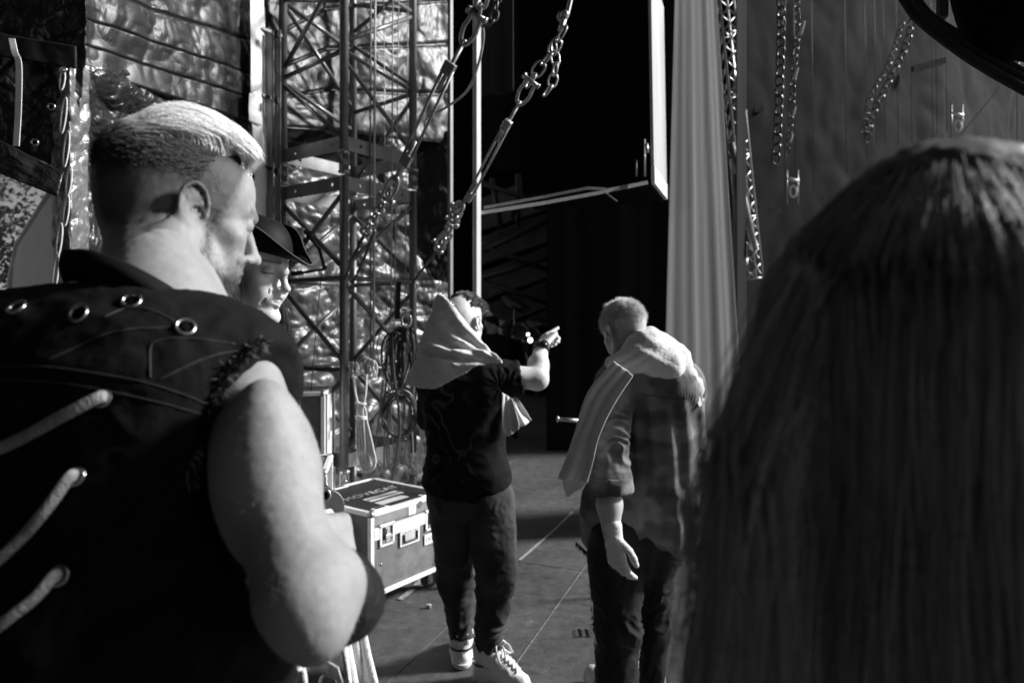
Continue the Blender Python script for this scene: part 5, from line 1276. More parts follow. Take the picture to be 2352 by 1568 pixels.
    flapsheet("hanging_end", [P(1152, 900, 2.97), P(1152, 950, 2.96), P(1154, 985, 2.95), P(1166, 1003, 2.95)], [P(1176, 915, 2.98), P(1185, 945, 2.97), P(1192, 970, 2.96), P(1192, 986, 2.95)], tw, .008, 2, seed=1)
    return flapsheet
flapsheet = pointer()
# ================================================================= WHITE-HAIRED MAN WITH A TOWEL ROUND HIS NECK
def oldman():
    D = 2.85
    A = lambda x, y, Y=D: np.array(P(x, y, Y))
    t = thing("person", "white-haired man seen from behind in dark camouflage shirt and ripped trousers, white glove on", "person", A(1450, 1600)*[1, 1, 0])
    H = Head(A(1436, 766, 2.84), frame((-.42, .80, -.42), (-.1, .1, 1)), 1.02)
    shL, elL, wrL = A(1412, 880, 2.76), A(1398, 1075, 2.68), A(1405, 1228, 2.60)
    sd = SDF((.15, 2.4, .72), (.85, 3.2, 1.78), .0042)
    H.build(sd); sd.cone(H.w(0, -.03, -.02), A(1478, 860, 2.86), .056, .07, .03); sd.cone(A(1478, 880, 2.92), A(1478, 1100, 2.92), .085, .09, .03)
    sd.cone(elL, A(1400, 1160, 2.63), .046, .048, .02); sd.cone(A(1400, 1160, 2.63), wrL, .048, .032, .02)
    def tone(v):
        l = H.loc(v); z, y, x = l[:, 2], l[:, 1], l[:, 0]; n = fbm(v, 120, 2, 2)
        s_ = np.full(len(v), .42, np.float32); h_ = np.clip((z-.005+.02*n-.5*np.clip(y, 0, 1)*0)/.03, 0, 1)*(y < .06); s_ = s_*(1-h_)+(.68+.06*n)*h_; return s_
    sculpt("body", sd, M['skin'], t, tone=tone, smooth=1)
    rg = np.random.default_rng(4); d = rg.normal(0, 1, (30000, 3)); d /= np.linalg.norm(d, axis=1, keepdims=True); p = d*[.0752, .0980, .0855]+[0, -.012, .048]
    p = p[(p[:, 2] > -.02+.5*np.clip(p[:, 1], 0, 1)) & (p[:, 1] < .06)]; nn = p-np.array([0, -.01, .03]); nn /= np.linalg.norm(nn, axis=1, keepdims=True)
    dr = nn*.9+np.array([0, .1, -.25])*(p[:, 1] < 0)[:, None]+rg.normal(0, .25, nn.shape)+.5*np.stack([nz(p, 60, 1), nz(p, 60, 2), nz(p, 60, 3)], 1)
    ln = np.where(p[:, 2] > .03, .014, .008)*rg.uniform(.6, 1.2, len(p)); Pl = p[:, None, :]+dr[:, None, :]*ln[:, None, None]*np.linspace(0, 1, 4)[None, :, None]
    strands("short_hair", (Pl*H.s)@H.F.T+H.C, None, M['hair_blond'], t, np.clip(rg.normal(.85, .08, len(p)), .4, .95), r=.00055)
    # glove: hand pushed back from the wrist, three fingers showing
    sg = SDF((.22, 2.35, .55), (.60, 2.95, .98), .0028)
    w0 = Vector(wrL); sg.cone(w0+V(.004, 0, .03), w0+V(.006, 0, -.004), .0345, .0335, .01); hand(sg, w0+V(.002, 0, -.012), (.22, -.02, -.98), (-.75, -.6, -.2), 1.12, curl=(.25, .30, .32, .35), thumb=.4, side=-1, spread=.05)
    sculpt("glove", sg, mat("pale_thin_glove", .60, .6, 0, .1, 20, .3, 120, .001), t, disp=lambda v: .0022*ridge(v, (16, 16, 30), 2, 3), smooth=1)
    # shirt
    sd = SDF((.13, 2.38, .52), (.92, 3.25, 1.56), .0058)
    sd.cone(A(1420, 862, 2.84), A(1560, 872, 2.84), .070, .075, .05); sd.cone(A(1470, 860, 2.82), A(1530, 880, 2.80), .115, .115, .05)
    sd.cone(A(1462, 930, 2.88), A(1462, 1190, 2.92), .128, .140, .06); sd.cone(A(1520, 930), A(1530, 1200), .135, .135, .08); sd.cone(A(1400, 1150, 2.95), A(1395, 1225, 2.95), .11, .10, .08)
    sd.cone(A(1458, 1215, 2.92), A(1528, 1232, 2.9), .145, .128, .06)
    sd.cone(shL, elL, .078, .070, .018)
    sd.cone(elL+np.array([0, 0, .02]), A(1402, 1100, 2.66), .070, .074, .008)
    sd.cone(A(1580, 880, 2.88), A(1592, 1010, 2.90), .07, .055, .04)
    cuff = A(1405, 1134, 2.85)
    vsx = sd
    # hem
    sd.plane(A(1480, 1296, 2.85), (.05, 0, -1))
    # cut sleeve end: remove a wedge below the cuff near the arm
    sd.cone(A(1400, 1152, 2.60), A(1402, 1260, 2.56), .066, .075, .004, 's')
    def dsh(v):
        px_ = v[:, 0]/v[:, 1]*F_+1176; py_ = 740-(v[:, 2]-1.6)/v[:, 1]*F_
        back = np.clip((px_-1445)/20, 0, 1)*np.clip((py_-905)/25, 0, 1); fade = np.clip(1.15-(py_-905)/520, .25, 1)
        d = back*fade*.0085*(np.sin((px_-.06*(py_-900)*(px_-1500)/80+14*nz(v*np.array([1, 1, .5], np.float32), 4, 3))/34*2*PI)*.9)
        gather = np.exp(-((py_-912)/16)**2)*np.clip((px_-1480)/10, 0, 1)*.0011*np.sin(px_/6.3*2*PI); d += gather
        arm = np.clip((1450-px_)/12, 0, 1); d += ringwr(v, shL, elL, .05, .009, .3, 1.0)*arm+.006*ridge(v, (9, 9, 6), 2, 3)*(1-back)+.003*ridge(v, (12, 12, 4), 2, 23)
        d += .009*ridge(v, (7, 7, 4), 2, 6)*np.clip((py_-1080)/60, 0, 1)
        return d
    def camo(v):
        px_ = v[:, 0]/v[:, 1]*F_+1176; py_ = 740-(v[:, 2]-1.6)/v[:, 1]*F_
        q = v*np.array([1, 1, 1.8], np.float32); a = fbm(q, 7, 2, 3); b = fbm(q, 7, 2, 13)
        s_ = .085+.075/(1+np.exp(-(a-.12)*22))+.035/(1+np.exp(-(b-.2)*22))-.025/(1+np.exp((a+.35)*22))
        seam_ = np.exp(-((py_-910-6*np.sin(px_/40))/1.6)**2)*(px_ > 1478)*(px_ < 1590); return np.clip(s_*(1-.6*seam_), .01, .5)
    mshirt = mat("camouflage_shirt", .06, .8, 0, .12, 30, .35, 600, .0006, attr=True, spec=.25)
    shirt = sculpt("shirt", sd, mshirt, t, disp=dsh, tone=camo, smooth=2)
    sd = SDF((.2, 2.45, .88), (.6, 2.9, 1.15), .0045); sd.cone(A(1402, 1080, 2.67), A(1402, 1120, 2.65), .083, .086, .006); sd.cone(A(1402, 1070, 2.67), A(1402, 1150, 2.64), .055, .052, .004, 's'); sd.plane(A(1405, 1132, 2.66), (.08, -.12, -1)); sd.plane(A(1405, 1092, 2.66), (-.05, 0, 1))
    sculpt("rolled_cuff", sd, mshirt, shirt, disp=lambda v: .004*ridge(v, (14, 14, 10), 2, 7), tone=camo, smooth=1)
    # trousers with ragged seams, boots
    kL, aL = A(1420, 1445, 2.80), np.array([.405, 2.78, .10]); kR, aR = A(1503, 1450, 2.88), A(1498, 1560, 2.90)
    aL = A(1408, 1640, 2.84); 
    sd = SDF((.15, 2.5, .04), (.80, 3.2, .85), .0056)
    sd.cone(A(1425, 1250), A(1500, 1255), .13, .125, .05); sd.chain([A(1415, 1290, 2.82), kL, aL], [.112, .088, .074], .03); sd.chain([A(1500, 1290, 2.88), kR, aR], [.084, .058, .048], .03)
    def dtr(v):
        return ringwr(v, A(1415, 1290, 2.82), kL, .05, .005, .75, 1.15)+ringwr(v, A(1500, 1290, 2.88), kR, .045, .006, .3, .9)+.006*ridge(v, (9, 9, 11), 2, 8)
    M['blackjean'] = cloth("black_jeans", .016, .85, .6, 520, .3, 9, .001, spec=.2)
    tr = sculpt("trousers", sd, M['blackjean'], t, disp=dtr, smooth=2)
    fr = []; tn = []
    for k in range(200):
        y = rg.uniform(1330, 1600); x0 = np.interp(y, [1300, 1400, 1445, 1500, 1600], [1352, 1356, 1362, 1366, 1366]); p = V(*A(x0+4, y, 2.84)); dr = V(-1, -.2, rg.normal(-.2, .5)).normalized(); l_ = rg.uniform(.003, .012)*(1+2.2*(abs(y-1440) < 6)); fr.append([p, p+dr*l_*.5, p+dr*l_+V(0, 0, -.006)]); tn.append(.02)
    for k in range(120):
        x0 = rg.uniform(1322, 1350); p = V(*A(x0, 1248+(x0-1322)*.9, 2.86)); dr = V(rg.normal(-.3, .3), -.2, -1).normalized(); l_ = rg.uniform(.004, .014); fr.append([p+V(0, 0, .01), p+dr*l_*.5, p+dr*l_]); tn.append(.03)
    strands("frayed_threads", np.array([[list(v) for v in f] for f in fr]), None, M['hair_dark'], tr, np.array(tn), r=.0009)
    sb = SDF((.40, 2.6, -.01), (.75, 3.2, .30), .0055); g = V(.60, 2.91, 0); sb.cone(g+V(0, 0, .26), g+V(0, 0, .06), .056, .048, .02); sb.cone(g+V(0, .0, .05), g+V(-.06, .16, .045), .048, .042, .02); sb.plane((0, 0, .003), (0, 0, -1)); sb.plane(g+V(0, 0, .262), (0, 0, 1)); M['boot'] = mat("pale_suede_boot", .42, .85, 0, .25, 30, .5, 200, .002)
    sculpt("boot", sb, M['boot'], t, disp=lambda v: .003*ridge(v, (14, 14, 5), 2, 3))
    sb = SDF((.26, 2.55, -.01), (.62, 3.15, .22), .0065); g = V(.42, 2.84, 0); sb.cone(g+V(0, 0, .16), g+V(0, 0, .06), .058, .05, .02); sb.cone(g+V(0, .0, .05), g+V(-.06, .17, .045), .05, .042, .02); sb.plane((0, 0, .003), (0, 0, -1)); sculpt("boot", sb, M['boot'], t, disp=lambda v: .003*ridge(v, (14, 14, 5), 2, 3))
    # towel round the neck
    tw = thing("towel", "white terry towel hanging round the white-haired man's neck and down his left side", "towel", A(1480, 850)*[1, 1, 0]+np.array([0, 0, 1.35]))
    sd = SDF((.10, 2.46, .80), (.94, 3.15, 1.60), .0048)
    sd.cone(A(1418, 842, 2.72), A(1486, 792, 2.74), .038, .056, .03); sd.cone(A(1486, 798, 2.74), A(1550, 830, 2.75), .056, .050, .03); sd.cone(A(1548, 830, 2.75), A(1590, 888, 2.80), .050, .036, .03)
    sd.cone(A(1470, 820, 2.70), A(1540, 842, 2.68), .048, .042, .04); sd.cone(A(1585, 880, 2.80), A(1600, 915, 2.84), .035, .022, .02)
    sd.cone(A(1480, 800, 2.86), A(1540, 830, 2.9), .085, .08, .04)
    def dt(v):
        px_ = v[:, 0]/v[:, 1]*F_+1176; py_ = 740-(v[:, 2]-1.6)/v[:, 1]*F_; q = (px_-1400)*.45+(py_-800)*.9
        return .0060*np.sin((py_-770-.55*(px_-1420)+14*nz(v, 5, 12))/5.2)*np.clip((px_-1440)/40, 0, 1)*np.clip((1580-px_)/30, 0, 1)*(.6+.8*nz(v, 6, 14))+.006*np.sin(q/11*PI+1.6*nz(v, 5, 2))*np.clip((1510-px_)/60, .2, 1)+.004*ridge(np.stack([px_/506*.4, q/506*1.6, v[:, 1]], 1), 6, 2, 5)+.0022*nz(v, 150, 3)
    def dropf(c):
        px_ = c[:, 0]/c[:, 1]*F_+1176; py_ = 740-(c[:, 2]-1.6)/c[:, 1]*F_
        return py_ > np.interp(px_, [1390, 1420, 1470, 1510, 1560, 1590, 1612], [880, 878, 866, 874, 892, 905, 924])
    o = sculpt("cloth", sd, M['towel'], tw, disp=dt, drop=dropf, smooth=2); m_ = o.modifiers.new("t", 'SOLIDIFY'); m_.thickness = .006; m_.offset = 1
    flapsheet("hanging_end", [P(1412, 828, 2.62), P(1352, 900, 2.62), P(1322, 990, 2.62), P(1300, 1050, 2.62), P(1279, 1100, 2.62)], [P(1456, 862, 2.585), P(1412, 930, 2.57), P(1380, 1000, 2.56), P(1364, 1060, 2.56), P(1350, 1108, 2.57)], tw, .014, 2.4, nu=40)
    o = flapsheet("hanging_end", [P(1330, 985, 2.69), P(1310, 1040, 2.68), P(1292, 1100, 2.68), P(1302, 1143, 2.67)], [P(1384, 985, 2.70), P(1374, 1040, 2.69), P(1360, 1085, 2.69), P(1338, 1118, 2.67)], tw, .007, 2, seed=2)
    flapsheet("shoulder_end", [P(1572, 858, 2.72), P(1590, 890, 2.74), P(1600, 922, 2.76), P(1606, 936, 2.76)], [P(1602, 868, 2.80), P(1610, 890, 2.81), P(1613, 908, 2.82), P(1614, 922, 2.82)], tw, .004, 2)
oldman()
# ================================================================= LONG-HAIRED WOMAN AT THE RIGHT, VERY CLOSE AND OUT OF FOCUS
def hairwoman():
    t = thing("person", "long-haired woman at the right edge seen from behind, very close and blurred", "person", (.33, .52, 0))
    H = Head((.316, .500, 1.574), frame((.35, .90, -.15)), .98)
    sd = SDF((.05, .30, .7), (.62, .72, 1.74), .006)
    H.build(sd, ear=False); sd.cone(H.w(0, -.02, -.03), (.33, .52, 1.38), .05, .06, .03); sd.cone((.20, .50, 1.33), (.50, .58, 1.33), .05, .05, .04); sd.cone((.34, .55, 1.30), (.34, .55, .75), .10, .11, .05)
    sculpt("body", sd, M['skin'], t, tone=lambda v: np.full(len(v), .4))
    sc_ = SDF((.03, .30, .02), (.66, .85, 1.42), .013); sc_.cone((.20, .52, 1.33), (.50, .60, 1.33), .06, .06, .04); sc_.cone((.34, .56, 1.28), (.34, .56, .85), .12, .13, .06)
    sc_.chain([(.20, .54, 1.32), (.22, .58, 1.05), (.22, .66, .85)], [.05, .04, .04], .03); sc_.chain([(.54, .60, 1.32), (.56, .62, 1.05)], [.055, .045], .03)
    for x in (.26, .42): sc_.chain([(x, .57, .85), (x, .57, .5), (x, .57, .1)], [.09, .065, .05], .03)
    sculpt("clothes", sc_, M['blackcoat'], t, disp=lambda v: .005*ridge(v, 8, 2, 3))
    rg = np.random.default_rng(21); paths = []; tn = []
    K = 14
    N_ = 44000; n_ = 0; out = []
    crown = np.array([.0, -.035, .125])
    d = rg.normal(0, 1, (N_*2, 3)); d /= np.linalg.norm(d, axis=1, keepdims=True); p = d*[.079, .100, .088]+[0, -.012, .048]; p = p[(p[:, 2] > -.02) & ((p[:, 1] < .075))][:N_]; n_ = len(p)
    W0 = (p*H.s)@H.F.T+H.C; cw = (crown*H.s)@H.F.T+H.C
    hor = W0-cw; hor[:, 2] = 0; rr = np.linalg.norm(hor, axis=1, keepdims=True); hor = hor/np.maximum(rr, 1e-4)
    vol = rg.uniform(.004, .022, n_)[:, None]; T_ = np.linspace(0, 1, K)
    # each hair: leaves the scalp along the parting outwards, lies on the head, then falls and fans out
    L_ = rg.uniform(.42, .60, n_)
    pts = np.zeros((n_, K, 3), np.float32); pos = W0.copy(); dirv = hor*.75+np.array([0, 0, .15]); ce = np.array(H.w(0, -.012, .030)); step = L_/(K-1)
    lock = np.stack([nz(W0, 22, 1), nz(W0, 22, 2), nz(W0, 22, 3)], 1)
    for k in range(K):
        pts[:, k] = pos; dirv = dirv*.62+np.array([0, 0, -.38])+lock*.02+.015*rg.normal(0, 1, (n_, 3)); dirv[:, :2] += hor[:, :2]*(.10 if k < 4 else .0); dirv /= np.linalg.norm(dirv, axis=1, keepdims=True)
        pos = pos+dirv*step[:, None]; q = (pos-ce)/np.array([.098, .105, .115]); q[:, 2] = np.where(q[:, 2] < 0, q[:, 2]*.35, q[:, 2]); r_ = np.linalg.norm(q, axis=1, keepdims=True); m_ = np.clip(1, (1+vol*3)/np.maximum(r_, 1e-3), (1.12+vol*8+max(0, k-5)*.055)/np.maximum(r_, 1e-3))
        pos[:, :2] = ce[:2]+(pos[:, :2]-ce[:2])*m_; up_ = pos[:, 2] > ce[2]; pos[up_, 2] = (ce[2]+(pos[:, 2]-ce[2])*m_[:, 0])[up_]
    tn = np.clip(.34+.06*lock[:, 0]+.13*rg.normal(0, 1, n_), .06, .8)
    kk = np.linspace(0, 1, K)[None, :]; ph_ = (lock[:, 1]*5)[:, None]; wv = np.sin(kk*9+ph_)*.009*kk+np.sin(kk*21+ph_*2)*.002*kk; pts = pts+np.stack([wv, wv*.5, 0*wv], -1)
    fly = rg.random(n_) < .02; off = rg.normal(0, .012, (n_, 1, 3))*np.linspace(0, 1, K)[None, :, None]; off[:, :, 2] *= .4; pts = pts+off*fly[:, None, None]+rg.normal(0, .0012, (n_, 1, 3))
    strands("long_hair", pts, None, M['hair_long'], t, tn, r=.00034)
    # under layer so that no scalp shows
    sh_ = SDF((.08, .26, 1.0), (.58, .72, 1.76), .006); sh_.ell(ce+np.array([0, 0, .01]), (.093, .100, .112), None, 0); sh_.cone(ce, ce+np.array([.0, .0, -.30]), .088, .10, .03)
    sh_.ell(H.w(0, .11, -.03), (.06, .06, .10), H.F, .01, 's')
    sculpt("under_hair", sh_, M['hair_long'], t, disp=lambda v: .004*ridge(v, (40, 40, 4), 2, 3), tone=lambda v: np.full(len(v), .06), smooth=2)
    # the long lock sweeping out to the left
    pa = []
    for k in range(34):
        u = k/33; x0 = 1780-90*u+rg.normal(0, 8)
        pa.append([P(1830+60*u, 640+30*u, .44), P(1740+70*u, 860, .43), P(1665+90*u+rg.normal(0, 10), 1080, .41), P(1640+110*u+rg.normal(0, 14), 1300, .41), P(1610+140*u+rg.normal(0, 16), 1620, .41)])
    strand_wrap("side_lock", pa, M['hair_long'], t, .0003, .34, .009, 44, 9, 12)
M['hair_long'] = mat("long_light_hair", .2, .55, 0, attr=True, spec=.5)
hairwoman()
# ================================================================= FLIGHT CASES
def case(name, lab, c0, u, v, z0, z1, group=None, lidz=None):
    """c0: nearest floor corner, u along the front, v going back"""
    c0, u, v = Vector(c0), Vector(u), Vector(v); t = thing(name, lab, "flight case", (c0.x, c0.y, 0), group)
    mb = MB(); zc = (z0+z1)/2; c = c0+u/2+v/2; iu, iv = u.normalized(), v.normalized(); ins = .004
    mb.quadbox(c+V(0, 0, zc), u/2-iu*ins, v/2-iv*ins, V(0, 0, (z1-z0)/2-ins)); mb.build("shell", M['laminate'], t)
    e = .013
    def bar(p, q, a, b_):
        mb2 = MB(); mb2.quadbox((p+q)/2, (q-p)/2, a*e, b_*e); mb2.build("edge_profile", M['alu'], t, bevel=.002)
    Z = V(0, 0, 1)
    for zz, sg in ((z0, 1), (z1, -1)):
        for (a, b_, n1) in ((c0, c0+u, iv), (c0+v, c0+u+v, -iv), (c0, c0+v, iu), (c0+u, c0+u+v, -iu)):
            d = (b_-a).normalized(); bar(a+Z*zz+n1*(e-.003)+Z*sg*(e-.003)+d*.026, b_+Z*zz+n1*(e-.003)+Z*sg*(e-.003)-d*.026, n1, Z)
    for (p, a, b_) in ((c0, iu, iv), (c0+u, -iu, iv), (c0+v, iu, -iv), (c0+u+v, -iu, -iv)):
        q = p+a*(e-.003)+b_*(e-.003); mb2 = MB(); mb2.quadbox(q+Z*zc, a*e, b_*e, Z*((z1-z0)/2-.026)); mb2.build("edge_profile", M['alu'], t, bevel=.002)
    for p, a, b_ in ((c0, iu, iv), (c0+u, -iu, iv), (c0+v, iu, -iv), (c0+u+v, -iu, -iv)):
        for zz, sg in ((z0, 1), (z1, -1)):
            mb2 = MB(); q = p+Z*zz+a*.012+b_*.012+Z*sg*.012; mb2.ball(q, .021, 8); mb2.quadbox(q+a*.018, a*.018, b_*.014, Z*.014); mb2.quadbox(q+b_*.018, a*.014, b_*.018, Z*.014); mb2.quadbox(q+Z*sg*.018, a*.014, b_*.014, Z*.018); mb2.build("ball_corner", M['galv'], t, True)
    return t
LAB_STEEL = M['alu']
def castor(t, p, d, r=.05):
    p, d = Vector(p), Vector(d).normalized(); s_ = V(d.y, -d.x, 0)
    c = p+V(0, 0, r)+d*.02
    mb = MB(); mb.disc(c, s_, r, .034, 28); wh = mb.build("wheel", M['rubber'], t, True, bevel=.005, seg=2)
    wh.data.polygons.foreach_set("use_smooth", [False]*len(wh.data.polygons))
    mb = MB(); mb.disc(c, s_, r*.30, .050, 16); mb.disc(c, s_, .009, .066, 10); mb.build("hub", M['galv'], wh, bevel=.002)
    mb = MB()
    for q in (-1, 1): mb.quadbox(c+s_*.027*q+V(0, 0, .026), d*.014, s_*.003, V(0, 0, .045))
    mb.quadbox(V(p.x, p.y, 2*r+.018)+d*.008, d*.04, s_*.036, V(0, 0, .004)); mb.build("fork", M['galv'], t, bevel=.002)
c0 = G(852, 1428); c0 = V(-.757, 3.66, 0); u = V(.345, .475, 0); v = Vector((-.475, .345, 0)).normalized()*.62
ZC0, ZC1 = .118, .575
bc = case("flight_case", "wheeled flight case with pale lettering on its lid beside the pointing man", c0, u, v, ZC0, ZC1)
iu, iv = u.normalized(), v.normalized(); fn = -iv; Z = V(0, 0, 1)
for (a, b_) in ((.07, .08), (.51, .08), (.07, .54), (.51, .54)): castor(bc, c0+iu*a+iv*b_, (iu*.8-iv*.4), .05)
def fp(a, z, off=0): return c0+iu*a+fn*off+Z*z      # point on the front face
L_ = u.length
mb = MB(); mb.quadbox(fp(L_/2, .455, .001), iu*(L_/2-.024), fn*.004, Z*.032); mb.build("closure_band", mat("bright_band", .85, .4, .1, .06, 20), bc)
mb = MB(); mb.quadbox(fp(L_/2, .535, -.001), iu*(L_/2-.024), fn*.003, Z*.032); mb.build("lid_front", mat("lid_laminate", .24, .5, 0, .2, 20, .3, 300, .0006), bc)
def latch(a, z, w_=.055, h=.062):
    mb = MB(); mb.quadbox(fp(a, z, .005), iu*w_, fn*.003, Z*h); pl = mb.build("latch_dish", M['alu'], bc, bevel=.006, seg=2)
    mb = MB(); mb.quadbox(fp(a, z, .0085), iu*(w_*.72), fn*.001, Z*(h*.76)); mb.build("recess", mat("recess_steel", .30, .4, .8), pl)
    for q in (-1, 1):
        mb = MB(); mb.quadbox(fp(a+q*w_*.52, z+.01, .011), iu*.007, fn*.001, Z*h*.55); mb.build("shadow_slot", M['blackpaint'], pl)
    mb = MB(); mb.disc(fp(a, z-.006, .013), fn, .019, .007, 20); mb.quadbox(fp(a, z-.006, .019), iu*.026, fn*.003, Z*.008); mb.quadbox(fp(a, z+.020, .012), iu*.013, fn*.003, Z*.016); mb.quadbox(fp(a, z-.030, .011), iu*.016, fn*.002, Z*.010); mb.build("butterfly_latch", M['chrome'], pl, bevel=.0015)
    for (x_, z_) in ((-.9, -.85), (.9, -.85), (-.9, .85), (.9, .85)): MB().disc(fp(a+x_*w_, z+z_*h*.98, .009), fn, .005, .004, 10).build("rivet", M['chrome'], pl)
latch(.115, .437); latch(.475, .437)
mb = MB(); mb.quadbox(fp(.29, .385, .005), iu*.078, fn*.003, Z*.048); hd = mb.build("handle_dish", M['alu'], bc, bevel=.006, seg=2)
mb = MB(); mb.quadbox(fp(.29, .385, .0085), iu*.062, fn*.001, Z*.036); mb.build("recess", mat("dish_recess", .62, .35, .5, .1, 20), hd)
mb = MB(); mb.tube([fp(.238, .405, .014), fp(.238, .36, .016), fp(.342, .36, .016), fp(.342, .405, .014)], .006, 8); mb.build("handle_bar", M['steel_dark'], hd, True)
mb = MB(); 
for a in (.25, .29, .33): mb.disc(fp(a, .414, .010), fn, .0045, .003, 10)
mb.build("rivets", M['galv'], hd)
mb = MB(); mb.quadbox(fp(.45, .325, .003), iu*.038, fn*.002, Z*.030); dp = mb.build("label_plate", M['alu'], bc, bevel=.003)
for a in (.437, .466):
    mb = MB(); mb.torus(fp(a, .327, .006), fn, .0105, .0015, 20, 6); mb.build("ring_mark", M['steel_dark'], dp, True)
mb = MB(); mb.disc(fp(.375, .545, .004), fn, .020, .002, 24); sk = mb.build("round_sticker", mat("grey_sticker", .12, .6), bc)
mb = MB(); mb.quadbox(fp(.31, .527, .004), iu*.030, fn*.0015, Z*.026); mb.build("small_plate", M['alu'], bc, bevel=.002)
for (a, z) in ((.08, .28), (.50, .28), (.08, .165), (.50, .165)):
    mb = MB(); mb.disc(fp(a, z, -.001), fn, .006, .006, 12); mb.build("rivet", M['chrome'], bc, True)
def text(body, size, loc, xdir, ydir, m, parent, name="lettering", ext=.0004, sp=1.0, sx=1.0):
    cu = bpy.data.curves.new(name, 'FONT'); cu.body = body; cu.size = size; cu.align_x = 'CENTER'; cu.align_y = 'CENTER'; cu.extrude = ext; cu.space_character = sp; cu.offset = size*.012
    o = bpy.data.objects.new(name, cu); COL.objects.link(o); dg_ = bpy.context.evaluated_depsgraph_get(); me = bpy.data.meshes.new_from_object(o.evaluated_get(dg_)); bpy.data.objects.remove(o); me.materials.clear(); me.materials.append(m)
    x, y = Vector(xdir).normalized(), Vector(ydir).normalized(); z = x.cross(y)
    mt_ = Matrix(((x.x*sx, y.x, z.x, loc[0]), (x.y*sx, y.y, z.y, loc[1]), (x.z*sx, y.z, z.z, loc[2]), (0, 0, 0, 1))); me.transform(mt_)
    o = bpy.data.objects.new(name, me); COL.objects.link(o); adopt(o, parent); return o
M['paint_letter'] = mat("stencil_paint", .42, .7, 0, .3, 60)
lid = lambda a, b_, off=.0: c0+iu*a+iv*b_+Z*(ZC1+off+.001)
mcx = lid(.31, .335, -.003+.002)
text("MOVECAT", .082, mcx, iu, iv, M['paint_letter'], bc, sp=1.12, sx=1.0)
mb = MB(); q = lid(.052, .335, -.001); mb.quadbox(q, iu*.026, iv*.024, Z*.0008); lg = mb.build("logo_square", M['paint_letter'], bc)
mb = MB(); q = lid(.052, .335, .0002); mb.quadbox(q, iu*.020, iv*.004, Z*.0009); mb.quadbox(q+iu*.009, (iu*.6+iv*.7)*.014, (iu*-.7+iv*.6)*.003, Z*.0009); mb.build("logo_arrow", M['laminate'], lg)
M['paper'] = mat("paper_label", .55, .7, 0, .1, 30)
mb = MB(); mb.quadbox(lid(.30, .22, -.001), iu*.13, iv*.038, Z*.0008); pl = mb.build("paper_label", M['paper'], bc)
mb = MB(); mb.quadbox(lid(.30, .22, .0003), iu*.125, iv*.007, Z*.0008); mb.build("dark_stripe", M['steel_dark'], pl)
mb = MB(); mb.quadbox(lid(.27, .12, -.001), iu*.11, iv*.030, Z*.0008); mb.build("paper_label", M['paper'], bc)
for (a, b_) in ((.10, .035), (.47, .035), (.28, .59)):
    mb = MB(); mb.quadbox(lid(a, b_, .001), iu*.055, iv*.022, Z*.004); pl = mb.build("hinge_plate", M['alu'], bc, bevel=.003)
    mb = MB(); mb.quadbox(lid(a, b_, .006), iu*.035, iv*.011, Z*.001); mb.build("hinge_slot", M['blackpaint'], pl)
M['beam'] = mat('dim_beam', .16, .7, 0, .4, 6)
mb = MB(); mb.quadbox(lid(L_/2, .31, -.0085), iu*(L_/2-.030), iv*(.31-.030), Z*.0062); mb.build('lid_panel', mat('lid_top_laminate', .022, .5, 0, .3, 18, .3, 350, .0005, spec=.3), bc)
# tall case behind, and a smaller one hidden by the arm
tc_ = case("flight_case", "tall black upright flight case with bright aluminium edges standing left of the tower", V(-1.76, 4.22, 0), V(.565, .13, 0), V(-.045, .42, 0)*1.0, .09, 1.155)
mb = MB(); mb.quadbox(V(-1.20, 4.50, .93), V(.003, .028, 0), V(.004, 0, 0), Z*.085); mb.build("latch_dish", M['alu'], tc_, bevel=.004)
mb = MB(); mb.quadbox(V(-1.194, 4.50, .93), V(.002, .016, 0), V(.004, 0, 0), Z*.045); mb.build("latch", M['galv'], tc_, bevel=.003)
mb = MB(); mb.quadbox(P(681, 952, 4.20), V(.018, .004, 0), V(0, .004, 0), Z*.13); mb.build("front_strip", M['alu'], tc_)
mb = MB(); mb.quadbox(V(-1.197, 4.47, .63), V(-.006, .075, 0), V(.003, 0, 0), Z*.5); mb.build("side_band", M['alu'], tc_)
for (x, y) in ((-1.7, 4.3), (-1.25, 4.4), (-1.7, 4.6), (-1.28, 4.62)): castor(tc_, (x, y, 0), (1, 0, 0), .035)
sc2 = case("flight_case", "low silver-edged flight case half hidden behind the blond man's bent arm", V(-1.32, 3.30, 0), V(.40, .08, 0), V(-.08, .42, 0), .10, .865)
for (x, y) in ((-1.25, 3.36), (-.98, 3.42), (-1.33, 3.68), (-1.05, 3.72)): castor(sc2, (x, y, 0), (1, 0, 0), .04)
mb = MB(); mb.quadbox(P(738, 1128, 3.25), V(.03, .006, 0), V(0, .004, 0), Z*.035); mb.build("latch", M['chrome'], sc2, bevel=.006)
# round black reel with its metal tube, standing between arm and case
t = thing("cable_reel", "black round reel with a short metal tube end next to the blond man's raised hand", "reel", P(752, 1160, 1.6))
mb = MB(); c = P(752, 1163, 1.62); mb.disc(c, (.55, -.75, .2), .040, .022, 32); mb.build("reel", M['rubber'], t, bevel=.004, seg=2)
mb = MB(); c2 = P(744, 1137, 1.57); n_ = V(.2, -1, .1).normalized(); mb.torus(c2, n_, .013, .004, 24, 8); mb.tube([c2, c2-n_*.05], .014, 20); mb.build("tube_end", M['chrome'], t, True)
mb = MB(); mb.disc(c2-n_*.001, n_, .010, .004, 18); mb.build("tube_hole", M['black'], t)
tag(MB().tube([P(735, 1196, 1.3), P(764, 1185, 1.3)], [.020, .015], 20).build("white_cup", M['white'], smooth=True), "small white cup held in the blond man's raised hand", "cup")
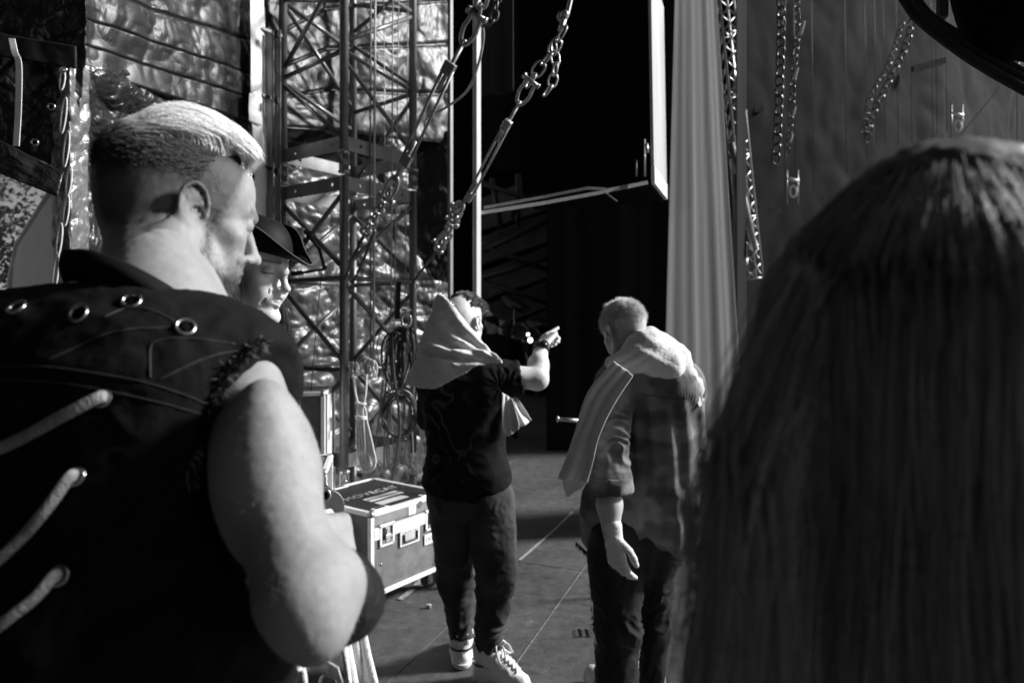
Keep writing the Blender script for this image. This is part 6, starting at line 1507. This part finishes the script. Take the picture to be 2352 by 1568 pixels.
# ================================================================= SMALL THINGS ON THE FLOOR
t = tag(strip("tape_strip", [G(918, 1378), G(938, 1362), G(952, 1350), G(975, 1320)], .035, M['scuff'], .0055), "crumpled tape strip on the floor in front of the flight case", "tape")
mb = MB(); p = G(985, 1396); mb.disc(p+V(0, 0, .012), (0, 0, 1), .016, .02, 6); tag(mb.build("metal_nut", M['galv'], bevel=.002), "small metal nut lying on the floor left of the pointing man's feet", "nut")
mb = MB(); c = G(1340, 1456)
for k in range(5):
    pts = [c+V(-.045+.018*j, (k-2)*.018+(.010 if j % 2 else 0), .006) for j in range(6)]; mb.tube(pts, .0035, 5)
tag(mb.build("rubber_scrap", M['rubber']), "small scrap of zigzag rubber tread on the floor left of the white-haired man's knee", "rubber scrap")
# white towel over something dark at the bottom, beside the elbow
tw = thing("towel", "white towel end hanging below the blond man's elbow at the bottom of the frame", "towel", (-.36, 1.2, .7))
flapsheet("cloth", [P(765, 1440, 1.10), P(778, 1500, 1.10), P(792, 1570, 1.10), P(800, 1640, 1.10)], [P(828, 1425, 1.14), P(843, 1490, 1.14), P(858, 1568, 1.14), P(868, 1650, 1.14)], tw, .016, 3, thick=.010)
t = thing("shoulder_bag", "black bag with eyelets and a laced seam at the bottom edge below the elbow", "bag", (-.42, 1.0, .9))
sb = SDF((-.48, .82, .85), (-.26, 1.08, 1.14), .006); sb.cone((-.38, .95, 1.02), (-.36, .96, .9), .07, .08, .03); sculpt("bag_body", sb, M['vest'], t, disp=lambda v: .004*ridge(v, 12, 2, 2))
mb = MB(); 
for k in range(7): mb.tube([P(745+5*k, 1512+3*k, .86), P(756+5*k, 1555+2*k, .86)], .0012, 5)
mb.build("stitched_patch", M['rope'], t, True)
mb = MB(); mb.torus(P(692, 1528, .86), (.2, -1, .2), .0095, .0022, 22, 7); mb.torus(P(752, 1566, .86), (.2, -1, .2), .0095, .0022, 22, 7); mb.build("eyelet", M['chrome'], t, True)
mb = MB(); mb.tube(spline([P(676, 1590, .84), P(680, 1560, .84), P(688, 1534, .84)], 6), .0048, 9); mb.tube(spline([P(700, 1590, .84), P(698, 1560, .84), P(694, 1536, .84)], 6), .0045, 9); mb.build("cord", M['rope'], t, True)
# ================================================================= FAR PEOPLE AND DRUM KIT DOWN THE PASSAGE
def farperson(x, Y, lab, look, capm=None, h=1.75, ton=.2):
    X = (x-1176)/F_*Y; t = thing("person", lab, "person", (X, Y, 0)); sd = SDF((X-.35, Y-.35, 0), (X+.35, Y+.35, h+.05), .016)
    sd.cone((X-.12, Y, h-.32), (X+.12, Y, h-.32), .08, .08, .05); sd.cone((X, Y, h-.36), (X, Y, h-.75), .13, .13, .06)
    for s_ in (-1, 1):
        sd.chain([(X+s_*.17, Y, h-.33), (X+s_*.21, Y-.03, h-.62), (X+s_*.10, Y-.24, h-.66)], [.055, .045, .035], .03); sd.chain([(X+s_*.09, Y, h-.82), (X+s_*.10, Y, h-1.28), (X+s_*.10, Y, .08)], [.09, .06, .05], .03); sd.cone((X+s_*.10, Y, .05), (X+s_*.11, Y-.16, .04), .045, .04, .02)
    cl = sculpt("clothes", sd, M['blackcoat'], t)
    H = Head((X, Y, h-.13), frame(look), 1.0); hs = SDF((X-.16, Y-.2, h-.34), (X+.16, Y+.2, h+.04), .006); H.build(hs); hs.cone((X, Y, h-.17), (X, Y, h-.34), .05, .055, .02); sculpt("body", hs, M['skin'], t, tone=lambda v: np.full(len(v), ton))
    for s_ in (-1, 1):
        hh = SDF((X+s_*.10-.12, Y-.42, h-.78), (X+s_*.10+.12, Y-.14, h-.54), .006); hand(hh, (X+s_*.10, Y-.24, h-.66), (0, -1, -.1), (0, 0, 1), 1, curl=(.6,)*4); sculpt("hand", hh, M['skin'], t, tone=lambda v: np.full(len(v), ton))
    hr = SDF((X-.16, Y-.2, h-.2), (X+.16, Y+.2, h+.06), .006); hr.ell(H.w(0, -.012, .062), (.083, .106, .080), H.F, 0); hr.plane(H.w(0, 0, .045), tuple(-H.F[:, 2]))
    if capm: hr.cone(H.w(-.03, .09, .052), H.w(.03, .09, .052), .012, .012, .01); hr.ell(H.w(0, .115, .050), (.060, .065, .006), H.F, .01); sculpt("cap", hr, capm, t)
    else: sculpt("hair", hr, mat("dark_far_hair", .02, .7), t)
farperson(1128, 9.0, "person in a dark cap looking down far off in the passage beside the white post", (.85, -.4, -.4), M['blackcoat'], 1.68, .30)
farperson(1165, 9.6, "person in dark clothes standing right of the one in the cap, far down the passage", (-.3, -.9, -.2), None, 1.60, .05)
t = thing("drum_kit", "dark drum kit with tilted cymbal on stands far down the passage", "drum kit", (.08, 10.6, 0))
def at(x, y, Y=10.5): return P(x, y, Y)
mb = MB(); mb.disc(at(1185, 697), V(.45, -.4, .8), .24, .012, 30, .05); mb.build("cymbal", mat("cymbal", .10, .35, .8), t, True)
mb = MB(); mb.disc(at(1232, 742), V(.1, -.5, .85), .16, .01, 26, .03); mb.build("cymbal", mat("cymbal_small", .10, .35, .8), t, True)
mb = MB(); mb.tube([at(1182, 702), at(1182, 900)], .016, 8); mb.tube([at(1206, 745), at(1206, 900)], .016, 8); mb.tube([at(1232, 745), at(1232, 910)], .014, 8); mb.tube([at(1206, 800), at(1250, 800)], .012, 8); mb.build("stand", M['galv'], t, True)
for (x, y, r, h_) in ((1190, 770, .15, .2), (1215, 780, .16, .22), (1238, 830, .22, .35), (1200, 840, .25, .4)):
    mb = MB(); mb.disc(at(x, y), V(.1, -.7, .6), r, h_, 26); d = mb.build("drum", mat("drum_shell", .06, .3, 0, .2, 3), t)
    mb = MB(); mb.torus(at(x, y)+V(.1, -.7, .6).normalized()*h_/2, V(.1, -.7, .6), r, .012, 26, 6); mb.build("rim", M['chrome'], d, True)
lampm = mat("lit_bulb", .8, .4, emit=3.5)
for (x, y, r, lb) in ((1213, 768, .03, 'small lit lamp uppermost beside the capped far person'), (1218, 781, .045, 'brightest lit lamp just under the uppermost one beside the capped person'), (1194, 814, .035, 'lit lamp low in front of the capped far person'), (1289, 817, .022, 'tiny lit lamp alone at the right end of the far passage')):
    Y = 10.0; t = thing("stage_lamp", lb, "lamp", P(x, y, Y), "lit lamps on the far stage")
    mb = MB(); mb.tube([P(x, y, Y)+V(0, .02, 0), P(x, y, Y)+V(0, .14, 0)], [r*1.1, r*.7], 14); mb.build("housing", M['blackpaint'], t, True)
    mb = MB(); mb.ball(P(x, y, Y), r*.8, 8, (1, .5, 1)); mb.build("bulb", lampm, t, True)
    if r > .03: continue
mb = MB(); rgx = random.Random(5)
for k in range(34):
    x, y = rgx.uniform(1150, 1245), rgx.uniform(745, 850); mb.quadbox(P(x, y, 11.4+rgx.uniform(-.3, .3)), V(rgx.uniform(.02, .09), 0, rgx.uniform(-.05, .05)), V(0, .03, 0), V(0, 0, rgx.uniform(.03, .13)))
tag(mb.build("stage_equipment", M['pale']), "jumble of pale far equipment glimpsed between the distant people and the drum kit", "equipment", kind="stuff")
t = thing("trestle", "pale metal tube end sticking out left of the white-haired man's towel", "tube", P(1290, 965, 4.0))
mb = MB(); mb.tube([P(1282, 962, 4.0), P(1330, 966, 4.0)], .012, 12); mb.disc(P(1281, 962, 4.0), (1, 0, 0), .018, .012, 14); mb.build("tube", M['galv'], t, True)
mb = MB(); mb.tube([P(1326, 966, 4.0), P(1440, 970, 4.0)], .012, 12); mb.tube([P(1440, 970, 4.0), V(P(1440, 970, 4.0).x, 4.0, 0)], .012, 12); mb.build("leg", M['galv'], t, True)
# ================================================================= RIGHT BACKGROUND: STAGE ROOF, MAST, CHAINS
M['roofr'] = tarp_mat("stage_roof_sheet", .0065, .9, 0, .35, .2, .04, dist=.12)
t = thing("stage_roof_sheet", "huge dim grey stage roof sheet rising behind the chains at upper right", "roof sheet", (8, 14, 3))
sheet("sheet", [[V(2.8, 8.4, 12), V(8, 12.3, 13), V(17, 21.7, 14)], [V(2.8, 8.6, 5), V(8, 12.5, 6), V(17, 22, 6.5)], [V(2.8, 8.6, -.2), V(8, 12.5, -.2), V(17, 22, -.2)]], 160, 200, M['roofr'], .10, .45, 61, .02, t)
# slim lattice mast beside the grey drape
t = thing("lattice_mast", "slim silver lattice mast leaning beside the grey drape, fading upward", "lattice mast", P(1730, 560, 7.5))
ma, mb_ = P(1640, -200, 6.4), P(1728, 640, 6.4); ax = (mb_-ma).normalized(); sx_ = V(1, .1, 0); sx_ = (sx_-ax*sx_.dot(ax)).normalized(); sy_ = ax.cross(sx_)
wd = .068; cs = [sx_*wd*a+sy_*wd*b_ for a, b_ in ((-1, -1), (1, -1), (1, 1), (-1, 1))]
for c in cs: mb = MB(); mb.tube([ma+c, mb_+c], .013, 8); mb.build("chord", M['galv'], t, True)
n_ = 24; Lm = (mb_-ma).length
mb = MB()
for k in range(n_):
    p, q = ma+ax*Lm*k/n_, ma+ax*Lm*(k+1)/n_
    for i in range(4):
        j = (i+1) % 4
        mb.tube([p+cs[i], q+cs[j]], .007, 6)
        if k % 4 == 3: mb.tube([q+cs[i], q+cs[j]], .010, 6)
mb.build("lacing", M['galv'], t, True)
t = thing("stay_pole", "long pale tube leaning beside the lattice mast with taped bands", "pole", P(1720, 500, 6.8))
mb = MB(); mb.tube([P(1679, 330, 6.2), P(1700, 420, 6.15), P(1734, 575, 6.1)], .030, 14); mb.build("tube", M['galv'], t, True)
mb = MB(); mb.tube([P(1690, 400, 6.15), P(1698, 520, 6.15), P(1702, 680, 6.15)], .032, 14); mb.build("tube", mat("wrapped_tube", .35, .4, .3, .6, 14), t, True)
for (x, y) in ((1696, 398), (1702, 452), (1708, 600), (1731, 566)):
    mb = MB(); c = P(x, y, 6.14); mb.disc(c, (.1, 0, 1), .038, .05, 16); mb.build("tape_band", M['white'], t, True)
# hanging electric hoist chains
M['chainfar'] = mat("far_chain", .012, .25, .1, .3, 20)
YC = 5.2
chain("chain", [P(1792, -60, YC), P(1794, 60, YC), P(1790, 200, YC), P(1786, 300, YC), P(1781, 384, YC)], "thick hoist chain hanging straight down right of the lattice mast", .095, .008, M['chainfar'], group=None, w_=.34)
chain("chain", [P(1826, -60, YC+.3), P(1832, 60, YC+.3), P(1824, 150, YC+.3), P(1818, 260, YC+.3), P(1808, 350, YC+.3)], "second thinner chain close right of the thick hoist chain", .08, .0045, M['chainfar'], w_=.3)
chain("chain", [P(2108, -20, 6.5), P(2082, 100, 6.5), P(2040, 190, 6.5), P(2004, 265, 6.5), P(1990, 330, 6.5)], "slanting hoist chain near the top right with bright hooks", .10, .006, M['chainfar'], w_=.34)
chain("chain", [P(2070, 60, 6.9), P(2040, 150, 6.9), P(2000, 220, 6.9), P(1985, 300, 6.9)], "fainter chain left of the slanting hoist chain", .09, .0045, M['chainfar'], w_=.3)
for (x, y, Y, s_, lb) in ((1842, 66, 5.4, .045, "topmost and largest"), (1828, 170, 5.4, .038, "second from the top"), (1824, 256, 5.4, .03, "third from the top"), (1818, 318, 5.4, .026, "lowest and smallest")):
    mb = MB(); c = P(x, y, Y); mb.quadbox(c, V(s_*.25, 0, .0), V(0, s_*.3, 0), V(s_*.35, 0, s_*1.2)); tag(mb.build("chain_tag", M['strap'], bevel=.004), lb+" pale tag hanging on the thinner hoist chain", "tag", "pale tags on the hoist chains")
# thin vertical lines and small hook blocks
for i, (x, y1, Y, lb) in enumerate(((1800, 440, 8, "left wire of the pair over the left hook block"), (1825, 430, 8, "right wire of the pair over the left hook block"), (1866, 440, 9, "long wire just right of the left hook block"), (1942, 400, 9, "wire under the long pale beam, ending on the blurred hair"),
        (2092, 330, 9.5, "wire rightmost of the close group before the hair crest"), (2010, 330, 9.5, "first wire of the close group right of the slanting chain"), (2030, 330, 9.5, "second wire of the close group right of the slanting chain"), (2060, 330, 9.5, "third wire of the close group right of the slanting chain"),
        (2150, 310, 9, "wire left of the right hook block"), (2172, 300, 9, "wire nearest the left side of the right hook block"), (2334, 330, 8, "long wire at the far right edge above the hair"), (1988, 360, 9.2, "short wire under the right end of the long pale beam"), (2140, 320, 9.6, "faint wire midway between the close group and the right hook block"))):
    line("hanging_wire", [P(x-4, -150, Y), P(x+3, y1, Y)], .004, M['steel_dark'], lb, "wire rope", 5, "wire ropes before the stage roof")
line("hanging_wire", [P(2370, 110, 8.2), P(2190, 330, 8.2)], .004, M['steel_dark'], "slanting wire rope at the right edge above the blurred hair", "wire rope", 5)
def hookblock(x, y, Y, lab):
    t = thing("hook_block", lab, "hook block", P(x, y, Y)); s_ = Y/F_
    mb = MB(); mb.tube([P(x-12, y-26, Y), P(x+14, y-20, Y)], 4*s_, 8); mb.build("cross_bar", M['white'], t, True)
    mb = MB(); mb.tube([P(x-12, y-45, Y), P(x-12, y+34, Y)], 1.6*s_, 6); mb.tube([P(x+13, y-45, Y), P(x+13, y+34, Y)], 1.6*s_, 6); mb.build("side_wire", M['galv'], t, True)
    mb = MB(); mb.torus(P(x+2, y+4, Y), (0, -1, 0), 8*s_, 2.6*s_, 18, 7, 1.6, along=(0, 0, 1)); mb.build("hook", M['white'], t, True)
hookblock(1820, 436, 8.0, "small pale hook block on two wires just above the blurred hair, left"); hookblock(2198, 286, 8.0, "small pale hook block on two wires just above the blurred hair, right")
for (x0, y0, x1, y1, Y, lab) in ((1855, 213, 1888, 206, 11, "short pale beam piece left of the long pale beam high on the right"), (1905, 205, 2002, 182, 11, "long pale beam high on the right behind the hanging chains"), (2095, 160, 2170, 140, 11.5, "pale beam furthest up on the right behind the slanting chain"),
                                 (1722, 491, 1790, 485, 8, "pale horizontal beam at the mast's lower end touching the blurred hair"), (1715, 255, 1752, 250, 9, "dim beam stub right of the lattice mast")):
    mb = MB(); a_, b_ = P(x0, y0, Y), P(x1, y1, Y); mb.quadbox((a_+b_)/2, (b_-a_)/2, V(0, .04, 0), V(0, 0, 7*Y/F_)); tag(mb.build("roof_beam", M['beam']), lab, "beam")
# black cables, tube and dark cover at the top right corner, close by
YK = 1.7
for i, (o_, o2, r) in enumerate(((0, 0, .014), (14, -16, .011), (30, -24, .007))):
    line("overhead_cable", spline([P(2068+o_, -20, YK), P(2110+o_, 40+o2*.2, YK), P(2190+o_*1.2, 105+o2*.6, YK), P(2270+o_, 158+o2, YK), P(2380+o_, 220+o2, YK)], 8), r, M['blackpaint'], ("thickest lower black cable curving across the top right corner", "middle black cable curving across the top right corner", "thinnest upper black cable curving across the top right corner")[i], "cable", 10)
t = thing("hanging_tube", "dark tube with a bright edge hanging at the top right above the black cables", "tube", P(2168, 10, 2.2))
mb = MB(); mb.quadbox(P(2166, -40, 2.2), V(.015, 0, 0), V(0, .015, 0), V(0, 0, .115)); mb.build("tube", M['blackpaint'], t, bevel=.003)
mb = MB(); mb.quadbox(P(2179, -40, 2.185), V(.0022, 0, 0), V(0, .004, 0), V(0, 0, .115)); mb.build("edge", M['alu'], t)
sb = SDF((.86, 1.45, 2.22), (1.45, 2.0, 2.85), .012); sb.ell(P(2300, 10, 1.7), (.085, .10, .14), None, 0); sb.cone(P(2300, -60, 1.7), P(2400, 60, 1.7), .11, .08, .04); sb.cone(P(2290, 40, 1.7), P(2380, 95, 1.7), .05, .04, .04); t = thing("dark_cover", "black cloth-covered bundle hanging at the very top right corner", "covered bundle", P(2310, 20, 1.7))
sculpt("cover", sb, M['black'], t, disp=lambda v: .004*ridge(v, 8, 2, 3))
line("hanging_wire", [P(2310, -20, 1.7), P(2340, -260, 1.7)], .006, M['galv'], "wire holding the black bundle at the very top right corner", "wire rope")
# ================================================================= DARK ENCLOSURE round the viewer (roof and near walls added unseen against sky light)
def wallq(nm, lab, a, b_, c, d, m=None):
    n = (Vector(b_)-Vector(a)).cross(Vector(d)-Vector(a)).normalized()*.03; vs = [Vector(p) for p in (a, b_, c, d)]; MBx = MB(); MBx.add(vs+[p+n for p in vs], [(0, 1, 2, 3), (7, 6, 5, 4), (0, 4, 5, 1), (1, 5, 6, 2), (2, 6, 7, 3), (3, 7, 4, 0)])
    return tag(MBx.build(nm, m or M['black']), lab, "tent wall")
wallq("sky_block_roof", "added dark roof overhead, out of view, blocking the sky", (-3.4, -6, 8.4), (.6, -6, 8.4), (.6, 9, 8.4), (-3.4, 9, 8.4))  # added to keep sky light off the tops of things
wallq("dark_wall", "added dark wall behind the viewer, out of view, cutting ambient light", (-3.4, -6, -.2), (4.5, -6, -.2), (4.5, -6, 8.4), (-3.4, -6, 8.4))  # added black behind the camera to lower the ambient fill
wallq("dark_wall", "added dark side wall left of the viewer, out of view, blocking sky light", (-3.4, -6, -.2), (-3.4, 2.2, -.2), (-3.4, 2.2, 8.4), (-3.4, -6, 8.4))  # added on the left so light enters only from the right
wallq("dark_wall", "dark back wall behind the far passage", (-1.5, 17, -.2), (9, 17, -.2), (9, 17, 12), (-1.5, 17, 12))
